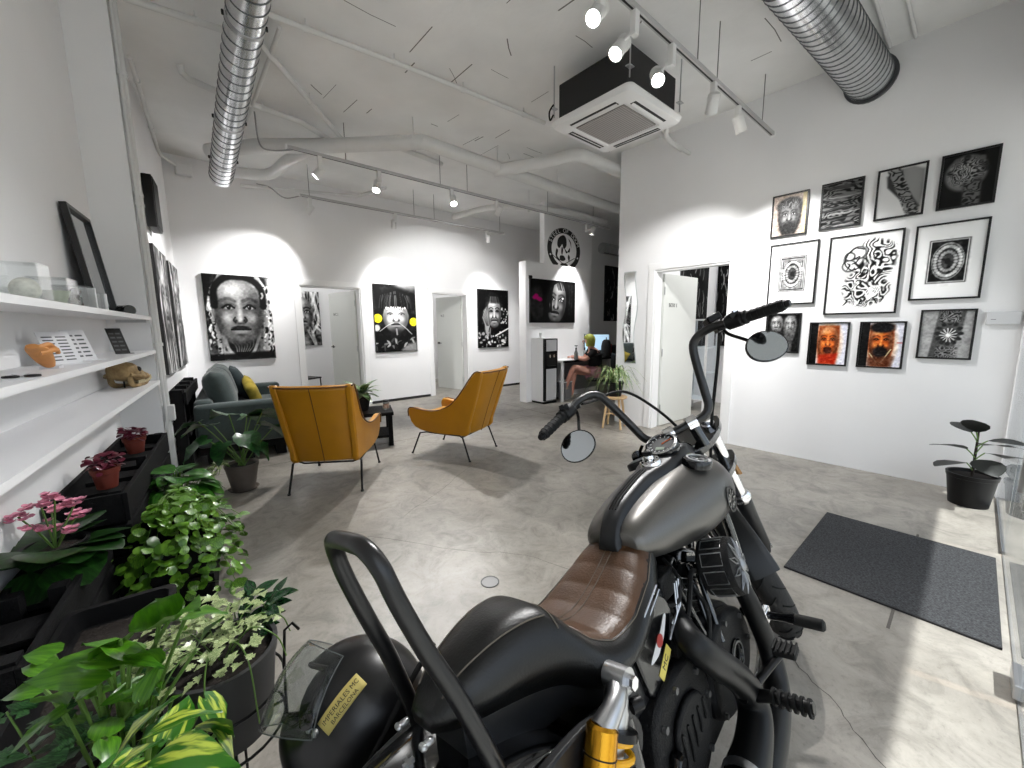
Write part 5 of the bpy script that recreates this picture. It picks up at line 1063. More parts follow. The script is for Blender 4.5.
# leafy bush behind it
def bush():
    t = thing('leafy_houseplant', 'mid-green bushy houseplant with broad leaves behind the trailing plant', 'plant', (-.02, 3.0, 0)); pot(t, .10, .13, .28, pot_black); me = leaf_mesh('oval', lm_mid, bend=.35, fold=.12)
    for k in range(56):
        a = k*2.4; q = (k/56)**.5; p = np.array([.13*q*math.cos(a), .15*q*math.sin(a), .40+.14*(1-q)+.03*math.sin(k*3)]); el = .5-.8*q; L_ = .13*R_.uniform(.8, 1.2); place_leaf(me, t, p, p+L_*np.array([math.cos(a)*math.cos(el), math.sin(a)*math.cos(el), math.sin(el)]), R_.uniform(-.5, .5), 1.15); stem(t, (0, 0, .27), p, .003, .08)
bush()
# philodendron in a grey pot near the sofa
def philodendron():
    t = thing('philodendron_pot', 'large-leaved philodendron in a grey-brown pot beside the sofa', 'plant', (.40, 4.0, 0)); pot(t, .085, .125, .23, pot_grey, .006); ob('saucer', MB().lathe([(0, .0), (.10, 0), (.115, .016), (.108, .016), (.095, .004), (0, .004)], 28), pot_grey, t); me = leaf_mesh('heart', lm_phil, bend=.45, fold=.1, wave=1.)
    for dx, dy, z, az, el, L_ in ((-.16, .05, .58, 2.6, .1, .24), (-.22, -.1, .50, 3.4, -.3, .22), (.08, .05, .62, .9, .15, .25), (.16, -.05, .55, .1, -.3, .26), (.26, -.02, .50, .2, -.4, .20), (-.05, .0, .66, 2.0, .2, .22), (.02, -.12, .50, -1.0, -.5, .22), (-.12, -.12, .45, -2.2, -.5, .2), (.12, .12, .6, 1.2, 0, .2), (.1, -.14, .42, -.6, -.6, .18), (-.25, .05, .62, 2.9, -.1, .2), (.2, .1, .62, .6, -.1, .22)):
        p = np.array([dx, dy, z]); place_leaf(me, t, p, p+L_*np.array([math.cos(az)*math.cos(el), math.sin(az)*math.cos(el), math.sin(el)]), R_.uniform(-.4, .4)); stem(t, (R_.uniform(-.03, .03), R_.uniform(-.03, .03), .2), p, .0045, .06)
    v = thing('trailing_ivy', 'thin variegated ivy trailing over the grey-brown pot', 'plant', (.31, 3.88, .25)); me2 = leaf_mesh('ivy', lm_cream, bend=.2)
    for k in range(11):
        a = PI+R_.uniform(-1.1, 1.3); L_ = R_.uniform(.12, .26); P = [(0, 0, 0), (.4*L_*math.cos(a), .4*L_*math.sin(a), .05), (.8*L_*math.cos(a), .8*L_*math.sin(a), -.02), (L_*math.cos(a), L_*math.sin(a), -.10*R_.random()-.02)]; ob('vine', MB().tube(P, .002, 5, smooth=4), stem_m, v)
        for q in catmull([np.array(p) for p in P], 3)[2:]: az = R_.uniform(0, 6.3); place_leaf(me2, v, q, q+np.array([math.cos(az), math.sin(az), R_.uniform(-.4, .6)])*.034, R_.uniform(-.5, .5))
philodendron()
# pot on a wire stand with cream ivy and a dark zz plant
def stand_pot():
    w = thing('wire_plant_stand', 'black wire plant stand with hooked rods beside the ivy pot', 'plant stand', (.035, 1.22, 0)); wire = black_metal
    for k in range(4): a = k*PI/2-.25; ob('leg_rod', MB().tube([(.125*math.cos(a), .125*math.sin(a), 0), (.135*math.cos(a), .135*math.sin(a), .40), (.145*math.cos(a), .145*math.sin(a), .52), (.165*math.cos(a), .165*math.sin(a), .535), (.18*math.cos(a), .18*math.sin(a), .51)], .004, 6), wire, w)
    for z, r in ((.28, .129), (.40, .135)): ob('hoop', MB().tube([(r*math.cos(a), r*math.sin(a), z) for a in np.linspace(0, 2*PI, 28, endpoint=False)], .004, 6, closed=True), wire, w)
    ob('base_cross', MB().cyl((-.129, 0, .28), (.129, 0, .28), .004, n=6), wire, w); ob('base_cross', MB().cyl((0, -.129, .28), (0, .129, .28), .004, n=6), wire, w)
    t = thing('cream_ivy_pot', 'grey pot of cream-edged ivy on the wire stand', 'plant', (.035, 1.22, .285)); pot(t, .10, .125, .23, mat('pot_grey', '3a3a3a', .6), .006); me = leaf_mesh('ivy', lm_cream, bend=.2)
    for k in range(230): a = R_.uniform(0, 2*PI); q = R_.uniform(.1, 1); p = np.array([-.02+.18*q*math.cos(a), .03+.20*q*math.sin(a), .26+.05*R_.random()-.10*max(0, q-.75)*4*R_.random()]); az = R_.uniform(0, 6.3); place_leaf(me, t, p, p+np.array([math.cos(az), math.sin(az), R_.uniform(-.3, .7)])*.024*R_.uniform(.7, 1.3), R_.uniform(-.5, .5))
    for k in range(10): a = k*.63; ob('vine', MB().tube([(.02*math.cos(a), .02*math.sin(a), .22), (.08*math.cos(a), .08*math.sin(a), .29), (.14*math.cos(a), .14*math.sin(a), .26), (.16*math.cos(a), .16*math.sin(a), .20-.05*(k % 3))], .0018, 5, smooth=4), stem_m, t)
    z = thing('zz_plant', 'dark glossy pointed-leaf plant at the far side of the ivy pot', 'plant', (.08, 1.28, .42)); mz = leaf_mesh('lance', lm_zz, bend=.15, fold=.2)
    for az0, n, L0 in ((.1, 6, .19), (.9, 5, .16), (-.5, 5, .15)):
        P = catmull([np.array([0, 0, 0]), np.array([.25*L0*math.cos(az0), .25*L0*math.sin(az0), .09]), np.array([.55*L0*math.cos(az0), .55*L0*math.sin(az0), .16])], n); ob('cane', MB().tube(P, .004, 6), mat('cane_dark', '2c4a26', .4), z)
        for k, q in enumerate(P[3::2]):
            for s in (-1, 1): a = az0+s*.8; place_leaf(mz, z, q, q+.07*np.array([math.cos(a), math.sin(a), .35]), s*.3, 1.2)
stand_pot()
# golden pothos rising from the trough
def pothos():
    t = thing('golden_pothos', 'bright lime-green pothos with big heart leaves rising from the trough', 'plant', (-.16, 1.15, .403)); o = np.array([-.16, 1.15, .403]); me = leaf_mesh('heart', lm_pothos, bend=.25, fold=.12, wave=.6)
    for b, e, k in (((-.064, 1.073, .740), (-.070, 1.010, .860), 1.1), ((-.051, 1.061, .740), (-.006, .963, .840), 1.1), ((-.024, 1.087, .720), (.052, 1.048, .740), 1), ((-.013, 1.048, .660), (.025, 1.033, .740), 1), ((-.114, 1.061, .700), (-.177, 1.150, .740), 1), ((-.154, 1.082, .680), (-.287, 1.160, .700), .9), ((-.166, 1.091, .700), (-.058, .998, .720), .8), ((-.262, 1.199, .620), (-.333, 1.243, .620), 1), ((-.128, 1.095, .720), (-.191, 1.153, .660), 1), ((-.088, 1.062, .660), (-.113, 1.019, .760), .9), ((-.106, 1.023, .620), (-.075, 1.041, .680), .9), ((-.10, 1.09, .60), (-.16, 1.05, .64), 1), ((-.2, 1.2, .58), (-.26, 1.26, .60), 1)):
        b, e = np.array(b)-o, np.array(e)-o; e = b+(e-b)*.98; place_leaf(me, t, b, e, R_.uniform(-.5, .5), k*.66); stem(t, (R_.uniform(-.04, .04), R_.uniform(-.08, .08), .0), b, .004, .06)
    for k in range(26):
        a = R_.uniform(0, 2*PI); b = np.array([R_.uniform(-.10, .10), R_.uniform(-.22, .14), R_.uniform(.08, .24)]); e = b+R_.uniform(.045, .08)*np.array([math.cos(a), math.sin(a), R_.uniform(-.2, .5)]); place_leaf(me, t, b, e, R_.uniform(-.4, .4), .75); stem(t, (b[0]*.5, b[1]*.7, 0), b, .003, .05)
    t = thing('variegated_pothos', 'yellow-streaked pothos at the very bottom of the picture', 'plant', (-.10, .93, .403)); o = np.array([-.10, .93, .403]); me = leaf_mesh('heart', lm_varie, bend=.25, fold=.12, wave=.5)
    for b, e, k in (((-.120, .765, .720), (-.069, .761, .800), 1), ((-.077, .791, .720), (.002, .775, .740), 1), ((-.074, .700, .740), (.006, .625, .780), 1), ((-.025, .825, .660), (.028, .874, .600), 1), ((.000, .837, .620), (.045, .835, .520), 1), ((-.008, .937, .620), (.022, .886, .560), 1), ((-.120, .688, .760), (-.070, .670, .820), 1), ((-.10, .83, .66), (-.15, .78, .70), 1), ((-.06, .86, .64), (-.03, .93, .66), 1), ((-.14, .72, .70), (-.20, .70, .71), 1)):
        b, e = np.array(b)-o, np.array(e)-o; e = b+(e-b)*1.15; place_leaf(me, t, b, e, R_.uniform(-.5, .5), k*.66); stem(t, (R_.uniform(-.03, .03), R_.uniform(-.05, .05), .0), b, .004, .06)
    t = thing('dark_ivy', 'dark green ivy creeping low in the near left corner', 'plant', (-.23, 1.12, .403)); me = leaf_mesh('ivy', lm_ivy, bend=.2)
    for k in range(80): p = np.array([R_.uniform(-.13, .16), R_.uniform(-.30, .16), R_.uniform(.03, .17)]); az = R_.uniform(0, 6.3); place_leaf(me, t, p, p+np.array([math.cos(az), math.sin(az), R_.uniform(-.1, .6)])*.05*R_.uniform(.8, 1.3), R_.uniform(-.4, .4))
    for k in range(12): p = (R_.uniform(-.12, .12), R_.uniform(-.28, .15), R_.uniform(.1, .2)); stem(t, (p[0]*.5, p[1]*.6, 0), p, .002, .05)
pothos()
# rubber plant in a black pot by the glass door
def rubber_plant():
    t = thing('rubber_plant', 'dark rubber plant in a black pot by the glass door', 'plant', (4.46, -.082, 0)); pot(t, .105, .135, .24, pot_black); me = leaf_mesh('oval', lm_black, bend=.2, fold=.12)
    for z, az, el, L_ in ((.32, 2.3, .05, .22), (.36, 3.6, -.15, .20), (.42, 2.0, .25, .22), (.45, -.6, .1, .22), (.5, 4.6, .2, .2), (.54, .8, .5, .16), (.56, 2.9, .9, .17), (.40, 5.2, -.1, .2)):
        p = np.array([.05*math.cos(az), .05*math.sin(az), z]); place_leaf(me, t, p, p+L_*np.array([math.cos(az)*math.cos(el), math.sin(az)*math.cos(el), math.sin(el)]), R_.uniform(-.3, .3), 1.2); stem(t, (0, 0, z-.06), p, .004, .05)
    ob('trunk', MB().tube([(0, 0, .2), (.01, 0, .4), (0, 0, .58)], [.009, .008, .005], 8), mat('trunk_dark', '2a2019', .8), t)
rubber_plant()
def spider_plant():
    t = thing('spider_plant', 'spider plant with arching striped leaves in a black pot on the wooden stool', 'plant', (4.50, 3.10, .4305)); pot(t, .085, .115, .19, pot_black)
    for k in range(60):
        a = R_.uniform(0, 2*PI); L_ = R_.uniform(.22, .42); h = R_.uniform(.10, .24); L_ = min(L_, .27/max(.01, math.cos(a))) if math.cos(a) > 0 else L_; d = np.array([math.cos(a), math.sin(a), 0]); P = catmull([np.array([0, 0, .16])+d*.02, np.array([0, 0, .16+h*.8])+d*L_*.3, np.array([0, 0, .16+h])+d*L_*.6, np.array([0, 0, .12+h*R_.uniform(-.6, .5)])+d*L_], 4); sd = np.cross(d, (0, 0, 1)); w = np.interp(np.linspace(0, 1, len(P)), (0, .3, .7, 1), (.006, .009, .007, .0005)); ob('leaf', MB().grid(np.stack([P-sd*w[:, None], P-np.array([0, 0, .003]), P+sd*w[:, None]], 1)), lm_spider, t)
spider_plant()
def table_plant():
    t = thing('dracaena_pot', 'leafy dark green plant in a black pot on the low black table', 'plant', (1.70, 4.66, .4005)); pot(t, .065, .09, .17, pot_black); me = leaf_mesh('lance', leaf_mat('leaf_dracaena', '2b4d27', '8d9f6c', 2.2, stretch=(12, .5, 1)), bend=.5, fold=.15)
    for k in range(26): a = k*2.4; el = 1.1-1.1*(k/26); L_ = .22*R_.uniform(.8, 1.1); p = np.array([.015*math.cos(a), .015*math.sin(a), .17+.05*(1-k/26)]); place_leaf(me, t, p, p+L_*np.array([math.cos(a)*math.cos(el), math.sin(a)*math.cos(el), math.sin(el)]), 0, 1.25)
table_plant()
# ------------------------------------------------------------------ motorcycle (x forward, y left, z up; leans on its side stand, bars turned left)
satin = mat('satin_gunmetal_paint', '64625f', .34, metal=.8, var=.05, vs=300)
denim = mat('satin_black_paint', '17181a', .38, metal=.3)
gloss = mat('gloss_black_paint', '08090b', .12, metal=.1, coat=1)
pipe_m = mat('black_ceramic_pipe', '0e0f10', .42, metal=.3, spec=.35)
engine_m = mat('engine_wrinkle_black', '080809', .55, spec=.25, bump=.4, bs=300)
tyre_m = mat('tyre_rubber', '0c0c0c', .75, bump=.2, bs=120)
seat_black = mat('seat_black_leather', '070707', .33, spec=.4, bump=.10, bs=220)
seat_brown = mat('seat_brown_leather', '452c17', .38, bump=.12, bs=200, var=.15, vs=12)
rubber = mat('black_rubber', '070707', .7, spec=.3)
gold = mat('gold_anodised', 'c8912a', .25, metal=1); yellow = mat('yellow_spring', 'e0a400', .35); silver = mat('machined_alloy', 'b7b8ba', .3, metal=1)
stitch = mat('pale_stitching', '5e574e', .9)
BK = thing('motorcycle', 'black custom cruiser motorcycle with brown seat and high handlebars', 'motorcycle', (.273, .318, .012)); BK.rotation_euler = (-.256, 0, .101)
def part(name, m, mt, par=None, **k): return ob(name, m, mt, par or BK, **k)
RK = math.radians(30); AX0 = np.array([1.75, 0, 0]); AXD = np.array([-math.sin(RK), 0, math.cos(RK)]); STE = math.radians(38.2)
def ST(P):
    v = np.asarray(P, float)-AX0; c, s = math.cos(STE), math.sin(STE); return AX0+v*c+np.cross(AXD, v)*s+np.outer(v@AXD, AXD)*(1-c) if np.ndim(P) == 2 else AX0+v*c+np.cross(AXD, v)*s+AXD*(AXD@v)*(1-c)
def stm(m): m.v = [tuple(ST(p)) for p in m.v]; return m
def sect(x, hw, zb, zt, n=24, e=2.4, yc=0, drop=0):
    zc, hz = (zb+zt)/2, (zt-zb)/2; out = []
    for a in np.linspace(0, 2*PI, n, endpoint=False):
        c, s = math.cos(a), math.sin(a); y = hw*math.copysign(abs(c)**(2/e), c); z = hz*math.copysign(abs(s)**(2/e), s); out.append((x, yc+y*(1-drop*max(0, z/hz)), zc+z))
    return out
def smooth_sections(S, k=5, **kw):
    Q = catmull([np.array(s) for s in S], k); return [sect(*q, **kw) for q in Q]
# --- wheels
def wheel(cx, cz, R, w, prof_r, steer, front):
    f = stm if steer else (lambda m: m); Ay = (0, 1, 0)
    tw = w/2; P = [(R-.10, -tw*.72), (R-.07, -tw*.95), (R-.035, -tw), (R-.012, -tw*.72), (R-.002, -tw*.35), (R, 0), (R-.002, tw*.35), (R-.012, tw*.72), (R-.035, tw), (R-.07, tw*.95), (R-.10, tw*.72)]
    wl = part('front_wheel' if front else 'rear_wheel', f(MB().lathe([(R-.115, -tw*.7), (R-.095, -tw*.78), (R-.095, -tw*.7), (R-.105, -tw*.5), (R-.105, tw*.5), (R-.095, tw*.7), (R-.095, tw*.78), (R-.115, tw*.7), (R-.12, 0), (R-.115, -tw*.7)], 48, (cx, 0, cz), Ay, cap=False)), gloss)
    part('tyre', f(MB().lathe(P, 64, (cx, 0, cz), Ay, cap=False)), tyre_m, wl)
    for k in range(9):
        a = k*2*PI/9; part('spoke', f(MB().tube([(cx+.04*math.cos(a), 0, cz+.04*math.sin(a)), (cx+(R-.11)*math.cos(a+.12), 0, cz+(R-.11)*math.sin(a+.12))], [.016, .011], 8)), gloss, wl)
    part('hub', f(MB().cyl((cx, -.06, cz), (cx, .06, cz), .045, n=20)), gloss, wl)
    part('brake_disc', f(MB().lathe([(.07, -.003), (.145, -.003), (.145, .003), (.07, .003)], 40, (cx, -.075 if not front else .075, cz), Ay)), brushed, wl)
    n = 26
    for k in range(n):
        for s in (-1, 1):
            a = (k+.5*(s > 0))*2*PI/n; pts = []
            for q in np.linspace(.08, .95, 5):
                r = R+.0008-.035*max(0, q-.2)**2.2*1.2; aa = a+.13*q; pts.append((cx+r*math.cos(aa), s*tw*q*.97, cz+r*math.sin(aa)))
            part('tread_groove', f(MB().tube(pts, .0028, 4)), mat('tread_dark', '020202', .95), wl)
    return wl
wheel(1.63, .33, .33, .10, None, True, True); wheel(0, .315, .325, .165, None, False, False)
# --- fenders
def fender(cx, cz, R, w, a0, a1, name, mt, steer, thick=.006, flare=0.):
    f = stm if steer else (lambda m: m); m = MB(); A_ = np.linspace(a0, a1, 36); prof = [(-1, -.34), (-.97, -.16), (-.85, -.04), (-.55, .0), (0, .012), (.55, .0), (.85, -.04), (.97, -.16), (1, -.34)]
    rings = []
    for a in A_:
        o = [(cx+(R+q*w*.55)*math.cos(a), p*w/2*(1+flare), cz+(R+q*w*.55)*math.sin(a)) for p, q in prof]; i = [(cx+(R+q*w*.55-thick)*math.cos(a), p*(w/2-thick), cz+(R+q*w*.55-thick)*math.sin(a)) for p, q in prof[::-1]]; rings.append(o+i)
    m.loft(rings); return part(name, f(m), mt)
fender(1.63, .33, .365, .122, math.radians(38), math.radians(172), 'front_fender', mat('fender_satin_dark', '141516', .36, metal=.3), True)
rf = fender(0, .315, .372, .25, math.radians(18), math.radians(196), 'rear_fender', gloss, False)
for s in (-1, 1):
    stp = part('fender_strut', MB().prism(catmull([(.36, .55, 0), (.30, .63, 0), (.15, .665, 0), (-.05, .655, 0), (-.20, .60, 0), (-.215, .565, 0), (-.05, .585, 0), (.12, .585, 0), (.25, .535, 0), (.33, .50, 0)], 4, True)[:, :2], s*.128, s*.146, np.array([[1, 0, 0], [0, 0, 1], [0, 1, 0]])), denim, bevel=.004)
    for x, z in ((.22, .615), (.02, .622), (-.15, .598)): part('strut_bolt', MB().cyl((x, s*.146, z), (x, s*.152, z), .011, n=6), chrome, stp)
    part('strut_slot', MB().prism(catmull([(.16, .605, 0), (.02, .61, 0), (-.10, .60, 0), (-.10, .592, 0), (.02, .598, 0), (.16, .593, 0)], 3, True)[:, :2], s*.1465, s*.1475, np.array([[1, 0, 0], [0, 0, 1], [0, 1, 0]])), rubber, stp, smooth=False)
tl = part('tail_lamp', MB().box(-.40, -.36, -.05, .05, .44, .50), mat('tail_red', '5c0a0a', .2, coat=1), bevel=.01)
# --- frame
part('frame_tube', MB().tube([(1.19, 0, .92), (1.0, 0, .80), (.7, 0, .73), (.45, 0, .66), (.30, 0, .60)], .026, 12, smooth=5), gloss)
for s in (-1, 1):
    part('frame_tube', MB().tube([(1.22, s*.03, .86), (1.24, s*.075, .6), (1.2, s*.11, .28), (1.1, s*.13, .2), (.75, s*.14, .19), (.45, s*.14, .24), (.34, s*.14, .42), (.33, s*.13, .58)], .017, 12, smooth=5), gloss); part('swingarm', MB().tube([(.42, s*.12, .33), (.2, s*.12, .32), (0, s*.12, .315)], [.03, .026, .024], 12), gloss)
part('steering_head', MB().cyl((1.19+.02, 0, .97-.035), (1.30, 0, .78), .036, n=20), gloss)
# --- fork
for s in (-1, 1):
    fa = np.array([1.63, s*.112, .33]); fk = part('fork_leg', stm(MB().tube([fa+AXD*.30, fa+AXD*.42], .0245, 18).cyl(fa+AXD*.42, fa+AXD*.72, .0245, n=18)), chrome)
    part('fork_slider', stm(MB().tube([fa-AXD*.03, fa+AXD*.02, fa+AXD*.20, fa+AXD*.30, fa+AXD*.312], [.020, .030, .031, .034, .030], 18)), denim, fk); part('fork_boot', stm(MB().tube([fa+AXD*q for q in (.300, .312, .325, .34)], [.034, .038, .038, .029], 18)), chrome, fk)
    part('fork_cap', stm(MB().cyl(fa+AXD*.72, fa+AXD*.745, .022, n=6)), chrome, fk)
    part('axle_nut', stm(MB().cyl((1.63, s*.14, .33), (1.63, s*.125, .33), .018, n=6)), chrome, fk)
    part('reflector', stm(MB().obox(fa+AXD*.46+np.array([0, s*.03, 0]), (.02, .012, .05))), mat('reflector_orange', 'a3763e', .3), fk)
for d, nm in ((.70, 'upper_triple_clamp'), (.52, 'lower_triple_clamp')):
    fa = np.array([1.63, 0, .33])+AXD*d; A = np.stack([[math.cos(RK), 0, math.sin(RK)], [0, 1, 0], AXD], 1); part(nm, stm(MB().prism(catmull([(.045, -.14, 0), (.045, .14, 0), (-.03, .14, 0), (-.10, .05, 0), (-.10, -.05, 0), (-.03, -.14, 0)], 3, True)[:, :2], -.016, .016, A, fa)), gloss, bevel=.004)
hl = part('headlight', stm(MB().lathe([(.02, -.12), (.06, -.10), (.078, -.03), (.08, .02), (.075, .025), (0, .025)], 28, (1.47, 0, .80), (.97, 0, -.1))), gloss); part('headlight_lens', stm(MB().lathe([(0, .026), (.072, .026), (.05, .04), (0, .046)], 28, (1.47, 0, .80), (.97, 0, -.1))), mat('lens_glass', 'cfd4d8', .05, coat=1), hl)
# --- handlebar
bar_m = mat('bar_satin_black', '0a0a0b', .3)
hb = part('handlebar', stm(MB().tube([(.971, .44, 1.203), (1.09, .325, 1.243), (1.135, .265, 1.262), (1.166, .215, 1.255), (1.175, .185, 1.215), (1.182, .145, 1.07), (1.182, .13, 1.02), (1.18, .10, .995), (1.178, .05, .992), (1.178, -.05, .992), (1.18, -.10, .995), (1.182, -.13, 1.02), (1.182, -.145, 1.07), (1.175, -.185, 1.215), (1.166, -.215, 1.255), (1.135, -.265, 1.262), (1.09, -.325, 1.243), (.971, -.44, 1.203)], .0155, 14, smooth=5)), bar_m)
GD = np.array([.971-1.09, .44-.325, 1.203-1.243]); GD /= np.linalg.norm(GD)
for s in (-1, 1):
    S = np.array([1, s, 1]); e = np.array([.971, .44, 1.203]); g = lambda q: (e-GD*q)*S
    gp = part('grip', stm(MB().tube([g(0), g(.004), g(.01), g(.115), g(.12), g(.128)], [.012, .0175, .0185, .0185, .024, .024], 18)), rubber, hb); part('bar_end', stm(MB().tube([g(-.014), g(-.01), g(0)], [.009, .012, .012], 14)), black_metal, gp)
    for k in range(5): part('grip_ring', stm(MB().lathe([(.0185, -.002), (.020, -.002), (.020, .002), (.0185, .002)], 16, g(.02+.02*k), GD*S)), rubber, gp)
    sw = part('switch_housing', stm(MB().tube([g(.13), g(.135), g(.185), g(.19)], [.018, .026, .027, .018], 14).obox(g(.16)+np.array([-.012, 0, .018]), (.03, .035, .02))), black_plastic, hb, bevel=.003); part('button', stm(MB().obox(g(.15)+np.array([-.02, 0, .03]), (.014, .016, .008))), chrome if s < 0 else rubber, sw)
    pc = part('lever_perch', stm(MB().obox(g(.205)+np.array([.022, 0, 0]), (.05, .045, .035))), black_metal, hb, bevel=.004)
    part('lever', stm(MB().tube([g(.20)+np.array([.045, 0, 0]), g(.15)+np.array([.072, 0, -.004]), g(.05)+np.array([.062, 0, -.006]), g(-.01)+np.array([.052, 0, -.006])], [.009, .008, .006, .008], 8, smooth=4)), black_metal, pc)
    if s < 0: part('brake_reservoir', stm(MB().obox(g(.215)+np.array([.03, 0, .034]), (.07, .05, .026))), black_metal, pc, bevel=.005)
    c = np.array([1.045, .348, 1.108])*S; mn = np.array([-.85, 0.15*s, .28]); mn /= np.linalg.norm(mn)
    F_ = frame_to(mn); out = [(.068*math.cos(a)*(1+.12*math.cos(a-.6)), .056*math.sin(a)*(1+.18*math.sin(a+.8*1))) for a in np.linspace(0, 2*PI, 28, endpoint=False)]
    if s > 0: out = [(-x, y) for x, y in out][::-1]
    mi = part('mirror', stm(MB().loft([[c+F_@np.array([x*k, y*k, z]) for x, y in out] for k, z in ((.55, -.016), (.9, -.010), (1, -.002), (1, .003), (.94, .005))])), black_gloss, hb); part('mirror_glass', stm(MB().loft([[c+F_@np.array([x*k, y*k, z]) for x, y in out] for k, z in ((.93, .0045), (.93, .006))])), mat('mirror_face', '9fa3a6', .06, metal=1), mi, smooth=False)
    part('mirror_stem', stm(MB().tube([g(.205)+np.array([.02, 0, -.01]), g(.2)+np.array([.01, 0, -.04]), c+np.array([.02, -.02*s, .045]), c+mn*-.012+np.array([0, 0, .0])], .006, 8, smooth=5)), black_metal, mi)
part('riser', stm(MB().cyl((1.185, .045, .90), (1.178, .045, .992), .02, n=14)), gloss, hb); part('riser', stm(MB().cyl((1.185, -.045, .90), (1.178, -.045, .992), .02, n=14)), gloss, hb)
for y in (.045, -.045): part('riser_cap', stm(MB().cyl((1.178, y-.018, .992), (1.178, y+.018, .992), .026, n=16)), chrome, hb)
part('clutch_cable', MB().tube([ST((1.13, .27, 1.245)), ST((1.25, .23, 1.24)), ST((1.34, .10, 1.22)), ST((1.36, .02, 1.10)), ST((1.33, -.02, .95)), (1.30, .02, .80)], .006, 8, smooth=7), rubber, hb)
part('brake_hose', MB().tube([ST((1.12, -.28, 1.23)), ST((1.19, -.24, 1.14)), ST((1.21, -.18, 1.05)), ST((1.25, -.12, .95)), (1.36, 0, .75)], .006, 8, smooth=7), rubber, hb)
for s, p in ((1, (1.19, .15, 1.0)),):
    part('turn_signal', stm(MB().lathe([(0, -.03), (.018, -.028), (.024, -.01), (.024, .02), (0, .024)], 16, (p[0]+.01, p[1]+s*.035, p[2]-.03), (-1, 0, 0)).cyl(p, (p[0]+.01, p[1]+s*.035, p[2]-.03), .006, n=8)), black_gloss, hb)
# --- tank
TS = [(.595, .070, .765, .836), (.61, .088, .750, .850), (.64, .102, .736, .866), (.70, .120, .716, .884), (.80, .140, .695, .903), (.92, .158, .678, .917), (1.04, .166, .678, .924), (1.14, .155, .694, .914), (1.21, .122, .722, .890), (1.245, .075, .757, .858)]
Q = catmull([np.array(s) for s in TS], 5); m = MB(); rings = []
for x, hw, zb, zt in Q:
    zc = zb+(zt-zb)*.40; r = []
    for a in np.linspace(0, 2*PI, 36, endpoint=False):
        c, s = math.cos(a), math.sin(a); e = 2.25; y = hw*math.copysign(abs(c)**(2/e), c); z = (zt-zc if s > 0 else zc-zb)*math.copysign(abs(s)**(2/2.1), s); y *= 1-.10*max(0, s)**2; z -= (.016*math.exp(-(y/.045)**2) if s > 0 else 0); r.append((x, y, zc+z))
    rings.append(r)
part('fuel_tank', m.loft(rings), satin, angle=80)
CT = [(.572, .026, .800), (.600, .026, .846), (.64, .027, .872), (.68, .028, .888), (.78, .031, .911), (.84, .036, .919), (.90, .050, .927), (.96, .057, .936), (1.02, .060, .948), (1.07, .058, .954), (1.12, .050, .938), (1.16, .04, .905)]
cy = lambda x: 0.
Q = catmull([np.array(s) for s in CT], 4); cs = part('tank_console', MB().loft([[(x, cy(x)-hw-.006, z-.035), (x, cy(x)-hw, z-.004), (x, cy(x)-hw*.8, z+.004), (x, cy(x), z+.007), (x, cy(x)+hw*.8, z+.004), (x, cy(x)+hw, z-.004), (x, cy(x)+hw+.006, z-.035)] for x, hw, z in Q]), denim, angle=50)
for y in (-.009, 0, .009): part('console_rib', MB().tube([(x, cy(x)+y, z+.0078) for x, hw, z in Q if .62 < x < .845], .0022, 6), rubber, cs)
SD = np.array([-.50, 0, .86]); sp = part('speedometer', MB().lathe([(.045, -.05), (.053, -.03), (.055, .0), (.052, .008), (.046, .009), (.045, .003), (0, .003)], 36, (1.0, 0, .968), SD), black_gloss); part('bezel', MB().lathe([(.045, .006), (.053, .006), (.0535, .0105), (.046, .012)], 36, (1.0, 0, .968), SD), chrome, sp)
part('dial', MB().lathe([(0, .0035), (.045, .0035), (.045, .0045), (0, .0045)], 36, (1.0, 0, .968), SD), mat('dial_dark', '121415', .6), sp); Fd = frame_to(SD)
for k in range(13): a = math.radians(-50+k*280/12-90+0); p0 = np.array([1.0, 0, .968]); part('dial_tick', MB().tube([p0+Fd@np.array([q*math.cos(a+PI), q*math.sin(a+PI), .0055]) for q in (.034, .041)], .0012, 4), white_trim, sp)
part('dial_needle', MB().tube([p0+Fd@np.array([0, 0, .0062]), p0+Fd@np.array([.028, .028, .0062])], .0014, 4), mat('needle_orange', 'c85a1a', .5), sp); part('dial_window', MB().obox(p0+Fd@np.array([0, -.02, .0052]), (.03, .012, .001), Fd), mat('lcd_grey', '8f9a8c', .3), sp)
ig = part('ignition_switch', MB().lathe([(.034, -.01), (.034, .006), (.030, .012), (.016, .013), (.015, .026), (.012, .03), (0, .03)], 28, (.895, 0, .934), (-.28, 0, .96)), chrome); part('ignition_lever', MB().obox((.895-.009, 0, .967), (.012, .03, .012)), black_metal, ig)
for k in range(6): a = k*PI/3; part('lock_notch', MB().ball((.895-.004+.024*math.cos(a), .024*math.sin(a), .947), .004, 8, 5), black_metal, ig)
for s in (-1, 1):
    fc = part('fuel_cap', MB().lathe([(.046, -.014), (.046, .004), (.042, .010), (.030, .0115), (0, .012)], 32, (1.010, s*.100, .908), (0, s*.28, .96)), black_gloss if s < 0 else denim); part('cap_ring', MB().lathe([(.028, .0115), (.033, .0115), (.033, .014), (.028, .014)], 28, (1.010, s*.100, .908), (0, s*.28, .96)), brushed, fc)
    em = part('tank_emblem', MB().lathe([(.034, .0), (.040, .0), (.040, .003), (.034, .003)], 28, (1.05, s*.1655, .775), (0.02, s*1, .05)), denim)
    for a in range(8): part('emblem_bar', MB().obox((1.05+.022*math.cos(a*PI/4), s*.167, .775+.022*math.sin(a*PI/4)), (.016, .003, .006), np.array([[math.cos(a*PI/4), 0, -math.sin(a*PI/4)], [0, 1, 0], [math.sin(a*PI/4), 0, math.cos(a*PI/4)]])), gloss, em)
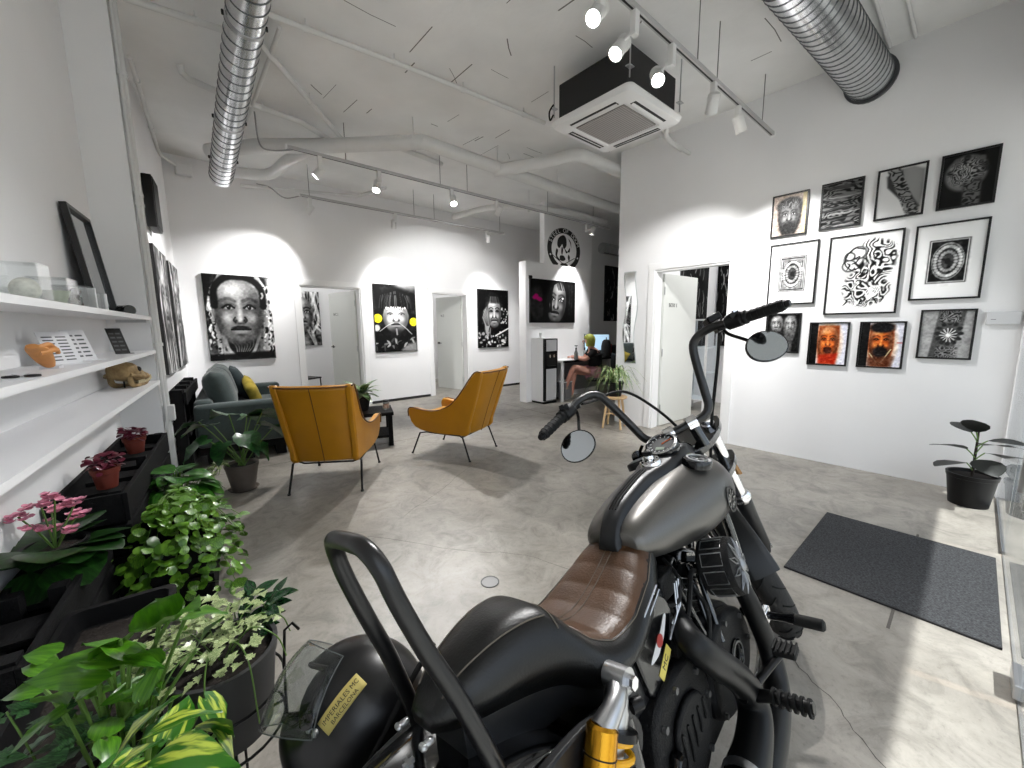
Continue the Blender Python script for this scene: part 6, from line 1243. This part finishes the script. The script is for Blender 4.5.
# --- seat
SS = [(.665, .070, .755, .815), (.64, .092, .72, .808), (.58, .115, .69, .782), (.50, .135, .665, .745), (.42, .148, .652, .718), (.36, .150, .650, .718), (.31, .142, .655, .742), (.27, .125, .675, .790), (.235, .110, .70, .826), (.20, .099, .716, .838), (.15, .087, .730, .838), (.10, .077, .740, .828), (.05, .064, .748, .812), (.02, .050, .752, .795), (-.008, .028, .758, .772)]
Q = catmull([np.array(s) for s in SS], 4); m = MB(); rings = []
def seat_top(hw, zb, zt, u): return zb+(zt-zb)*(.30+.70*(1-abs(u)**3.2)**.55) if abs(u) < 1 else zb
for x, hw, zb, zt in Q:
    us = np.concatenate([-np.cos(np.linspace(0, PI, 17))]); r = [(x, u*hw, zb+(zt-zb)*(.25+.75*max(0, 1-abs(u)**3.4)**.5)) for u in us]; r += [(x, hw*.86, zb-.012), (x, -hw*.86, zb-.012)]; rings.append(r)
st = part('seat', m.loft(rings), seat_black, angle=75)
def seat_z(x, y, lift=0):
    X_ = Q[::-1, 0]; hw, zb, zt = (np.interp(x, X_, Q[::-1, i]) for i in (1, 2, 3)); u = min(.999, abs(y)/hw); return zb+(zt-zb)*(.25+.75*max(0, 1-u**3.4)**.5)+lift
part('seat_pan', MB().loft([[(x, -hw*.8, zb-.008), (x, hw*.8, zb-.008), (x, hw*.75, min(zb-.05, .64)), (x, -hw*.75, min(zb-.05, .64))] for x, hw, zb, zt in Q[:-6]]), denim, st)
xs = np.linspace(.295, .655, 72); G = []; outl = lambda x: np.interp(x, (.295, .31, .36, .45, .55, .64, .655), (.055, .092, .115, .120, .108, .082, .066))
for x in xs:
    w_ = outl(x); rib = .004*abs(math.sin((x-.295)/.06*PI))**.3; row = []
    for u in np.linspace(-1, 1, 21): edge = (1-abs(u)**6)**.5; cm = 1-.55*math.exp(-((abs(u)-.09)/.03)**2); row.append((x, u*w_, seat_z(x, u*w_)+(.003+rib*cm)*edge-.001*(1-edge)))
    G.append(row)
part('rider_pad', MB().grid(np.array(G)), seat_brown, st, angle=80)
for s in (-1, 1):
    part('stitching', MB().tube([(x, s*(outl(x)+.004), seat_z(x, s*(outl(x)+.004))+.001) for x in xs], .0011, 5), stitch, st); part('stitching', MB().tube([(x, s*.009, seat_z(x, 0)+.0055) for x in xs[2:-2]], .0012, 5), stitch, st)
    part('stitching', MB().tube([(x, s*np.interp(x, (.0, .22), (.03, .075)), seat_z(x, s*np.interp(x, (.0, .22), (.03, .075)))+.001) for x in np.linspace(.225, .015, 24)], .0014, 5), stitch, st)
part('stitching', MB().tube([(.235+.02*(1-abs(u)), u*.095, seat_z(.235+.02*(1-abs(u)), u*.095)+.001) for u in np.linspace(-1, 1, 21)], .0014, 5), stitch, st)
bt = part('seat_bolt', MB().cyl((-.04, .0, .69), (-.04, .0, .712), .006, n=8).obox((-.04, .0, .716), (.018, .006, .006)).obox((-.04, .0, .716), (.006, .018, .006)), brushed)
# --- sissy bar
_h = [(.05, -.125, .60), (.04, -.118, .68), (.02, -.108, .76), (.0, -.098, .83), (-.025, -.088, .90), (-.05, -.082, .98), (-.062, -.076, 1.03), (-.07, -.055, 1.058), (-.072, -.02, 1.063)]
sb = part('sissy_bar', MB().tube(_h+[(x, -y, z) for x, y, z in _h[::-1]], .0135, 14, smooth=5), bar_m)
for s in (-1, 1):
    for z in (.64, .70): part('mount_bolt', MB().cyl((.05, s*.150, z), (.05, s*.168, z), .011, n=6), black_metal, sb)
    part('bar_clamp', MB().obox((-.02, s*.035, .748), (.016, .010, .009)).cyl((-.03, s*.035-.007, .748), (-.03, s*.035+.007, .748), .005, n=12), brushed, sb, bevel=.003)
# --- engine
en = part('crankcase', MB().prism(catmull([(.50, .24, 0), (.47, .36, 0), (.52, .47, 0), (.66, .50, 0), (.84, .50, 0), (1.0, .46, 0), (1.08, .36, 0), (1.04, .25, 0), (.9, .20, 0), (.65, .20, 0)], 4, True)[:, :2], -.098, .13, np.array([[1, 0, 0], [0, 0, 1], [0, 1, 0]])), engine_m, bevel=.015)
cc = part('cam_cover', MB().prism(catmull([(.72, .30, 0), (.73, .44, 0), (.86, .49, 0), (1.0, .45, 0), (1.05, .35, 0), (.98, .26, 0), (.84, .24, 0)], 4, True)[:, :2], -.125, -.165, np.array([[1, 0, 0], [0, 0, 1], [0, 1, 0]])), engine_m, bevel=.012)
part('cam_cover_medallion', MB().lathe([(0, .0), (.045, .0), (.045, .006), (.036, .008), (.034, .004), (0, .004)], 28, (.90, -.165, .36), (0, -1, 0)), black_gloss, cc); part('medallion_ring', MB().lathe([(.036, .007), (.041, .007), (.041, .0095), (.036, .0095)], 28, (.90, -.165, .36), (0, -1, 0)), brushed, cc)
for x, z in ((.75, .29), (.755, .43), (.86, .475), (.98, .435), (1.02, .35), (.96, .275), (.85, .255)): part('cover_bolt', MB().cyl((x, -.165, z), (x, -.173, z), .0075, n=8), mat('dull_bolt', '6a6a6a', .45, metal=.8), cc)
tc = part('gearbox_cover', MB().prism(catmull([(.40, .33, 0), (.40, .50, 0), (.50, .545, 0), (.63, .53, 0), (.68, .42, 0), (.63, .30, 0), (.5, .27, 0)], 4, True)[:, :2], -.11, -.175, np.array([[1, 0, 0], [0, 0, 1], [0, 1, 0]])), engine_m, bevel=.012)
part('gearbox_plate', MB().prism(catmull([(.46, .36, 0), (.46, .46, 0), (.53, .49, 0), (.60, .46, 0), (.61, .37, 0), (.53, .33, 0)], 3, True)[:, :2], -.175, -.190, np.array([[1, 0, 0], [0, 0, 1], [0, 1, 0]])), engine_m, tc, bevel=.006)
for x, z in ((.42, .36), (.43, .49), (.50, .525), (.61, .50), (.65, .42), (.61, .32), (.5, .295)): part('cover_bolt', MB().cyl((x, -.175, z), (x, -.184, z), .0075, n=8), mat('dull_bolt', '6a6a6a', .45, metal=.8), tc)
part('primary_cover', MB().prism(catmull([(.38, .34, 0), (.42, .46, 0), (.6, .47, 0), (.9, .46, 0), (1.02, .42, 0), (1.05, .33, 0), (.96, .24, 0), (.6, .22, 0), (.44, .25, 0)], 4, True)[:, :2], .13, .20, np.array([[1, 0, 0], [0, 0, 1], [0, 1, 0]])), denim, bevel=.02)
fin = mat('fin_black', '101011', .5, metal=.2); fin_edge = mat('machined_fin_edge', '9a9b9d', .35, metal=1)
for nm, ang in (('front', math.radians(24)), ('rear', math.radians(-22))):
    d = np.array([math.sin(ang), 0, math.cos(ang)]); c0 = np.array([.80, 0, .47])+d*.01; cy = part('cylinder', MB().cyl(c0, c0+d*.19, .058, n=24), engine_m); F_ = frame_to(d, (0, 1, 0))
    for k in range(9):
        q = .012+k*.0145; r = .082
        o = part('cooling_fin', MB().loft([[c0+d*(q+z)+F_@np.array([rr*math.copysign(abs(math.cos(a))**.75, math.cos(a)), rr*math.copysign(abs(math.sin(a))**.75, math.sin(a)), 0]) for a in np.linspace(0, 2*PI, 24, endpoint=False)] for rr, z in ((r-.002, -.0028), (r, -.001), (r, .001), (r-.002, .0028))]), fin, cy)
        if k % 2 == 0: part('fin_edge_line', MB().tube([c0+d*q+F_@np.array([(r+.0008)*math.copysign(abs(math.cos(a))**.75, math.cos(a)), (r+.0008)*math.copysign(abs(math.sin(a))**.75, math.sin(a)), 0]) for a in np.linspace(0, 2*PI, 24, endpoint=False)], .0013, 4, closed=True), fin_edge, cy)  # thin bright metal line along every second fin
    part('rocker_box', MB().obox(c0+d*.185, (.14, .15, .05), np.stack([[math.cos(ang), 0, -math.sin(ang)], [0, 1, 0], d], 1)), gloss, cy, bevel=.014)
    for y in (-.06, -.035): part('pushrod_tube', MB().cyl((.80+.03*(1 if ang > 0 else -1), y-.075, .44), c0+d*.17+np.array([0, y-.025, 0]), .009, n=10), gloss, cy)
# --- air cleaner
AC = np.array([.865, -.150, .632]); ac = part('air_cleaner', MB().lathe([(.055, -.01), (.073, .0), (.076, .075), (.072, .086), (.060, .090), (0, .090)], 40, AC, (.12, -1, .18)), engine_m); Fa = frame_to((.12, -1, .18))
for k in range(10):
    a = k*2*PI/10; p = lambda r, z, w=0: AC+Fa@np.array([r*math.cos(a+w), r*math.sin(a+w), z])
    part('cleaner_spoke', MB().tube([p(.014, .093), p(.045, .094, .16), p(.071, .088), p(.045, .094, -.16), p(.014, .093)], .0021, 6), mat('satin_alloy', '8e8f91', .4, metal=1), ac); part('cleaner_window', MB().tube([p(.0765, .012, -.22), p(.0765, .012, .22), p(.0765, .068, .22), p(.0765, .068, -.22), p(.0765, .012, -.22)], .0016, 5), brushed, ac)
part('cleaner_hub', MB().lathe([(.018, .088), (.018, .098), (.010, .104), (0, .105)], 20, AC, (.12, -1, .18)), _M['satin_alloy'], ac)
# --- side panel with stickers
A_xz = np.array([[1, 0, 0], [0, 0, 1], [0, 1, 0]]); sp_poly = [(.405, .645), (.545, .715), (.575, .69), (.60, .635), (.535, .56), (.47, .50), (.43, .55)]
pan = part('side_panel', MB().prism(sp_poly, -.13, -.160, A_xz), black_gloss, bevel=.006)
part('panel_trim', MB().tube([(.39, -.155, .650), (.47, -.16, .700), (.545, -.16, .732)], .0022, 6), brushed, pan); part('panel_trim', MB().tube([(.40, -.155, .640), (.478, -.162, .688), (.550, -.162, .720)], .0018, 6), brushed, pan)
stk = part('wing_sticker', MB().prism(catmull([(.455, .602, 0), (.495, .628, 0), (.52, .640, 0), (.548, .662, 0), (.556, .655, 0), (.530, .622, 0), (.51, .61, 0), (.49, .60, 0)], 3, True)[:, :2], -.1605, -.1612, A_xz), mat('sticker_white', 'c9c9c9', .4), pan, smooth=False); part('sticker_badge', MB().lathe([(0, 0), (.014, 0), (.014, .0012), (0, .0012)], 20, (.508, -.1612, .625), (0, -1, 0)), mat('sticker_red', '9b3a34', .4), pan)
ys = part('yellow_sticker', MB().prism([(.478, .565), (.535, .603), (.550, .580), (.493, .542)], -.1605, -.1612, A_xz), mat('sticker_yellow', 'c9b95a', .5), pan, smooth=False)
lettering('MC', .022, mat('sticker_ink', '1d1a10', .6), pan, (.514, -.1616, .573), (PI/2, -math.radians(33.5), 0), .0003)
# --- exhaust
part('rear_exhaust', MB().tube([(.66, -.12, .60), (.60, -.175, .60), (.58, -.205, .585), (.63, -.22, .525), (.71, -.226, .445), (.765, -.23, .37), (.755, -.238, .315), (.66, -.245, .285), (.50, -.25, .275), (.35, -.25, .27)], [.028, .031, .033, .035, .036, .037, .039, .042, .046, .046], 20, smooth=6), pipe_m)
part('front_exhaust', MB().tube([(.93, -.10, .60), (.985, -.16, .57), (1.0, -.19, .50), (1.015, -.205, .41), (1.03, -.215, .32), (1.0, -.225, .245), (.92, -.235, .215), (.78, -.245, .21), (.55, -.25, .215), (.35, -.25, .235)], [.024, .027, .028, .028, .030, .034, .036, .038, .040, .042], 20, smooth=6), pipe_m)
mf = part('muffler', MB().tube([(.38, -.25, .252), (.33, -.252, .25), (.28, -.254, .248), (-.22, -.262, .255), (-.28, -.262, .256), (-.285, -.262, .256)], [.045, .058, .062, .060, .045, .040], 24), pipe_m)
part('heat_shield_clamp', MB().lathe([(.047, -.01), (.050, -.01), (.050, .01), (.047, .01)], 24, (.60, -.247, .281), (1, .05, .06)), brushed, mf)
# --- rider controls, right and left
for s in (-1, 1):
    pg = part('foot_peg', MB().tube([(.75, s*.24, .372), (.75, s*.285, .386), (.75, s*.375, .392)], [.016, .014, .014], 12), black_metal)
    for k in range(6): part('peg_rib', MB().lathe([(.014, -.004), (.020, -.003), (.020, .003), (.014, .004)], 14, (.75, s*(.295+k*.0145), .3885), (0, s, .06)), rubber, pg)
    hp = part('highway_peg', MB().tube([(1.05, s*.15, .408), (1.05, s*.27, .417), (1.05, s*.30, .419)], [.012, .012, .017], 12), gloss); part('peg_sleeve', MB().tube([(1.05, s*.29, .418), (1.05, s*.295, .418), (1.05, s*.365, .416), (1.05, s*.37, .416)], [.011, .0165, .0165, .011], 14), rubber, hp); part('peg_clamp', MB().obox((1.05, s*.22, .413), (.05, .02, .04)), chrome, hp, bevel=.004)
part('brake_pedal', MB().tube([(.72, -.23, .38), (.80, -.245, .375), (.88, -.28, .40), (.90, -.295, .41)], [.012, .010, .009, .009], 10, smooth=4), black_metal)
bp = part('brake_pedal_pad', MB().obox((.90, -.298, .414), (.05, .055, .016)), rubber, bevel=.004)
for k in range(5): part('pad_rib', MB().obox((.90, -.322+k*.012, .424), (.05, .004, .008)), rubber, bp)
part('shift_lever', MB().tube([(.72, .23, .36), (.84, .26, .37), (.90, .30, .38)], .009, 10, smooth=4), chrome)
part('side_stand', MB().tube([(.62, .15, .20), (.60, .22, .10), (.58, .30, .085)], [.015, .013, .012], 10), gloss)
# --- right and left shocks
for s in (-1, 1):
    a, b = np.array([.315, s*.185, .668]), np.array([.115, s*.185, .345]); d = (b-a)/np.linalg.norm(b-a); Ln = np.linalg.norm(b-a)
    sh = part('shock_absorber', MB().tube([a, a+d*.012, a+d*.05, a+d*.10, a+d*.20, b], [.014, .021, .024, .020, .017, .012], 18), silver)
    part('shock_eye', MB().cyl(a+np.array([0, -.022, 0]), a+np.array([0, .022, 0]), .022, n=20), silver, sh); part('shock_bolt', MB().cyl(a, a+np.array([0, s*.035, 0]), .012, n=6), chrome, sh)
    Fs = frame_to(d); n = 150; part('coil_spring', MB().tube([a+d*(.085+.20*t)+Fs@np.array([.033*math.cos(2*PI*8*t), .033*math.sin(2*PI*8*t), 0]) for t in np.linspace(0, 1, n)], .0055, 8), yellow, sh); part('spring_collar', MB().lathe([(.02, .070), (.040, .072), (.040, .084), (.02, .086)], 24, a, d), black_metal, sh); part('spring_seat', MB().lathe([(.02, .285), (.039, .287), (.039, .297), (.02, .30)], 24, a, d), black_metal, sh)
    ra = np.array([.232, s*.198, .648]); rb = ra+d*.17; part('reservoir_bridge', MB().tube([a+d*.01, (a+ra)/2+np.array([0, s*.01, .0]), ra+d*.01], [.019, .017, .022], 14, smooth=3), silver, sh)
    rs = part('reservoir', MB().tube([ra, ra+d*.005, ra+d*.165, rb], [.022, .0265, .0265, .02], 24), gold, sh); part('reservoir_band', MB().lathe([(.0266, .040), (.0272, .040), (.0272, .042), (.0266, .042)], 24, ra, d), black_plastic, sh)
    if s < 0:
        lb = lettering('ÖHLINS', .026, mat('ohlins_black', '0b0b0b', .4), BK, (0, 0, 0), (0, 0, 0), .0003)
        up = -d; nrm = np.array([-.62, -.72, .2]); nrm -= up*(nrm@up); nrm /= np.linalg.norm(nrm); sd = np.cross(up, nrm)
        for vv in lb.data.vertices: th = (vv.co.x-.018)/.0268; vv.co = ra+d*.085+up*vv.co.y+(nrm*math.cos(th)+sd*math.sin(th))*(.0269+vv.co.z)
    part('adjuster_knob', MB().cyl(a+d*.05+np.array([.02, s*.02, 0]), a+d*.05+np.array([.04, s*.03, 0]), .012, n=12), black_metal, sh)
for k in range(5): part('cover_rib', MB().tube([(.47+k*.03, -.1905, .37+.01*k), (.47+k*.03, -.1935, .42), (.47+k*.03, -.1905, .455)], .004, 6), engine_m, tc)
part('oil_plug', MB().lathe([(0, 0), (.02, 0), (.02, .012), (.014, .02), (0, .02)], 6, (.44, -.18, .42), (0, -1, 0)), black_gloss, tc)
part('starter_motor', MB().cyl((.60, -.06, .56), (.60, -.135, .56), .032, n=20), engine_m); part('breather_hose', MB().tube([(.70, -.09, .52), (.66, -.125, .57), (.69, -.135, .63), (.76, -.12, .66), (.82, -.11, .64)], .007, 8, smooth=5), rubber)
part('ignition_coil', MB().box(.60, .68, -.115, -.06, .655, .715), engine_m, bevel=.006); part('wiring_loom', MB().tube([(.50, -.11, .70), (.58, -.12, .66), (.64, -.11, .60), (.66, -.10, .52)], .009, 8, smooth=4), rubber)
for k in range(3): part('coil_fin', MB().tube([(.555+.012*k, -.132, .60+.012*k), (.60+.012*k, -.14, .64+.004*k), (.625+.012*k, -.135, .70)], .0025, 6), brushed)
part('horn', MB().lathe([(0, 0), (.03, 0), (.045, .02), (.04, .03), (0, .03)], 20, (.83, .14, .62), (0, 1, 0)), black_gloss); part('oil_tank', MB().box(.36, .52, -.10, .10, .42, .66), denim, bevel=.02); part('battery_box', MB().box(.38, .60, -.12, .12, .52, .70), denim, bevel=.015)
part('spark_cable', MB().tube([(.70, -.08, .72), (.66, -.13, .70), (.62, -.14, .66), (.58, -.12, .66)], .005, 8, smooth=4), rubber); part('oil_line', MB().tube([(.64, -.15, .50), (.68, -.17, .55), (.72, -.16, .60), (.74, -.12, .64)], .006, 8, smooth=4), rubber)

for o in list(BK.children):
    if o.name.split('.')[0] in ('rear_exhaust', 'front_exhaust', 'muffler', 'side_panel', 'air_cleaner', 'cam_cover', 'gearbox_cover', 'brake_pedal', 'brake_pedal_pad', 'foot_peg', 'highway_peg', 'shock_absorber', 'lettering') and np.mean([v.co.y for v in o.data.vertices]) < 0: o.location.y += .028
    if o.name.split('.')[0] in ('shock_absorber', 'lettering'): o.location.x -= .015; o.location.z += .015
# --- helmet hanging at the left of the sissy bar
HELM = (.243, .80, .535)
def helmet():
    hl = thing('helmet', 'black motorcycle helmet with clear visor hanging on the sissy bar', 'helmet', (0, 0, 0)); 
    hl.location = HELM; hl.rotation_euler = (math.radians(42), math.radians(-8), math.radians(138)); hl.scale = (.95, .95, .95)
    # local x = facing direction, z up
    def shell(th, ph, k=1.): 
        x, y, z = math.cos(ph)*math.cos(th), math.cos(ph)*math.sin(th), math.sin(ph); f = 1+.10*max(0, x)*max(0, -z+.1); return np.array([.150*x*f, .122*y, .140*z+(-.018 if z < -.3 else 0)])*k
    m = MB(); nT, nP = 48, 26; TH = np.linspace(-PI, PI, nT, endpoint=False); PHI = np.linspace(-.95, 1.5, nP); idx = {}; v = []; f = []
    hole = lambda t, p: abs(t) < 1.02 and -.22 < p < .50
    for i, p_ in enumerate(PHI):
        for j, t_ in enumerate(TH): v.append(shell(t_, p_))
    for i in range(nP-1):
        for j in range(nT):
            if hole((TH[j]+PI/nT), (PHI[i]+PHI[i+1])/2): continue
            f.append((i*nT+j, i*nT+(j+1) % nT, (i+1)*nT+(j+1) % nT, (i+1)*nT+j))
    f.append(tuple((nP-1)*nT+j for j in range(nT))); m.add(v, f); ob('shell', m, mat('helmet_black', '08080a', .32), hl, solid=.006, angle=60)
    ob('lining', MB().ball((0, 0, 0), (.128, .104, .118), 24, 14), mat('helmet_lining', '0a0a0a', .95), hl)
    rim = [shell(t, .50)*1.012 for t in np.linspace(-1.02, 1.02, 16)]+[shell(1.05, p)*1.012 for p in np.linspace(.42, -.14, 6)]+[shell(t, -.22)*1.012 for t in np.linspace(1.02, -1.02, 16)]+[shell(-1.05, p)*1.012 for p in np.linspace(-.14, .42, 6)]
    ob('rim_seal', MB().tube(rim, .006, 8, closed=True), rubber, hl)
    vg = np.array([[shell(t, p)*(1.06+.26*max(0, math.cos(t*1.15)))+np.array([.0, 0, .0]) for t in np.linspace(-1.25, 1.25, 25)] for p in np.linspace(-.30, .66, 12)]); ob('visor', MB().grid(vg), glass_mat('visor_clear', (.86, .88, .88)), hl, solid=.002)
    ob('visor_edge', MB().tube(list(vg[-1])+list(vg[::-1, -1][1:])+list(vg[0][::-1][1:])+list(vg[1:-1, 0]), .0012, 6, closed=True), mat('visor_edge', '5a6060', .4), hl)
    for s in (-1, 1): ob('visor_pivot', MB().lathe([(0, 0), (.016, 0), (.016, .009), (.011, .012), (0, .012)], 20, shell(s*1.12, -.12)*1.05, (.25, s, .05)), black_gloss, hl)
    for t, p in ((1.14, -.22), (1.24, -.25), (1.17, -.62)): ob('snap_stud', MB().lathe([(0, 0), (.008, 0), (.006, .005), (0, .006)], 12, shell(t, p)*1.02, shell(t, p)), brushed, hl)
    # yellow patch wrapped on the side that faces the camera (local -y)
    t0, p0 = 1.50, .12; n0 = shell(t0, p0); e1 = shell(t0+.01, p0)-shell(t0-.01, p0); e1 /= np.linalg.norm(e1); e2 = shell(t0, p0+.01)-shell(t0, p0-.01); e2 /= np.linalg.norm(e2); n = np.cross(e1, e2); n /= np.linalg.norm(n)
    ang = math.radians(62); u_ = e1*math.cos(ang)+e2*math.sin(ang); w_ = np.cross(n, u_)
    def on(a, b, k): q = n0+u_*a+w_*b; ph = math.asin(max(-1, min(1, q[2]/.140/np.linalg.norm([q[0]/.15, q[1]/.122, q[2]/.14])))); th = math.atan2(q[1]/.122, q[0]/.15); return shell(th, ph)*k
    G = np.array([[on(a, b, 1.035) for a in np.linspace(-.052, .052, 10)] for b in np.linspace(-.017, .017, 5)]); pt = ob('club_patch', MB().grid(G), mat('patch_yellow', 'b9a960', .7), hl, solid=.001)
    ink = mat('patch_ink', '17140c', .6)
    def wrap(txt, size, b):
        o = lettering(txt, size, ink, hl, (0, 0, 0), (0, 0, 0), .0002)
        for vv in o.data.vertices: vv.co = on(vv.co.x, vv.co.y+b, 1.041+vv.co.z)
    wrap('IMPERIALES MC', .0135, .0045); wrap('BARCELONA', .0115, -.0085)
    ob('red_tab', MB().ball(shell(1.02, -.16)*1.03, (.007, .005, .005), 8, 6), mat('red_tab', 'b0202a', .5), hl); ob('chin_strap', MB().tube([shell(2.2, -.9), (-.06, .10, -.1), (-.10, .10, .02), (-.13, .09, .10), (-.15, .08, .14)], .006, 6, smooth=5, flat=.3), rubber, hl)
helmet()
# ------------------------------------------------------------------ person at the reception desk
def skinned(name, verts, edges, radii, mtl, parent, root=0, sub=2):
    me = bpy.data.meshes.new(name); me.from_pydata(verts, edges, []); o = bpy.data.objects.new(name, me); COL.objects.link(o); o.parent = parent; me.materials.append(mtl)
    m = o.modifiers.new('skin', 'SKIN'); m.use_smooth_shade = True
    for i, r in enumerate(radii):
        s = me.skin_vertices[0].data[i]; s.radius = (r, r) if np.isscalar(r) else r; s.use_root = (i == root)
    u = o.modifiers.new('smooth', 'SUBSURF'); u.levels = sub; u.render_levels = sub; return o
def person():
    O = np.array([6.04, 4.56, 0]); t = thing('person', 'person with yellow-green hair in black top and pink shorts sitting at the desk', 'person', tuple(O)); Lc = lambda *p: [tuple(np.array(q)-O) for q in p]
    skin = mat('skin', 'c68f7d', .5, var=.05, vs=20)
    V = Lc((6.02, 4.60, .53), (6.06, 4.61, .68), (6.06, 4.63, .82), (6.03, 4.66, .90), (6.01, 4.685, .965), (5.985, 4.71, 1.04), (5.97, 4.725, 1.11), (5.985, 4.71, 1.17),
           (5.94, 4.57, .885), (5.82, 4.66, .75), (5.74, 4.86, .79), (5.72, 4.92, .785),
           (6.13, 4.76, .885), (6.03, 4.88, .75), (5.89, 5.0, .79), (5.85, 5.04, .785),
           (5.95, 4.56, .51), (5.70, 4.84, .62), (5.62, 4.90, .36), (5.61, 4.92, .26), (5.555, 4.96, .235),
           (6.06, 4.68, .51), (5.80, 4.90, .51), (5.77, 4.92, .28), (5.775, 4.925, .09), (5.70, 4.99, .035))
    E_ = [(0, 1), (1, 2), (2, 3), (3, 4), (4, 5), (5, 6), (6, 7), (3, 8), (8, 9), (9, 10), (10, 11), (3, 12), (12, 13), (13, 14), (14, 15), (0, 16), (16, 17), (17, 18), (18, 19), (19, 20), (0, 21), (21, 22), (22, 23), (23, 24), (24, 25)]
    r = [.13, .115, .125, .085, .048, .068, .085, .06, .055, .04, .028, .026, .055, .04, .028, .026, .085, .062, .045, .032, .03, .085, .062, .048, .032, .03]
    b = skinned('body', V, E_, r, skin, t)
    top = mat('black_top', '0c0c0d', .85)
    skinned('black_top', [V[i] for i in (0, 1, 2, 3, 8, 12)]+Lc((5.85, 4.63, .79), (6.06, 4.85, .79)), [(0, 1), (1, 2), (2, 3), (3, 4), (3, 5), (4, 6), (5, 7)], [.145, .13, .14, .10, .07, .07, .055, .055], top, t)
    skinned('pink_shorts', [V[0], V[16], V[21]]+Lc((5.84, 4.69, .56), (5.95, 4.78, .51)), [(0, 1), (0, 2), (1, 3), (2, 4)], [.135, .10, .10, .078, .078], mat('pink_shorts', 'b98390', .8), t)
    hair = mat('hair_yellow_green', '9aa03a', .6, var=.25, vs=40, bump=.4, bs=90)
    F_ = np.stack([[-.70, .71, 0], [.71, .70, 0], [0, 0, 1]], 1); hc = np.array([5.985, 4.712, 1.105])-O; hm = MB(); rings = []
    for i_, p_ in enumerate(np.linspace(.06, 2.45, 14)):
        rr = .112*math.sin(min(p_, PI/2)) if p_ < PI/2 else .112*(1-.12*(p_-PI/2)); z = .118*math.cos(min(p_, PI/2)) if p_ < PI/2 else -.13*(p_-PI/2)
        rings.append([hc+F_@np.array([rr*math.cos(a)*(1 if math.cos(a) < .35 else .60+.4*max(0, min(1, z/.05)))-.004, rr*.95*math.sin(a)*(1+.03*math.sin(9*a)), z]) for a in np.linspace(0, 2*PI, 26, endpoint=False)])
    ob('hair', hm.loft(rings), hair, t)
    f = np.array([-.70, .71, 0]); sd = np.array([.71, .70, 0]); h = np.array([5.97, 4.725, 1.095])-O
    for s in (-1, 1): ob('eye', MB().ball(h+f*.078+sd*s*.03+np.array([0, 0, .012]), .009, 10, 6), white_trim, t); ob('ear', MB().ball(h+sd*s*.085-f*.005, (.012, .02, .028), 10, 6), skin, t)
    ob('nose', MB().tube([h+f*.082+np.array([0, 0, .012]), h+f*.10+np.array([0, 0, -.02]), h+f*.085+np.array([0, 0, -.026])], [.007, .011, .008], 8), skin, t); ob('mouth', MB().tube([h+f*.082+sd*.02+np.array([0, 0, -.05]), h+f*.09+np.array([0, 0, -.05]), h+f*.082-sd*.02+np.array([0, 0, -.05])], .005, 6), mat('lips', '9a4f4b', .5), t)
    for k, (w, e) in enumerate(((11, (-.10, .99, 0)), (15, (-.4, .9, 0)))):
        e = np.array(e); n = np.cross(e, (0, 0, 1)); base = np.array(V[w])
        for j in range(4): q = base+n*(j-1.5)*.018; L_ = (.06, .07, .066, .052)[j]; skinned('finger', [tuple(q), tuple(q+e*L_*.5+np.array([0, 0, .006])), tuple(q+e*L_-np.array([0, 0, .008]))], [(0, 1), (1, 2)], [.009, .0085, .007], skin, t, sub=1)
        q = base+n*(.03 if k else -.03)*-1-e*.02; skinned('thumb', [tuple(q), tuple(q+e*.025+n*(-.018 if k else .018)), tuple(q+e*.05+n*(-.016 if k else .016))], [(0, 1), (1, 2)], [.010, .009, .007], skin, t, sub=1)
    shoe = mat('sandal_beige', 'a89a86', .7)
    for a, bb in ((19, 20), (24, 25)): p, q = np.array(V[a]), np.array(V[bb]); d = q-p; ob('shoe', MB().tube([p-d*.25+np.array([0, 0, -.035]), p+d*.3+np.array([0, 0, -.04]), q+d*.25+np.array([0, 0, -.012])], [.034, .037, .026], 12, smooth=3, flat=.7), shoe, t)
person()
def office_chair():
    t = thing('office_chair', 'black office chair under the person at the reception desk', 'chair', (6.06, 4.55, 0), math.radians(45)); ob('seat', MB().box(-.22, .22, -.22, .22, .36, .42), black_plastic, t, smooth=False, bevel=.03); ob('backrest', MB().box(-.2, .2, -.30, -.26, .50, .86), black_plastic, t, smooth=False, bevel=.02); ob('back_bar', MB().tube([(0, -.15, .37), (0, -.27, .40), (0, -.29, .6)], .018, 8), black_metal, t); ob('gas_column', MB().cyl((0, 0, .07), (0, 0, .37), .024, n=12), black_metal, t)
    for k in range(5): a = k*2*PI/5+.3; q = ob('base_arm', MB().tube([(0, 0, .09), (.26*math.cos(a), .26*math.sin(a), .065)], [.024, .015], 8), black_plastic, t); ob('castor', MB().cyl((.26*math.cos(a)-.012, .26*math.sin(a), .026), (.26*math.cos(a)+.012, .26*math.sin(a), .026), .026, n=12), black_plastic, q)
office_chair()
def backpack():
    t = thing('backpack', 'black backpack with red stripe standing on the reception desk', 'bag', (6.72, 4.86, .7505), .6); ob('body', MB().loft([[(rx*math.cos(a), ry*math.sin(a), z) for a in np.linspace(0, 2*PI, 20, endpoint=False)] for z, rx, ry in ((0, .13, .08), (.02, .15, .10), (.2, .15, .10), (.3, .12, .08), (.34, .06, .05))]), mat('bag_black', '0b0b0c', .8), t); ob('red_stripe', MB().box(-.02, .02, -.106, -.09, .04, .26), mat('bag_red', '8c2027', .7), t, smooth=False); ob('carry_loop', MB().tube([(-.03, 0, .33), (0, 0, .38), (.03, 0, .33)], .008, 8, smooth=4), rubber if 'rubber' in globals() else black_plastic, t)
backpack()
